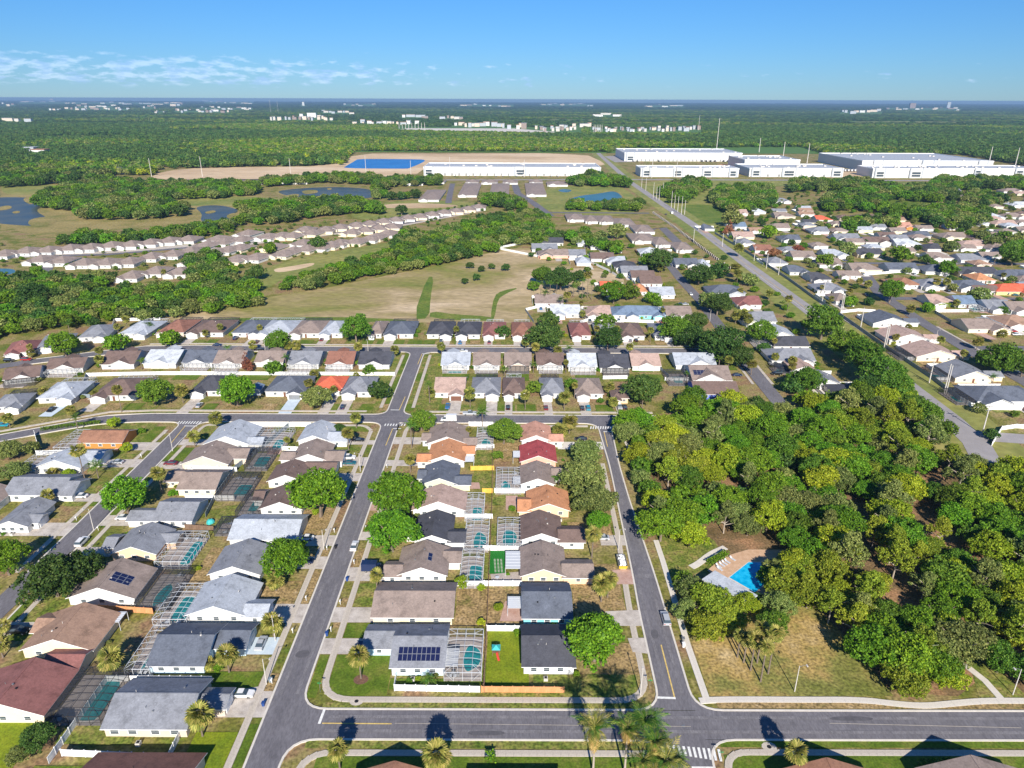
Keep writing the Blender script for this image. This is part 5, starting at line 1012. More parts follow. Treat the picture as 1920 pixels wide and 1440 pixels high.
# tree belts farther off (pixel outlines), each tree its own; what is left over joins the far wood
BELTS = [([(-40,655),(-40,560),(60,545),(200,556),(330,548),(480,556),(486,578),(380,596),(300,606),(210,612),(170,622),(100,625),(30,640)],9,'mix','above the left houses'),
 ([(352,500),(380,480),(430,500),(440,530),(484,552),(470,566),(400,560),(360,540)],10,'mix','in the clump above the field'),([(-40,560),(-40,540),(60,528),(130,540),(215,530),(215,545),(100,560)],10,'dark','at the left behind the villas'),
 ([(515,552),(560,530),(620,510),(650,498),(730,480),(740,455),(760,440),(790,450),(900,415),(1000,395),(1030,402),(1030,440),(1040,455),(1010,462),(960,460),(935,466),(920,478),(860,490),(790,505),(750,515),(700,520),(600,545)],9.5,'mix','in the belt above the field'),
 ([(1040,452),(1060,442),(1110,450),(1150,470),(1165,480),(1120,470),(1080,460)],11,'dark','behind the field houses'),
 ([(430,430),(520,425),(600,410),(680,402),(712,405),(700,390),(640,380),(560,385),(480,392),(440,398),(470,412)],13,'mix','behind the villa roofs'),([(100,465),(160,452),(260,455),(330,445),(400,430),(440,424),(430,440),(360,452),(300,462),(165,470)],13,'mix','along the marsh'),
 ([(70,395),(72,380),(120,362),(200,350),(240,352),(250,372),(210,392),(160,402),(90,402)],14,'dark','between lake and golf course'),([(140,412),(180,392),(290,380),(345,398),(340,412),(260,418),(160,420)],14,'dark','on the lake headland'),([(250,368),(260,355),(400,352),(480,352),(480,370),(400,378),(290,380)],14,'dark','along the far fairway'),
 ([(-40,362),(-40,345),(60,340),(150,340),(190,350),(120,350),(60,356)],16,'dark','at the far left fairway'),([(490,355),(490,345),(620,335),(820,340),(820,350),(740,352),(700,365),(735,378),(800,372),(700,376),(700,350),(600,346)],14,'mix','round the dark pond'),
 ([(1060,345),(1110,330),(1165,338),(1175,352),(1120,350),(1080,350)],16,'mix','beside the blue pond'),([(1062,388),(1195,382),(1205,392),(1190,398),(1062,398)],12,'mix','below the blue pond'),([(900,372),(960,380),(1000,392),(960,398),(900,385)],13,'mix','beside the far villas'),
 ([(1330,378),(1350,355),(1440,352),(1445,385),(1400,400),(1360,398),(1345,388)],14,'mix','in the grove right of the boulevard'),([(1230,362),(1290,345),(1330,350),(1280,380),(1240,378)],18,'olive','beside the boulevard poles'),
 ([(1480,345),(1620,340),(1680,352),(1680,368),(1640,376),(1610,360),(1560,356),(1480,358)],16,'mix','in front of the right warehouses'),([(1540,395),(1545,370),(1600,360),(1640,380),(1682,395),(1680,402),(1600,390)],14,'dark','left of the far green'),
 ([(1615,364),(1640,352),(1760,350),(1790,362),(1790,374),(1740,376),(1650,366)],14,'dark','behind the far green'),([(1700,405),(1720,388),(1800,385),(1855,395),(1850,412),(1800,430),(1740,418)],13,'dark','below the far green'),([(1800,378),(1820,358),(1870,372),(1880,380),(1840,384)],14,'mix','at the right of the far green'),
 ([(1740,352),(1760,334),(1830,332),(1910,336),(1990,340),(1990,352),(1800,352)],16,'dark','below the rightmost warehouse'),([(-40,352),(-40,330),(40,325),(210,338),(200,352)],20,'dark','round the far left apartments'),([(1580,433),(1600,414),(1670,412),(1675,424),(1620,425)],13,'dark','by the far white wall'),
 ([(1830,445),(1990,462),(1990,495),(1900,480),(1850,460)],14,'mix','at the right edge'),([(1370,480),(1395,470),(1420,500),(1395,505)],12,'olive','by the boulevard')]
BR = random.Random(5)
for poly, gap, tn, nm in BELTS:
    pl = pxs(poly)
    for (x, y) in scatter(pl, gap*.74, BR, 5000):
        tone = BR.choice({'mix':('green','green','bright','dark','lime'),'dark':('dark','dark','green'),'olive':('olive','lime')}[tn]); TREES.append([x, y, gap*BR.uniform(.48,.72), BR.choice(('round','wide','round')), tone, 'B'+nm])
for (x, y) in scatter(pxs([(1330,430),(1520,350),(1920,355),(1990,420),(1990,560),(1900,600),(1820,560),(1600,540),(1480,500)]), 10.5, BR, 3500):
    if BR.random() < .8 and not any(abs(x-h['x']) < 10 and abs(y-h['y']) < 10 for h in HOUSES): TREES.append([x, y, BR.uniform(1.4,4.4), BR.choice(('round','wide')), BR.choice(('green','dark','bright','olive','lime')), 'Bamong the eastern houses'])
for (x, y) in scatter(pxs([(1060,490),(1330,470),(1480,560),(1560,680),(1450,690),(1400,600),(1100,600)]), 13, BR, 600) + scatter(pxs([(980,480),(1060,455),(1220,460),(1300,500),(1200,540)]), 15, BR, 300):
    if not any(abs(x-h['x']) < 9.5 and abs(y-h['y']) < 9.5 for h in HOUSES) and not (108 < x < 126): TREES.append([x, y, BR.uniform(1.8,3.6), BR.choice(('round','wide')), BR.choice(('green','olive','bright','lime')), 'Bright of the field'])
for (x, y) in scatter(pxs([(-40,545),(-40,470),(60,465),(400,440),(760,405),(920,380),(920,400),(760,450),(560,490),(380,525),(240,540)]), 8.5, BR, 6000):
    if BR.random() < .75 and not any(abs(x-h['x']) < 8.3 and -3 < y-h['y']+9.5 < 19 for h in HOUSES if h['y'] > 450): TREES.append([x, y, BR.uniform(1.0,2.9), 'round', BR.choice(('green','dark','olive')), 'Bamong the villas'])
# small yard shrubs near the houses of the middle rows
for h in [h for h in HOUSES for _ in (0, 1, 2)]:
    if 230 < h['y'] < 640 and random.random() < .8:
        sx = random.choice((-1,1)); TREES.append([h['x']+sx*random.uniform(8,9.5), h['y']+random.uniform(-9,2), random.uniform(.9,1.9), 'round', random.choice(('green','olive','bright','lime')), 'S'])
for h in HOUSES[:]:      # planting round the nearer houses
    if 100 < h['y'] < 275:
        for _ in range(random.choice((2,3,4))):
            a = random.uniform(0, 6.283); TREES.append([h['x']+math.cos(a)*random.uniform(8.5,12), h['y']+math.sin(a)*random.uniform(7.6,9.5), random.uniform(.5,1.5), 'round', random.choice(('green','olive','bright','lime','yellow')), 'S'])
def blocked(x, y, r): return (-54-r < x < -43+r and y < 345) or (31-r < x < 41+r and 104 < y < 262) or (104-r < y < 116+r) or (255-r < y < 269+r and x > -150) or (-134-r < x < -122+r and y < 260)
TREES = [t for t in TREES if t[5] != 'S' or not blocked(t[0], t[1], t[2])]
TREES = [t for t in TREES if t[5] != 'S' or not any(q[0]-1 < t[0] < q[1]+1 and q[2]-1 < t[1] < q[3]+1 for q in CAGES)]
TREES = [t for t in TREES if t[5][:1] not in ('W','B','S') or road_gap(t[0], t[1]) > t[2]*.75]
TREES.sort(key=lambda t: (not (t[4] == 'rust' or (len(t[5]) > 1 and t[5][0] not in 'WBS')), -t[2]/depth(t[0], t[1])))
TONE = dict(bright='bright green', green='mid green', dark='dark green', olive='greyish olive', yellow='yellow-green', lime='lime green', rust='rust red')
KN = dict(round='round', wide='spreading', pine='tall open', column='narrow')
big_ = [t for t in TREES if t[2] >= 2.1]; low_ = [t for t in TREES if t[2] < 2.1]; rest = big_[300:] + low_[290:]; TREES = big_[:300] + low_[:290]
def house_ref(x, y):
    h = min(HOUSES, key=lambda h: (h['x']-x)**2 + (h['y']-y)**2); dx, dy = x-h['x'], y-h['y']
    rel = ('right of' if dx > 0 else 'left of') if abs(dx) > abs(dy) else ('behind' if dy > 0 else 'in front of'); return rel, h
for i, (x, y, r, kind, tone, note) in enumerate(TREES):
    px_ = r*FPX/depth(x, y); lod = 0 if px_ > 24 else 1 if px_ > 11 else 2; var = i % (4 if lod == 0 else 3)
    small = r < 2.1
    base = (.30 if kind != 'pine' else .62)*r if not small else .05
    o = thing('shrub' if small else 'tree', (x, y, 0), None, 'shrub' if small else 'tree', None, random.uniform(0, 6.28))
    c = link('crown', crown_proto(kind, lod, var), o, (0, 0, base), 0, (r*random.uniform(.93,1.07), r*random.uniform(.93,1.07), r*random.uniform(.85,1.0)))
    c.material_slots[0].link = 'OBJECT'; c.material_slots[0].material = M['leaf_'+tone]
    if not small:
        t = link('trunk', trunk_proto(kind, var % 3, kind == 'pine'), o, (0, 0, 0), 0, (r, r, (base+.3*r)/(.35*r if kind in ('round','wide') else 1.2*r if kind == 'pine' else .3*r)*r if kind != 'pine' else r*1.1))
    TREES[i] = dict(o=o, x=x, y=y, r=r, kind=kind, tone=tone, note=note, small=small)

# ------------------------------------------------------------------ palms
def solve_h(by_, cx, cy): k = P(cx, cy, 0)[1]/HCAM; return HCAM - by_/k
def strip(pts, wds, side=(0,0,1)):
    pass
def frond_fan(L=1.5):   # palmetto fan: stalk and radiating blades
    m = MB(); m.bar((0,0,0),(L*.45,0,.1),.03)
    for i in range(9):
        a = math.radians(-76+19*i); c = (L*.45, 0, .1); e = (c[0]+math.cos(a)*L*.62, math.sin(a)*L*.62, .02-.22*abs(math.sin(a))-.12); w = .11*L
        n = (-math.sin(a)*w, math.cos(a)*w); md = ((c[0]+e[0])/2, (c[1]+e[1])/2, (c[2]+e[2])/2+.08)
        m.face([c, (md[0]-n[0], md[1]-n[1], md[2]), e, (md[0]+n[0], md[1]+n[1], md[2])])
    return m
def frond_pinnate(L=3.0, droop=1.0, wd=.5):
    m = MB(); pts = [(L*t, 0, L*(.42*t - .78*droop*t*t)) for t in np.linspace(0, 1, 9)]
    for a, b in zip(pts, pts[1:]): m.bar(a, b, .05)
    for i in range(1, 17):
        t = i/16.5; x = L*t; z = L*(.42*t - .78*droop*t*t); w = wd*1.5*math.sin(math.pi*min(.95, t*.9+.12))+.1
        for s in (-1, 1): m.face([(x-.09,0,z),(x+.05,s*w*.5,z-.05),(x+.30,s*w,z-.22*droop-.08),(x+.20,s*w*.5,z-.12)])
    return m
FAN = frond_fan().mesh('frond', M['leaf_palm']); PIN = frond_pinnate().mesh('frond', M['leaf_palmgreen']); PIN2 = frond_pinnate(3.0, 1.35).mesh('frond', M['leaf_straw']); PIN3 = frond_pinnate(3.0, .8).mesh('frond', M['leaf_palm'])
def trunk_palm(h, r=.18, pale=False):
    m = MB(); k = 5; bend = random.uniform(-.03,.03)*h; m.tube([(bend*(t*t), 0, h*t) for t in np.linspace(0,1,k)], [r*1.35, r, r, r*.95, r*.8], 8); return m.mesh('trunk', M['bark_pale' if pale else 'bark']), bend
PALMN = []; MERGED = {}
def palm(bx, by, cx, cy, rpx, kind='fan', world=None):
    x, y = world or P(bx, by); h = max(1.0, solve_h(y, cx, cy)) if not world else cy
    L_ = rpx*depth(x, y, h)/FPX if not world else rpx
    o = thing('palm_tree', (x, y, 0), None, 'palm', None, random.uniform(0, 6.28)); tm, bend = trunk_palm(h, .17 if kind != 'queen' else .2, kind == 'queen'); link('trunk', tm, o)
    near = y < 215
    if kind == 'fan': specs = [(FAN, 1.35, random.uniform(-50, 68)) for _ in range(34)]
    elif kind == 'queen': specs = [(PIN if random.random() < .35 else PIN3, 3, random.uniform(-15, 55)) for _ in range(15)] + [(PIN2, 3, random.uniform(-80, -45)) for _ in range(8)]
    else: specs = [(PIN, 3, random.uniform(-10, 60)) for _ in range(16)]
    if near:
        for i, (me, ln, el) in enumerate(specs):
            f = link('frond', me, o, (bend, 0, h)); s = L_/ln*random.uniform(.85,1.1); f.scale = (s, s, s); f.rotation_euler = Matrix.Rotation(2.4*i, 3, 'Z').to_4x4().to_euler()
            f.rotation_euler = (Matrix.Rotation(2.4*i+random.uniform(-.2,.2), 3, 'Z') @ Matrix.Rotation(-math.radians(el), 3, 'Y')).to_euler()
    else:
        key = (kind, random.randrange(3))
        if key not in MERGED:
            V, F, MI = [], [], []; mats = [FAN.materials[0]] if kind == 'fan' else [PIN.materials[0], PIN3.materials[0], PIN2.materials[0]]
            for i, (me, ln, el) in enumerate(specs):
                R_ = (Matrix.Rotation(2.4*i, 3, 'Z') @ Matrix.Rotation(-math.radians(el), 3, 'Y'))*(1/ln); n0 = len(V)
                V += [tuple(R_ @ v.co) for v in me.vertices]; F += [tuple(n0+k for k in p.vertices) for p in me.polygons]; MI += [mats.index(me.materials[0])]*len(me.polygons)
            me = bpy.data.meshes.new('fronds'); me.from_pydata(V, [], F); [me.materials.append(q) for q in mats]; me.polygons.foreach_set('material_index', MI); MERGED[key] = me
        link('fronds', MERGED[key], o, (bend, 0, h), 0, L_*1.05)
    PALMN.append(dict(o=o, x=x, y=y, kind=kind, h=h)); return o
for p in [(681,1275,677,1233,20),(385,1385,376,1345,25),(434,1265,427,1233,20),(808,1290,808,1274,16,'date'),(218,1268,213,1240,22),(395,1258,392,1248,13),(517,1197,515,1172,19),(710,1108,707,1080,13),(521,1112,517,1092,16),
          (643,1447,640,1408,20),(825,1465,828,1418,26),(1490,1448,1492,1406,20),(1117,1450,1122,1362,42,'queen'),(1176,1450,1180,1368,40,'queen'),(1204,1465,1208,1352,42,'date'),(1225,1480,1232,1390,36,'queen'),(1245,1500,1245,1425,46,'queen'),(1205,1500,1195,1425,34,'queen'),(1268,1480,1262,1418,22,'date'),
          (1398,1239,1405,1195,14),(1411,1254,1421,1196,16),(1423,1240,1437,1176,16),(1430,1275,1446,1208,14),(1444,1260,1462,1185,16),(1386,1230,1390,1190,12),(162,910,148,850,14),(186,902,178,880,17,'date'),(306,930,298,893,14),(408,810,406,788,12),(367,842,366,822,11),(148,815,141,788,10,'date'),
          (1112,1045,1107,1000,15),(1130,1128,1125,1095,18),(1142,1120,1150,1085,16),(1068,812,1062,790,14),(1050,822,1058,806,14),(1048,910,1046,896,15,'date'),(669,805,669,785,10),(655,846,655,815,11),(773,842,774,800,12,'date'),(771,886,770,862,10),(905,800,905,772,13,'date'),(672,668,671,652,8),(741,672,741,657,8),(828,672,827,650,8),
          (540,661,538,650,8),(556,663,557,650,9),(475,662,475,650,8),(386,639,385,628,6),(882,765,880,738,11),(806,757,802,722,8,'date'),(985,768,985,740,9),(946,709,946,692,9,'date'),(1058,768,1057,744,11),(1141,738,1140,724,10),(1218,640,1218,617,6),(229,778,217,736,9),(344,760,340,736,12),(136,790,140,775,9),(1364,694,1362,672,8),(1484,688,1484,672,8),
          (1378,604,1376,588,9),(1390,600,1388,584,9),(1400,612,1398,594,9),(1408,700,1405,680,9),(1050,578,1052,560,8,'date'),(1020,570,1018,548,8,'date'),(1030,560,1030,530,7,'date'),(1012,568,1008,532,7,'date'),(1042,558,1046,528,8,'date'),(1090,560,1093,525,8,'date'),(1100,558,1102,515,8),(1108,562,1106,532,7,'date'),(1074,556,1076,536,8,'date'),(1062,572,1060,552,7),
          (1830,650,1828,634,9),(1872,642,1875,620,9),(1704,586,1704,573,8),(1608,535,1608,522,6),(1625,537,1625,527,7),(1590,552,1589,541,6),(1382,480,1380,462,9),(1376,520,1374,500,10),(1468,482,1470,472,6,'date'),(1185,590,1187,580,6),(1235,510,1230,500,6),(1770,540,1768,522,7),(1752,540,1754,522,7),(1380,530,1376,510,8),
          (1440,560,1441,546,7),(1475,580,1472,556,7),(985,655,980,640,8),(1045,672,1040,655,8),(1065,672,1068,652,8,'date'),(1003,668,1000,650,8),(10,1240,8,1215,16),(15,1200,12,1180,12),(102,905,100,895,12),(95,955,92,935,12),(20,810,22,790,10),(45,900,48,885,10),(160,585,156,570,8,'date'),(130,628,126,612,9,'date'),(280,628,278,614,10,'date'),(1265,625,1262,608,7),(1150,765,1152,752,9),(1290,610,1288,598,7),
          (540,840,540,828,6),(1838,430,1836,420,5),(1700,620,1700,608,6),(1862,490,1865,474,6,'date'),(1885,490,1888,476,6,'date'),(880,820,882,806,6)]:
    palm(*p)
PR = random.Random(8); np_ = 0
for h in [h for h in HOUSES for _ in (0, 1)]:
    if 265 < h['y'] < 520 and PR.random() < .34 and np_ < 95:
        x, y = h['x']+PR.choice((-1,1))*PR.uniform(7,10), h['y']+PR.choice((-1,-1,1))*PR.uniform(8,12)
        if road_gap(x, y) > 1.5: palm(0, 0, 0, PR.uniform(2.5,7), PR.uniform(1.3,2.1), 'fan' if PR.random() < .7 else 'date', world=(x, y)); np_ += 1
# hedges
def hedge(pts, label, w=1.6, h=1.4, mat='leaf_green'):
    pts = pxs(pts) ; V = []; r = np.random.default_rng(len(label))
    for a, b in zip(pts, pts[1:]):
        l = math.hypot(b[0]-a[0], b[1]-a[1]); n = int(l*70); t = r.uniform(0,1,n); a_ = r.uniform(0, math.pi, n); d = np.array([(b[0]-a[0])/l, (b[1]-a[1])/l, 0]); nn = np.array([-d[1], d[0], 0])
        p = np.array([a[0]-pts[0][0], a[1]-pts[0][1], 0]) + t[:,None]*d*l + nn*(np.cos(a_)*w/2)[:,None]; p[:,2] = np.where(r.uniform(0,1,n) < .4, r.uniform(0,h,n), np.sin(a_)*h*.25+h*.75)
        u = unit(r.normal(size=(n,3))+[0,0,.4]); t1 = unit(np.cross(u, r.normal(size=(n,3)))); b1 = np.cross(u, t1); q = np.empty((n,4,3)); s = .22; q[:,0] = p-t1*s; q[:,1] = p-b1*s; q[:,2] = p+t1*s; q[:,3] = p+b1*s; V.append(q.reshape(-1,3))
    o = link('hedge', fastquads('hedge', np.vstack(V), M[mat]), None, (*pts[0], 0)); tag(o, label, 'hedge')
hedge([(78,815),(120,808),(165,803),(190,800)], 'long green hedge along the inside of the middle street bend'); hedge([(1330,1058),(1345,1050),(1365,1037)], 'clipped hedge beside the club pool', 2, 1.5, 'leaf_bright')
hedge([(1755,572),(1828,568)], 'olive hedge wall beside the eastern street', 2.5, 3, 'leaf_lime'); hedge([(1728,1435),(1790,1432)], 'clipped hedge at the bottom edge by the brown gable', 2, 1.6); hedge([(915,1425),(935,1425)], 'small shrub by the lower sidewalk', 2, 1.6, 'leaf_bright')
hedge([(1260,795),(1262,796)], 'low shrub under the wood', 1, 1)

# ------------------------------------------------------------------ cars
PAINT = {}
def paint(c):
    if c not in PAINT:
        col = dict(white=(.78,.78,.78),silver=(.45,.47,.5),dark=(.02,.022,.03),navy=(.015,.03,.09),blue=(.04,.16,.35),cyan=(.02,.28,.38),red=(.35,.02,.02),maroon=(.16,.02,.03),black=(.01,.01,.012),grey=(.16,.17,.19),teal=(.02,.12,.16))[c]
        PAINT[c] = plain('paint_car_'+c, col, .28, .1, .6)
    return PAINT[c]
CARM = {}
def carmeshes(kind):
    if kind in CARM: return CARM[kind]
    L_, W_, H_ = dict(sedan=(4.7,1.84,1.42),suv=(4.8,1.95,1.75),pickup=(5.6,2.0,1.85),van=(6.4,2.1,2.6))[kind]
    prof = dict(sedan=[(-2.35,.35),(-2.3,.75),(-1.75,.92),(1.05,.98),(2.2,.80),(2.35,.55),(2.33,.35)], suv=[(-2.4,.4),(-2.38,1.0),(-2.2,1.08),(1.15,1.08),(2.25,.95),(2.4,.6),(2.36,.4)],
                pickup=[(-2.8,.5),(-2.78,1.08),(-.8,1.1),(1.4,1.1),(2.6,1.0),(2.8,.65),(2.76,.5)], van=[(-3.2,.45),(-3.2,1.1),(1.8,1.15),(2.9,1.05),(3.2,.7),(3.16,.45)])[kind]
    cab = dict(sedan=[(-1.75,.92),(-1.05,1.40),(.25,1.42),(1.05,.98)], suv=[(-2.3,1.05),(-2.05,1.70),(.35,1.75),(1.15,1.08)], pickup=[(-.75,1.1),(-.6,1.8),(.6,1.85),(1.4,1.1)], van=[(1.0,1.12),(1.0,2.0),(1.9,1.95),(2.5,1.1)])[kind]
    def ext(pf, w0, w1, m, top=None):
        n = len(pf); zs = [p[1] for p in pf]; lo, hi = min(zs), max(zs); A, B = [], []
        for (y, z) in pf: w = w0 + (w1-w0)*((z-lo)/(hi-lo+1e-6)); A.append((-w/2, y, z)); B.append((w/2, y, z))
        m.face(A[::-1]) if False else m.face(A); m.face(B[::-1])
        for i in range(n): j = (i+1) % n; m.face([A[j], A[i], B[i], B[j]], 0)
    body = MB(); ext(prof, W_, W_*.94, body); 
    if kind == 'van': body.box(-1.05,1.05,-3.15,1.0,.9,2.75)
    if kind == 'pickup': body.box(-.85,.85,-2.65,-.95,1.101,1.104)
    y0, y1 = cab[1][0], cab[2][0]; zt = cab[1][1]; rw = W_*.36; body.face([(-rw,y0,zt+.02),(rw,y0,zt+.02),(rw,y1,cab[2][1]+.02),(-rw,y1,cab[2][1]+.02)])
    body.box(-rw,rw,y0+.08,y1-.05,zt-.06,zt+.03)
    glass = MB(); ext(cab, W_*.9, W_*.74, glass)
    wl = MB()
    for k in range(12):
        a, b = 2*math.pi*k/12, 2*math.pi*(k+1)/12; r = .34; wl.face([(-.11,r*math.cos(a),r*math.sin(a)),(-.11,r*math.cos(b),r*math.sin(b)),(.11,r*math.cos(b),r*math.sin(b)),(.11,r*math.cos(a),r*math.sin(a))])
    wl.face([(.11,.34*math.cos(a),.34*math.sin(a)) for a in np.linspace(0,2*math.pi,13)[:-1]]); wl.face([(-.11,.34*math.cos(a),.34*math.sin(a)) for a in np.linspace(2*math.pi,0,13)[:-1]])
    rm = MB(); rm.face([(.12,.2*math.cos(a),.2*math.sin(a)) for a in np.linspace(0,2*math.pi,9)[:-1]]); rm.face([(-.12,.2*math.cos(a),.2*math.sin(a)) for a in np.linspace(2*math.pi,0,9)[:-1]])
    hl = MB(); hl.box(-.2,.2,-.04,.04,-.08,.08)
    CARM[kind] = (body.mesh('body', M['trim_white']), glass.mesh('windows', M['window_glass']), wl.mesh('wheel', M['tyre']), rm.mesh('rim', M['rim']), hl.mesh('headlight', M['lamp_lens']), L_, W_); return CARM[kind]
def car(px, py, hd, kind, colr, label, z=0.15):
    x, y = P(px, py, .6); b, g, wl, rm, hl, L_, W_ = carmeshes(kind); rz = {'N':0,'S':math.pi,'E':-math.pi/2,'W':math.pi/2}[hd] if isinstance(hd, str) else hd
    o = thing('parked_car', (x, y, z), label, 'van' if kind == 'van' else 'pickup' if kind == 'pickup' else 'car', 'parked cars', rz)
    bo = link('body', b, o); bo.material_slots[0].link = 'OBJECT'; bo.material_slots[0].material = paint(colr); link('windows', g, o)
    for sx in (-1, 1):
        for sy in (-1, 1): w_ = link('wheel', wl, o, (sx*(W_/2-.1), sy*L_*.30, .34)); link('rim', rm, w_)
        link('headlight', hl, o, (sx*(W_/2-.35), L_/2, .62)); t = link('tail_light', hl, o, (sx*(W_/2-.3), -L_/2, .75)); t.material_slots[0].link = 'OBJECT'; t.material_slots[0].material = M['shutter_red']
for c in [(667,1026,'N','sedan','white','white sedan driving up the street between the oaks'),(460,1305,'E','sedan','white','white sedan on the driveway of the grey corner house'),(703,1069,'E','van','navy','dark blue van on the driveway beside a palm'),(655,860,'E','suv','white','white car on the upper driveway left of the street'),(657,870,'E','sedan','teal','dark teal sedan right below the white one'),
          (673,827,'E','sedan','dark','dark sedan outside the light grey corner house'),(1090,822,'W','sedan','dark','dark sedan in front of the salmon roof'),(1130,1007,'W','sedan','silver','silver sedan outside the dark brown roofed house'),(1251,1158,'N','suv','silver','silver car parked at the kerb under the yellow tree'),(842,788,'W','van','white','white box van parked on the middle street'),
          (881,776,'E','pickup','silver','silver pickup parked by the kerb behind the white van'),(152,936,'W','sedan','white','white sedan by the long grey roof at left'),(220,872,'W','sedan','silver','silver car beside the two palms'),(234,976,'E','sedan','white','small white car by the two-step grey roof'),(156,1022,'N','suv','white','white car parked behind the dark oak'),
          (38,1190,'E','suv','black','black car in shade at the left edge'),(374,764,'N','sedan','silver','silver sedan outside the charcoal roofed house'),(643,765,'N','sedan','navy','navy car outside the grey house on the corner'),(840,763,'N','pickup','blue','blue pickup outside the pinkish tan house'),(953,764,'N','sedan','black','black car below the brown gable'),
          (1024,764,'N','sedan','maroon','dark maroon car outside the grey gable'),(1092,764,'N','sedan','dark','dark car, left of the pair outside the tan house'),(1103,764,'N','suv','cyan','teal car, right of the pair outside the tan house'),(6,804,'E','sedan','cyan','cyan car at the left edge on the bend'),(407,651,'E','sedan','navy','navy car parked on the upper street'),
          (441,638,'N','suv','navy','navy car outside the big solar roof'),(488,659,'E','sedan','black','black car parked across the upper street'),(603,639,'N','sedan','maroon','maroon car outside the light grey gable'),(868,659,'E','sedan','white','white sedan parked on the upper street'),(827,641,'N','suv','dark','dark car outside the leftmost charcoal house'),
          (570,658,'E','sedan','black','black car in the shade of street palms'),(49,681,'E','suv','red','red car in front of the maroon roofed house'),(17,683,'E','suv','black','black car left of the red one'),(1257,398,'N','van','white','white truck driving on the boulevard'),(1246,400,'N','sedan','dark','dark car beside the truck on the boulevard'),
          (1294,549,'S','sedan','white','white car on the street behind the field houses'),(1274,568,'W','sedan','navy','navy car at the street bend'),(1283,568,'W','sedan','silver','silver car at the street bend'),(1905,620,'E','sedan','white','white car outside the taupe house at right'),(1898,614,'E','suv','red','red car outside the taupe house at right'),(1886,612,'E','sedan','navy','navy car left of the red one at right'),
          (1727,535,'E','suv','navy','navy car outside the rust roofed house'),(1180,636,'N','suv','grey','grey car outside the brown gable'),(1192,636,'N','sedan','black','black car outside the brown gable'),(1240,634,'N','pickup','silver','silver pickup beside the dark oaks'),(1162,762,'N','pickup','silver','silver pickup by the peach gable'),(1172,762,'N','sedan','dark','dark car by the peach gable'),
          (1452,679,'E','pickup','silver','silver pickup behind the wood'),(1462,683,'E','suv','navy','navy car behind the wood'),(1456,697,'W','suv','black','black car behind the wood'),(1785,552,'E','suv','dark','dark car by the pink roof'),(1903,546,'E','sedan','teal','teal car outside the grey eastern house'),(1575,590,'N','sedan','dark','dark car near the boulevard fence'),(1622,548,'S','sedan','dark','dark car on the eastern side street'),(1382,700,'E','sedan','navy','navy car by the blue walled house')]:
    car(*c)

CR2 = random.Random(31); XCARS = []; placed = [o.location for o in S.objects if o.get('group') == 'parked cars']
for h, d in DRV:
    cx, cy = (d[0]+d[1])/2 + CR2.uniform(-.8,.8), (d[2]+d[3])/2 + CR2.uniform(-1,1)
    if CR2.random() < .42 or any(math.hypot(p.x-cx, p.y-cy) < 9 for p in placed): continue
    wide = abs(d[1]-d[0]) > abs(d[3]-d[2])+1.5
    if wide: cx = d[0] + (d[1]-d[0])*(.35 if d[0] < -100 or d[0] > 0 else .6)
    b, g, wl, rm, hl, L_, W_ = carmeshes(CR2.choice(('sedan','suv','sedan','pickup','suv'))); col_ = CR2.choice(('white','silver','dark','navy','grey','white','black','maroon','silver','blue','red'))
    o = thing('parked_car', (cx, cy, .15), None, 'car', 'parked cars', (math.pi/2 if CR2.random() < .5 else -math.pi/2) if wide else (0 if CR2.random() < .5 else math.pi)); XCARS.append((o, col_))
    bo = link('body', b, o); bo.material_slots[0].link = 'OBJECT'; bo.material_slots[0].material = paint(col_); link('windows', g, o)
    for sx in (-1, 1):
        for sy in (-1, 1): w_ = link('wheel', wl, o, (sx*(W_/2-.1), sy*L_*.30, .34)); link('rim', rm, w_)
# ------------------------------------------------------------------ poles, lamps, signs, bins and small things
def lamp(bx, by, arm=(1.6,0), h=7.2, label='street lamp'):
    x, y = P(bx, by); o = thing('street_lamp', (x, y, 0), label, 'street lamp', 'street lamps'); m = MB(); m.tube([(0,0,0),(0,0,h)], [.12,.07], 8); m.build('pole', M['pole_concrete'], o)
    m = MB(); m.tube([(0,0,h-.2),(arm[0]*.6,arm[1]*.6,h+.15),(arm[0],arm[1],h+.12)], [.04,.035,.03], 6); m.build('arm', M['metal_grey'], o); m = MB(); m.box(arm[0]-.16,arm[0]+.16,arm[1]-.32,arm[1]+.32,h,h+.16); m.build('lamp_head', M['pole_concrete'], o)
for a in [(1494,1293,(1.6,0),7.2,'street lamp on the dry lawn beside the lower street'),(1903,1296,(-1.5,0),7.2,'street lamp by the path at the right'),(504,1287,(1.6,0),7.2,'street lamp beside the bottom left sidewalk'),(520,1205,(1.8,0),7.5,'street lamp beside the pale blue driveway'),(325,851,(-1.5,0),7.4,'street lamp at the far-left street crosswalk'),
          (178,1000,(-1.6,0),7.4,'street lamp by the white car on the far-left street'),(1205,1302,(0,.2),7.4,'street lamp at the corner of the park street'),(677,886,(-1.5,0),7,'street lamp beside two parked cars'),(610,1034,(1.2,0),6.8,'street lamp above the left driveway'),(1162,1030,(1.4,0),7,'street lamp beside the silver sedan'),(1330,600,(-1,0),7,'street lamp by the houses left of the boulevard'),
          (1752,640,(1,0),8,'street lamp on the eastern side street'),(498,668,(0,1),7,'street lamp on the upper street'),(690,663,(0,-1),7,'street lamp beside the upper street palms')]: lamp(*a)
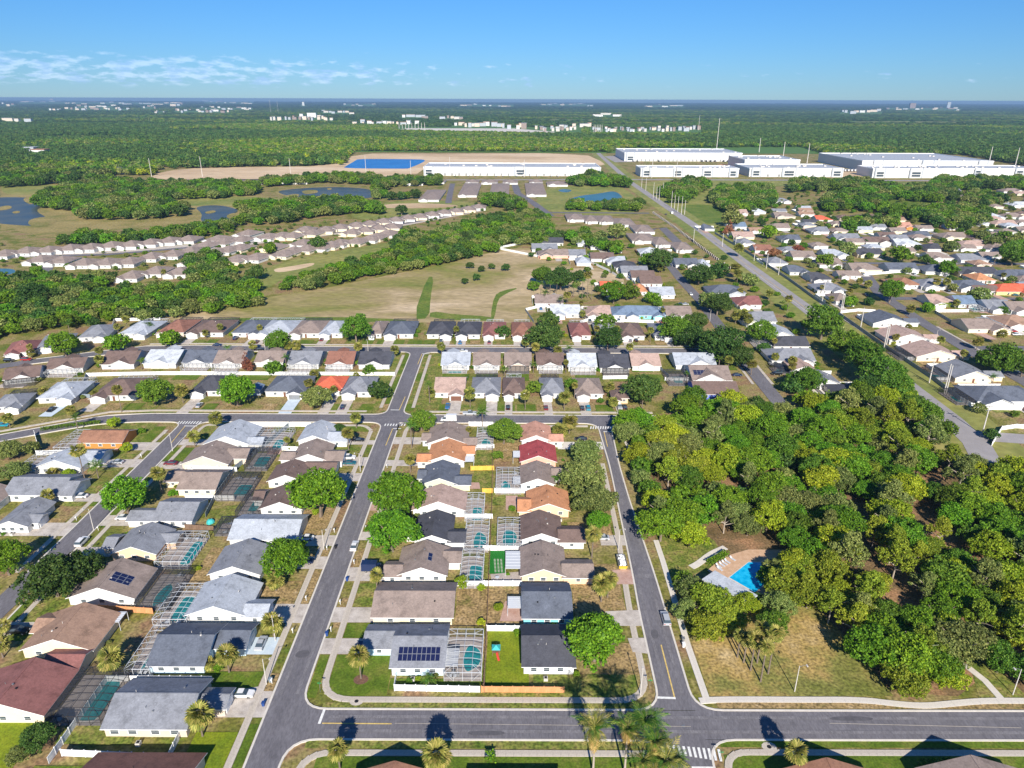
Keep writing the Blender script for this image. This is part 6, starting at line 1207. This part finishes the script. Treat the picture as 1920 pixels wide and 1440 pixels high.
def utility(bx, by, h, label, double=False, arm=True, far=1.0, mat='pole_concrete'):
    x, y = P(bx, by); o = thing('utility_pole', (x, y, 0), label, 'utility pole', 'utility poles'); m = MB(); m.tube([(0,0,0),(0,0,h)], [.26*far,.15*far], 8); m.build('pole', M[mat], o)
    if double: m = MB(); m.tube([(.9,0,0),(.9,0,h*.95)], [.24*far,.15*far], 8); m.build('pole', M[mat], o)
    if arm: m = MB(); m.box(-1.4,1.4,-.1,.1,h-1.3,h-1.1); m.box(-1.0,1.0,-.1,.1,h-3,h-2.85); m.build('crossarm', M['metal_grey'], o)
for i, (bx, by, h, dbl) in enumerate([(1298,452,12,0),(1352,460,12,0),(1376,466,13,0),(1412,486,12,0),(1435,500,12,0),(1458,512,12,0),(1540,563,13,0),(1574,588,14,1),(1612,614,13,0),(1657,647,14,1),(1742,712,13,0),(1770,732,14,1),(1842,808,13,0)]):
    utility(bx, by, h, 'concrete utility pole, %s from the far end along the right boulevard fence' % ordw(i+1), bool(dbl))
for i, (bx, by) in enumerate([(1200,352),(1208,356),(1222,370),(1228,372),(1233,374),(1256,388),(1262,389),(1268,396),(1275,400),(1281,400),(1240,366)]): utility(bx, by, 16+i % 3*2, 'tall bare pole, %s from left in the cluster beside the boulevard' % ordw(i+1), False, False, 1.3)
for i, (bx, by, h) in enumerate([(282,338,30),(377,336,32),(543,336,30),(684,334,34),(768,336,28),(841,330,30),(1219,332,32),(980,332,28),(1265,330,24)]): utility(bx, by, h, 'tall transmission pole, %s from left in front of the construction land' % ordw(i+1), False, False, 2.0)
for i, (bx, by, h) in enumerate([(1340,280,78),(1306,242,60),(504,215,110),(518,215,100),(1465,292,34),(1510,302,38),(1850,304,36),(1900,306,36),(1420,282,34)]): utility(bx, by, h, 'very tall mast, %s in the line rising from the far forest' % ordw(i+1), False, False, 3.6)
for i in range(9): utility(745+i*6, 243, 26, 'transmission mast, %s from left in the far substation' % ordw(i+1), False, False, 4)
for i in range(6): utility(1110+i*3, 248, 30, 'transmission mast, %s from left in the second far substation' % ordw(i+1), False, False, 4)
def sign(bx, by, h, label, street=True):
    x, y = P(bx, by); o = thing('street_sign', (x, y, 0), label, 'sign'); m = MB(); m.tube([(0,0,0),(0,0,h)], [.035,.035], 6); m.build('post', M['metal_grey'], o); m = MB(); m.box(-.45,.45,-.015,.015,h-.2,h); m.box(-.015,.015,-.45,.45,h+.01,h+.2); m.build('name_plate', M['sign_green'], o)
sign(605,1300,2.6,'green street name sign at the bottom left corner'); sign(1222,1290,2.6,'green street name sign at the park street corner'); sign(1355,1425,2.6,'green street name sign by the bottom crosswalk')
def bin_(bx, by, colr, label):
    x, y = P(bx, by); o = thing('wheelie_bin', (x, y, 0), label, 'bin', 'wheelie bins'); m = MB(); m.face([(-.26,-.3,0),(.26,-.3,0),(.32,-.36,1),(-.32,-.36,1)]); m.face([(.26,.3,0),(-.26,.3,0),(-.32,.36,1),(.32,.36,1)]); m.face([(.26,-.3,0),(.26,.3,0),(.32,.36,1),(.32,-.36,1)]); m.face([(-.26,.3,0),(-.26,-.3,0),(-.32,-.36,1),(-.32,.36,1)]); m.build('bin_body', M[colr], o)
    m = MB(); m.box(-.36,.36,-.4,.4,1,1.1); m.build('lid', M[colr], o)
for a in [(654,1091,'mail_blue','blue wheelie bin at the kerb beside the dark van driveway'),(617,1194,'mail_blue','blue wheelie bin beside the solar panel house driveway'),(499,1327,'mail_blue','blue wheelie bin by the bottom left kerb'),(512,1282,'vinyl_grey','white-lidded bin by the bottom left sidewalk'),(1285,1210,'vinyl','white bin on the park sidewalk'),(632,1031,'black','black bin by the kerb under the oak'),(1284,1200,'metal_grey','grey bin on the park sidewalk')]: bin_(*a)
MBX = MB(); MBX.box(-.05,.05,-.05,.05,0,1.05); MBX.box(-.14,.14,-.28,.28,1.05,1.35); MBM = MBX.mesh('mailbox', M['trim_white'])
for i, (x, y, t_) in enumerate([(-43.6,137.5,'below the flat taupe roof'),(-43.6,147.5,'above the flat taupe roof'),(-43.6,164.5,'by the dark van driveway'),(-43.6,181.5,'under the lower oak'),(-43.6,197.8,'under the upper oak'),(-43.6,220,'by the orange roof'),(-52.7,121,'by the white sedan'),(-52.7,137,'by the pale blue driveway'),(-52.7,149,'by the pale roof'),(-52.7,171,'under the kerb oak'),(-52.7,180,'by the plain slab roof'),(-52.7,219,'by the two cars'),
     (-123.3,165,'by the peach gable'),(-123.3,180.6,'by the round oak'),(-123.3,217,'by the beige gable'),(-132.9,186,'by the small grey house'),(-132.9,202.6,'by the long grey roof'),(-132.9,227,'by the palms')]): tag(link('mailbox', MBM, None, (x, y, .1)), 'white mailbox on a post %s' % t_, 'mailbox', 'mailboxes')
AC = MB(); AC.box(-.45,.45,-.45,.45,0,.85); AC.box(-.3,.3,-.3,.3,.85,.9,1); ACM = AC.mesh('air_conditioner', [M['pole_concrete'], M['black']])
for h in HOUSES:
    if 100 < h['y'] < 275: link('air_conditioner', ACM, h['o'], (random.uniform(-5,5), -8.3 if h['axis'] == 'x' else -7.6, 0))
# fire hydrant, manholes
for a, b in [(673,1318),(1447,1398)]:
    x, y = P(a, b); o = thing('storm_inlet', (x, y, .1), 'round storm drain inlet in the %s verge' % ('left' if a < 900 else 'right'), 'drain'); m = MB(); m.face([(.45*math.cos(t), .45*math.sin(t), .1) for t in np.linspace(0,6.283,13)[:-1]]); m.build('grate', M['black'], o); m = MB(); m.face([(1.5*math.cos(t), 1.2*math.sin(t), .07) for t in np.linspace(0,6.283,13)[:-1]]); m.build('apron', M['concrete'], o)
x, y = P(1286,1360); m = MB(); m.face([(.4*math.cos(t), .4*math.sin(t), 0) for t in np.linspace(0,6.283,13)[:-1]]); tag(m.build('manhole_cover', M['metal_grey'], None, (x, y, .16)), 'round manhole cover in the lower street', 'manhole cover')
x, y = P(675,965); m = MB(); m.face([(.35*math.cos(t), .35*math.sin(t), 0) for t in np.linspace(0,6.283,13)[:-1]]); tag(m.build('manhole_cover', M['metal_grey'], None, (x, y, .16)), 'round manhole cover in the street between the oaks', 'manhole cover')
# playset and garden toys
def playset(bx, by):
    x, y = P(bx, by); o = thing('playset', (x, y, 0), 'teal and red climbing playset on the lime lawn', 'playset'); m = MB()
    for a in (-.8,.8):
        for b in (-.7,.7): m.box(a-.06,a+.06,b-.06,b+.06,0,1.9)
    m.box(-.9,.9,-.8,.8,.95,1.05); m.build('frame', M['wood_brown'], o)
    m = MB(); m.face([(-1,-1,1.9),(1,-1,1.9),(0,0,2.6)]); m.face([(1,-1,1.9),(1,1,1.9),(0,0,2.6)]); m.face([(1,1,1.9),(-1,1,1.9),(0,0,2.6)]); m.face([(-1,1,1.9),(-1,-1,1.9),(0,0,2.6)]); m.build('canopy', M['toy_teal'], o)
    m = MB(); m.tube([(.2,-.8,1.0),(.4,-1.6,.6),(.7,-2.4,.12)], [.3,.3,.3], 6); m.build('slide', M['toy_red'], o)
playset(934,1226)
x, y = P(1168,1056); o = thing('skip', (x, y, 0), 'yellow fronted open skip full of white rubble at the kerb', 'skip'); m = MB()
m.face([(-1.1,-2.4,.15),(1.1,-2.4,.15),(1.2,-2.9,1.4),(-1.2,-2.9,1.4)]); m.build('front', M['yellow_plastic'], o); m = MB()
m.box(-1.2,-1.12,-2.4,2.6,.15,1.4); m.box(1.12,1.2,-2.4,2.6,.15,1.4); m.box(-1.2,1.2,2.52,2.6,.15,1.4); m.box(-1.15,1.15,-2.4,2.55,.15,.3); m.build('body', M['metal_grey'], o); m = MB()
for i in range(40): a, b, c, s = random.uniform(-.9,.9), random.uniform(-2.2,2.3), random.uniform(.7,1.5), random.uniform(.12,.3); m.box(a-s,a+s,b-s,b+s,c-s,c+s*.6)
m.build('rubble', M['trim_white'], o)['kind'] = 'stuff'
def table_set(bx, by, label, c='alum_white'):
    x, y = P(bx, by); o = thing('patio_table', (x, y, .1), label, 'patio table'); m = MB(); m.face([(.6*math.cos(t), .6*math.sin(t), .75) for t in np.linspace(0,6.283,13)[:-1]]); m.tube([(0,0,0),(0,0,.74)], [.1,.05], 6); m.build('top', M[c], o)
for a in [(935,1087,'patio table beside the astroturf yard'),(516,848,'patio table on the pinkish terrace'),(944,913,'patio table in the upper right pool cage')]: table_set(*a)
x, y = P(505,850); sheet('terrace', pxs([(500,856),(525,856),(535,838),(508,838)]), 'pavers_pink', zlay(.12))
x, y = P(397,984); o = thing('play_tent', (x, y, 0), 'small turquoise dome tent in the yard by the weathered fence', 'tent'); m = MB(); rg = [[(1.3*math.cos(b)*math.cos(a), 1.3*math.cos(b)*math.sin(a), 1.3*math.sin(b)) for a in np.linspace(0,6.283,11)[:-1]] for b in (0,.5,1.0,1.4)]
for i in range(3):
    for j in range(10): m.face([rg[i][j], rg[i][(j+1)%10], rg[i+1][(j+1)%10], rg[i+1][j]])
m.build('dome', M['toy_teal'], o)
# sheds
for a in [((492,740,724,704),'blue','grey','small grey shed with blue roof between big trees'),((1030,1048,560,553),'lightgrey','white','small white shed beside the field')]:
    q = R4(a[0]) if a[0][1] > a[0][0]+1 and a[0][2] < 800 and a[0][0] > 900 else [*[P(470,740)[0], P(493,740)[0]], P(480,745)[1], P(480,745)[1]+6]
    o = thing('shed', ((q[0]+q[1])/2, (q[2]+q[3])/2, 0), a[3], 'shed'); rb, wb = MB(), MB(); w_, d_ = (q[1]-q[0])/2, max(2.5, (q[3]-q[2])/2); roofpart(rb, wb, -w_, w_, -d_, d_, 'y', oh=.3); rb.build('roof', [M['roof_'+a[1]], M['trim_white']], o); wb.build('wall', M['wall_'+a[2]], o)

# ------------------------------------------------------------------ warehouses and far buildings
def warehouse(x0, x1, y0, y1, h, label, bays=(), docks=0, side='front'):
    o = thing('warehouse', ((x0+x1)/2, (y0+y1)/2, 0), label, 'warehouse'); cx, cy = (x0+x1)/2, (y0+y1)/2; X0, X1, Y0, Y1 = x0-cx, x1-cx, y0-cy, y1-cy
    m = MB(); m.box(X0,X1,Y0,Y1,0,h); m.build('wall', M['wall_white'], o); m = MB(); m.box(X0+.8,X1-.8,Y0+.8,Y1-.8,h,h+.1); m.build('roof', M['roof_lightgrey'], o)
    m = MB()
    for a in ((X0-.3,X1+.3,Y0-.3,Y0+.8),(X0-.3,X1+.3,Y1-.8,Y1+.3),(X0-.3,X0+.8,Y0+.8,Y1-.8),(X1-.8,X1+.3,Y0+.8,Y1-.8)): m.box(*a, h-.5, h+1.3)
    m.build('parapet', M['trim_white'], o)
    n = int((x1-x0)/12); m = MB()
    for i in range(1, n): u = X0+(X1-X0)*i/n; m.box(u-.15,u+.15,Y0-.12,Y0-.02,0,h-.6)
    m.build('pilaster', M['wall_grey'], o)
    for (u, wd) in bays:
        c = X0+(X1-X0)*u; m = MB(); m.box(c-wd/2,c+wd/2,Y0-2,Y0-.35,0,h+2); b = m.build('entrance_bay', M['wall_white'], o)
        for sx in (-1,1): m = MB(); m.box(c+sx*wd*.5-1.2,c+sx*wd*.5+1.2,Y0-2.3,Y0-2.05,0,h+2.2); m.build('bay_edge', M['wall_grey'], o)
        for zz in (2.2, 6.4): m = MB(); m.box(c-wd*.36,c+wd*.36,Y0-2.2,Y0-2.02,zz,zz+3.2); m.build('window', M['window_glass'], o)
    for i in range(docks): u = X0+(X1-X0)*(.08+.84*i/max(1,docks-1)); m = MB(); m.box(u-1.6,u+1.6,Y0-.3,Y0-.13,.6,4.2); m.build('dock_door', M['metal_grey'], o)
    for i in range(14): a, b = random.uniform(X0+5,X1-5), random.uniform(Y0+8,Y1-8); m = MB(); m.box(a-2,a+2,b-1.5,b+1.5,h+.1,h+1.9); m.build('roof_unit', M['pole_concrete'], o)
warehouse(-150,148,1243,1330,13,'long white warehouse beyond the taupe villas',[(.03,14),(.545,18),(.97,14)],22)
warehouse(234,480,1560,1700,16,'large far warehouse with many dock doors',[(.05,16)],26)
warehouse(214,378,1236,1290,13,'white warehouse just right of the boulevard',[(.06,13),(.38,14),(.68,16),(.94,12)],0)
warehouse(398,556,1243,1330,13,'second white warehouse right of the boulevard',[(.07,14),(.42,22),(.93,16)],8)
warehouse(420,520,1345,1450,19,'taller grey-roofed warehouse behind the second one',[],0)
warehouse(640,880,1360,1560,17,'large grey-roofed warehouse at the right',[(.12,16),(.5,20),(.92,16)],4)
warehouse(600,720,1232,1290,14,'white warehouse in front of the large grey-roofed one',[(.1,16),(.6,20)],0)
warehouse(722,900,1262,1330,12,'long low warehouse running off the right edge',[(.4,10),(.8,14)],4)
TRB = MB(); TRB.box(-1.25,1.25,-6.5,6.5,1.1,4.0); TRM = TRB.mesh('trailer_box', M['wall_white']); TRW = MB()
for y_ in (-5,-3.8,4.2): TRW.box(-1.2,1.2,y_-.5,y_+.5,0,1.1)
TRW = TRW.mesh('wheels', M['tyre']); k_ = 0
for (xa, xb, yy, stp) in ((252,470,1550,9),(-120,130,1234,11.5),(560,640,1345,6),(410,540,1336,8)):
    for x_ in np.arange(xa, xb, stp):
        if random.random() < .62:
            k_ += 1; o = thing('parked_trailer', (x_, yy, .1), 'white box trailer parked by the warehouses, %s from the start of their rows' % ordw(k_), 'trailer', 'trailers at the warehouse docks'); link('trailer_box', TRM, o); link('wheels', TRW, o)
for i, (a, b, c) in enumerate([(38,80,344),(150,172,336),(92,110,332),(205,232,332),(-10,8,340)]):
    x0, y0 = P(a, c); x1, _ = P(b, c); o = thing('apartment_block', ((x0+x1)/2, y0+8, 0), 'white apartment block with dark roof, %s in the far left group' % ordw(i+1), 'building'); w_ = (x1-x0)/2
    rb, wb = MB(), MB(); roofpart(rb, wb, -w_, w_, -8, 8, 'x', ze=8, hip0=True, hip1=True); rb.build('roof', [M['roof_dark'], M['trim_white']], o); wb.build('wall', M['wall_white'], o)
    for k in range(6):
        for zz in (2, 5.4): f = link('window', WF, o, (-w_+2*w_*(k+.5)/6, -8.05, zz), 0, (2.2,1,1.6)); link('pane', WP, f)
CL = [(118,236,211,16,16),(140,212,206,6,20),(262,290,207,4,22),(286,302,216,3,10),(313,340,202,3,34),(322,425,214,14,16),(370,470,208,12,14),(86,106,212,3,14),(2,26,204,4,40),(88,98,196,1,60),(500,622,228,18,18),(556,600,224,3,30),(560,570,201,1,50),(600,660,215,8,14),(660,780,235,14,14),(845,935,238,10,16),(930,985,240,6,22),
      (1000,1075,244,14,7),(1040,1110,238,5,14),(1105,1240,244,26,4),(1235,1310,242,12,12),(745,800,222,4,14),(820,865,224,5,12),(1573,1650,207,8,34),(1700,1712,198,1,70),(1768,1778,198,1,90),(1660,1800,199,14,16),(1210,1280,197,5,14),(1010,1110,196,12,14),(860,960,198,8,14),(640,700,199,6,14),(30,330,199,18,14),(0,60,235,3,10),(380,470,196,10,14),(40,80,297,2,8),(1110,1160,216,3,10)]
FB = random.Random(3); nfb = 0; CLI = {(q[0], q[1], q[2]): k+1 for k, q in enumerate(sorted(CL))}
for (a, b, yb, n, h) in CL:
    for i in range(n):
        px = a+(b-a)*(i+.5)/n + FB.uniform(-2,2); x, y = P(px+FB.uniform(-4,4), yb+FB.uniform(-2.5,2.5)); wd = max(10, (b-a)/n*depth(x,y)/FPX*FB.uniform(.35,1.3)); hh = (h*FB.uniform(.25,.7)+9) if n > 1 else h+10
        o = thing('distant_building', (x, y, 0), '%s distant building, %s from left in far cluster %s counted from the left' % ('tall' if hh > 40 else 'low', ordw(i+1), ordw(CLI[(a, b, yb)])), 'building', 'distant buildings towards the horizon'); m = MB(); m.box(-wd/2,wd/2,0,max(20,wd*.4),0,hh)
        m.build('wall', M[FB.choice(('wall_beige','wall_grey','pole_concrete','wall_grey','roof_villa','wall_beige','wall_white'))], o); m = MB(); m.box(-wd/2-1,wd/2+1,-1,max(20,wd*.4)+1,hh,hh+1.5); m.build('roof', M[FB.choice(('roof_grey','roof_lightgrey','roof_villa','roof_rust'))], o); nfb += 1
land('highway', [(730,248),(760,242),(960,241),(1080,250),(1060,252),(900,246)], 'concrete_light', 0, .3)
land('parking', [(1130,292),(1165,290),(1190,302),(1150,303)], 'asphalt_old', 0, .1); land('highway_cut', [(1230,210),(1500,208),(1500,209.5),(1230,211.5)], 'concrete', 0, .3)

# ------------------------------------------------------------------ the far woods: too many trees to count
sheet('forest_ground', [(-34000,1800),(34000,1800),(34000,29500),(-34000,29500)], 'leaf_far', .35); ZL[0] += .001
FAR_AV = [pxs([(272,350),(272,338),(300,322),(640,312),(660,286),(1135,284),(1290,345),(1280,352),(780,352)]), pxs([(1140,285),(1170,276),(1500,272),(1560,290),(1800,284),(1990,318),(1990,336),(1250,336)]), pxs([(740,250),(1090,254),(1090,238),(740,239)]), pxs([(1100,252),(1315,252),(1315,240),(1100,240)])]
MID = pxs([(-250,336),(-250,300),(0,205+30),(0,232),(1920,228),(2150,300),(2150,334),(1800,334),(1290,334),(1135,300),(1100,288),(660,288),(640,314),(300,322),(240,338),(150,332)])
def far_points(poly, gap, rnd, smin, smax, avoid):
    xs = [p[0] for p in poly]; ys = [p[1] for p in poly]; nx, ny = int((max(xs)-min(xs))/gap), int((max(ys)-min(ys))/gap); out = []
    for i in range(nx):
        for j in range(ny):
            x, y = min(xs)+(i+rnd.random())*gap, min(ys)+(j+rnd.random())*gap
            if abs(x) > y*.80+60: continue
            if inpoly(x, y, poly) and not any(inpoly(x, y, a) for a in avoid): out.append((x, y, 0, rnd.uniform(smin, smax)))
    return out
FRD = random.Random(21)
for px in ([(1560,224),(1700,222),(1860,223),(1850,226),(1600,227)],[(300,248),(420,246),(470,250),(330,253)],[(1200,262),(1330,260),(1340,264),(1210,266)],[(60,262),(220,258),(260,263),(90,268)],[(1000,224),(1120,223),(1130,226),(1010,227)],[(820,213),(980,212),(990,214),(830,215)]): land('clearing', px, 'golf_green', 2, .35); FAR_AV.append(pxs(px))
FAR_AV += [pxs([(a-3,yb+3.5),(b+3,yb+3.5),(b+3,yb-2),(a-3,yb-2)]) for (a, b, yb, n, h) in CL]
far_a = far_points([(-3200,1100),(3200,1100),(3200,3600),(-3200,3600)], 13, FRD, 6.5, 10.5, FAR_AV + [[(-1100,1090),(1100,1090),(1100,1225),(-1100,1225)]])
far_a = [p for p in far_a if inpoly(p[0], p[1], MID) or p[1] > 2600 or (p[1] > 1720 and p[0] > 0) or (p[1] > 1400 and p[0] > 900) or (p[0] < -560 and p[1] > 1225)]
far_b = far_points([(-9000,3600),(9000,3600),(9000,9500),(-9000,9500)], 42, FRD, 15, 26, FAR_AV)
far_c = far_points([(-24000,9500),(24000,9500),(24000,29400),(-24000,29400)], 110, FRD, 45, 75, FAR_AV)
rest_p = [(t[0], t[1], 0, t[2]) for t in rest]
protos = bpy.data.collections.new('far_tree_kinds')
def proto(seed, tone, N=420, sz=.2):
    me = crown_mesh('far_crown', seed, N, sz, random.choice(('round','wide')), M['leaf_'+tone]); o = bpy.data.objects.new('far_crown', me); protos.objects.link(o); return o
for i, tn in enumerate(('far','dark','dark','far','dark')): proto(300+i, tn)
protos3 = bpy.data.collections.new('light_tree_kinds')
for i, tn in enumerate(('green','lime','olive','bright')): me = crown_mesh('light_crown', 350+i, 420, .2, 'round', M['leaf_'+tn]); protos3.objects.link(bpy.data.objects.new('light_crown', me))
protos2 = bpy.data.collections.new('mid_tree_kinds')
for i, tn in enumerate(('green','dark','bright','olive')):
    me = crown_mesh('mid_crown', 400+i, 1400, .12, 'round', M['leaf_'+tn]); o = bpy.data.objects.new('mid_crown', me); protos2.objects.link(o)
def gn_trees(name, pts, col, flat, label):
    me = bpy.data.meshes.new(name); me.from_pydata([(p[0], p[1], p[3]*.12*(1 if flat > .8 else .6)) for p in pts], [], [])
    at = me.attributes.new('size', 'FLOAT', 'POINT'); at.data.foreach_set('value', [p[3] for p in pts])
    o = link(name, me); tag(o, label, kind='stuff'); o['category'] = 'trees'
    g = bpy.data.node_groups.new(name, 'GeometryNodeTree'); g.interface.new_socket('Geometry', in_out='INPUT', socket_type='NodeSocketGeometry'); g.interface.new_socket('Geometry', in_out='OUTPUT', socket_type='NodeSocketGeometry')
    N = g.nodes.new; i_, o_ = N('NodeGroupInput'), N('NodeGroupOutput'); ip = N('GeometryNodeInstanceOnPoints'); ci = N('GeometryNodeCollectionInfo'); ci.inputs['Collection'].default_value = col; ci.inputs['Separate Children'].default_value = True; ci.inputs['Reset Children'].default_value = True
    ip.inputs['Pick Instance'].default_value = True; na = N('GeometryNodeInputNamedAttribute'); na.data_type = 'FLOAT'; na.inputs['Name'].default_value = 'size'
    rv = N('FunctionNodeRandomValue'); rv.data_type = 'FLOAT_VECTOR'; rv.inputs['Min'].default_value = (0,0,0); rv.inputs['Max'].default_value = (0,0,6.28)
    vm = N('ShaderNodeCombineXYZ'); ml = N('ShaderNodeMath'); ml.operation = 'MULTIPLY'; ml.inputs[1].default_value = flat; lk = g.links.new
    lk(na.outputs[0], vm.inputs[0]); lk(na.outputs[0], vm.inputs[1]); lk(na.outputs[0], ml.inputs[0]); lk(ml.outputs[0], vm.inputs[2])
    lk(i_.outputs[0], ip.inputs['Points']); lk(ci.outputs[0], ip.inputs['Instance']); lk(rv.outputs[0], ip.inputs['Rotation']); lk(vm.outputs[0], ip.inputs['Scale']); lk(ip.outputs[0], o_.inputs[0])
    md = o.modifiers.new('trees', 'NODES'); md.node_group = g; return o
gn_trees('remaining_trees', rest_p, protos2, .95, 'smaller trees and bushes filling the belts and gardens')
def patch(p):
    x, y = p[0], p[1]; return math.sin(x*.0021+y*.0011+1.3*math.sin(y*.0017)) + .8*math.sin(y*.0062+x*.0007+2) + .5*math.sin(x*.009)*math.sin(y*.004) + FRD.uniform(-.35,.35)
gn_trees('forest', [p for p in far_a if patch(p) < .25], protos, 1.05, 'dark pine forest beyond the warehouses'); gn_trees('forest', [p for p in far_a if patch(p) >= .25], protos3, .95, 'light green swamp forest beyond the warehouses')
gn_trees('far_forest', [p for p in far_b if patch(p) < .45], protos, .34, 'distant dark forest reaching the horizon'); gn_trees('far_forest', [p for p in far_b if patch(p) >= .45], protos3, .3, 'distant lighter forest reaching the horizon')
gn_trees('farthest_forest', far_c, protos, .10, 'farthest forest at the horizon')
print('trees', len(TREES), 'rest', len(rest), 'far', len(far_a), len(far_b), 'houses', len(HOUSES), 'palms', len(PALMN), 'farb', nfb)

# ------------------------------------------------------------------ haze
hz = MB(); hz.box(-34500,34500,-400,29900,-1.5,HCAM+1.5); ho = hz.build('haze', []); ho['kind'] = 'stuff'
hm = bpy.data.materials.new('haze_air'); hm.use_nodes = True; tt = hm.node_tree; tt.nodes.remove(tt.nodes['Principled BSDF']); pv = tt.nodes.new('ShaderNodeVolumePrincipled')
pv.inputs['Color'].default_value = (.33,.53,.82,1); pv.inputs['Density'].default_value = 5.8e-5; pv.inputs['Anisotropy'].default_value = .1; tt.links.new(pv.outputs[0], tt.nodes['Material Output'].inputs['Volume'])
ho.data.materials.append(hm)

# ------------------------------------------------------------------ labels for houses, trees, palms, pools
def hdesc(h): return '%s-roofed %s house' % (ROOFS[h['roof']][0].replace(' tile',''), WALLS[h['wall']][0])
used = {}
def uniq(o, text, extra):
    t = text
    for e in [''] + extra:
        t = (text + ' ' + e).strip()
        if t not in used: break
    n = 2; b = t
    while t in used: t = '%s, %s one rightward' % (b, ordw(n)); n += 1
    ws = t.split()
    used[t] = 1; o['label'] = ' '.join(ws)
rows = {}
for h in HOUSES: rows.setdefault(h['row'], []).append(h)
SHORT = {rD:'the left centre column', rC:'the right centre column', rB:'the column left of the left street', rA:'the column right of the far-left street', rZ:'the far-left column', rM1:'the row north of the middle street', rM2:'the row backing the long fence', rM3:'the row backing the field',
         rE['a']:'the houses right of the field', rE['b']:'the houses behind the wood', rE['c']:'the eastern subdivision', rE['v']:'the taupe villas'}
for rn, hs in rows.items():
    sh = SHORT.get(rn, rn.replace('in the ', 'the ').replace('cut off by ', '')); col = rn in (rD, rC, rB, rA, rZ); many = len(hs) > 22
    if many:
        hs.sort(key=lambda h: h['y']); k = 8; lines = [sorted(hs[i:i+k], key=lambda h: h['x']/h['y']) for i in range(0, len(hs), k)]
        for li, ln in enumerate(lines):
            for i, h in enumerate(ln): uniq(h['o'], '%s, %s from left in line %s of %s' % (hdesc(h), ordw(i+1), ordw(li+1), sh), [])
    else:
        hs.sort(key=lambda h: h['y'] if col else h['x'])
        for i, h in enumerate(hs):
            if h['note']: uniq(h['o'], '%s %s' % (hdesc(h), h['note']), ['in ' + sh])
            else: uniq(h['o'], '%s, %s from %s in %s' % (hdesc(h), ordw(i+1), 'near end' if col else 'left', sh), [])
for h in HOUSES: h['ref'] = '%s-roofed house %s' % (ROOFS[h['roof']][0].replace(' tile',''), h['note'] if h['note'] else 'of ' + SHORT.get(h['row'], 'the row'))
wood = sorted([t for t in TREES if t['note'] == 'W'], key=lambda t: t['y'])
for li in range(0, len(wood), 12):
    for i, t in enumerate(sorted(wood[li:li+12], key=lambda t: t['x']/t['y'])): uniq(t['o'], '%s %s tree, %s from left in depth band %s of the park wood' % (TONE[t['tone']], KN[t['kind']], ordw(i+1), ordw(li//12+1)), [])
for nm in sorted({t['note'] for t in TREES if t['note'].startswith('B')}):
    g = sorted([t for t in TREES if t['note'] == nm], key=lambda t: t['x']/t['y'])
    for i, t in enumerate(g): uniq(t['o'], '%s %s tree, %s from left %s' % (TONE[t['tone']], KN[t['kind']], ordw(i+1), nm[1:]), [])
for t in sorted(TREES, key=lambda t: t['x']):
    if 'label' in t['o'].keys(): continue
    if len(t['note']) > 1: uniq(t['o'], '%s tree, %s' % (TONE[t['tone']], t['note']), [])
    else:
        rel, h = house_ref(t['x'], t['y']); uniq(t['o'], '%s %s %s the %s' % (TONE[t['tone']], 'shrub' if t['small'] else 'tree', rel, h['ref']), [])
for t in TREES: t['o']['group'] = 'shrubs in the yards' if t['small'] else 'trees of the park wood' if t['note'] == 'W' else 'trees'
for p in sorted(PALMN, key=lambda p: p['x']):
    rel, h = house_ref(p['x'], p['y']); uniq(p['o'], '%s palm %s the %s' % ({'fan':'stubby fan' if p['h'] < 4 else 'fan','queen':'tall shaggy','date':'feathery'}[p['kind']], rel, h['ref']), []); p['o']['group'] = 'palm trees'
for o, c_ in XCARS:
    rel, h = house_ref(o.location.x, o.location.y); uniq(o, '%s car %s the %s' % (c_, rel, h['ref']), [])
for o in TABLES:
    rel, h = house_ref(o.location.x, o.location.y); uniq(o, 'small white patio table inside the pool cage %s the %s' % (rel, h['ref']), [])
for p in POOLS:
    h = min(HOUSES, key=lambda h: (h['x']-p['x'])**2 + (h['y']-p['y'])**2); uniq(p['o'], '%s pool beside the %s' % ('rectangular' if p['kind'] == 'rect' else 'curved', h['ref']), []); p['o']['group'] = 'garden pools'
for h in HOUSES: h['o']['group'] = 'houses'
for f in sorted([o for o in S.objects if o.get('label') == '@f'], key=lambda o: o.location.x):
    rel, h = house_ref(f.location.x, f.location.y+8); uniq(f, '%s fence round the yard %s the %s' % ('brown' if 'brown' in f.children[0].data.materials[0].name else 'white', rel, h['ref']), []); f['group'] = 'yard fences'
for o in S.objects:
    if 'label' in o.keys():
        ws = o['label'].split()
        if len(ws) > 16: ws = [w_ for w_ in ws if w_ not in ('the', 'a', 'with', 'of', 'and', 'its')]; o['label'] = ' '.join(ws if len(ws) <= 16 else ws[:13]+ws[-3:])
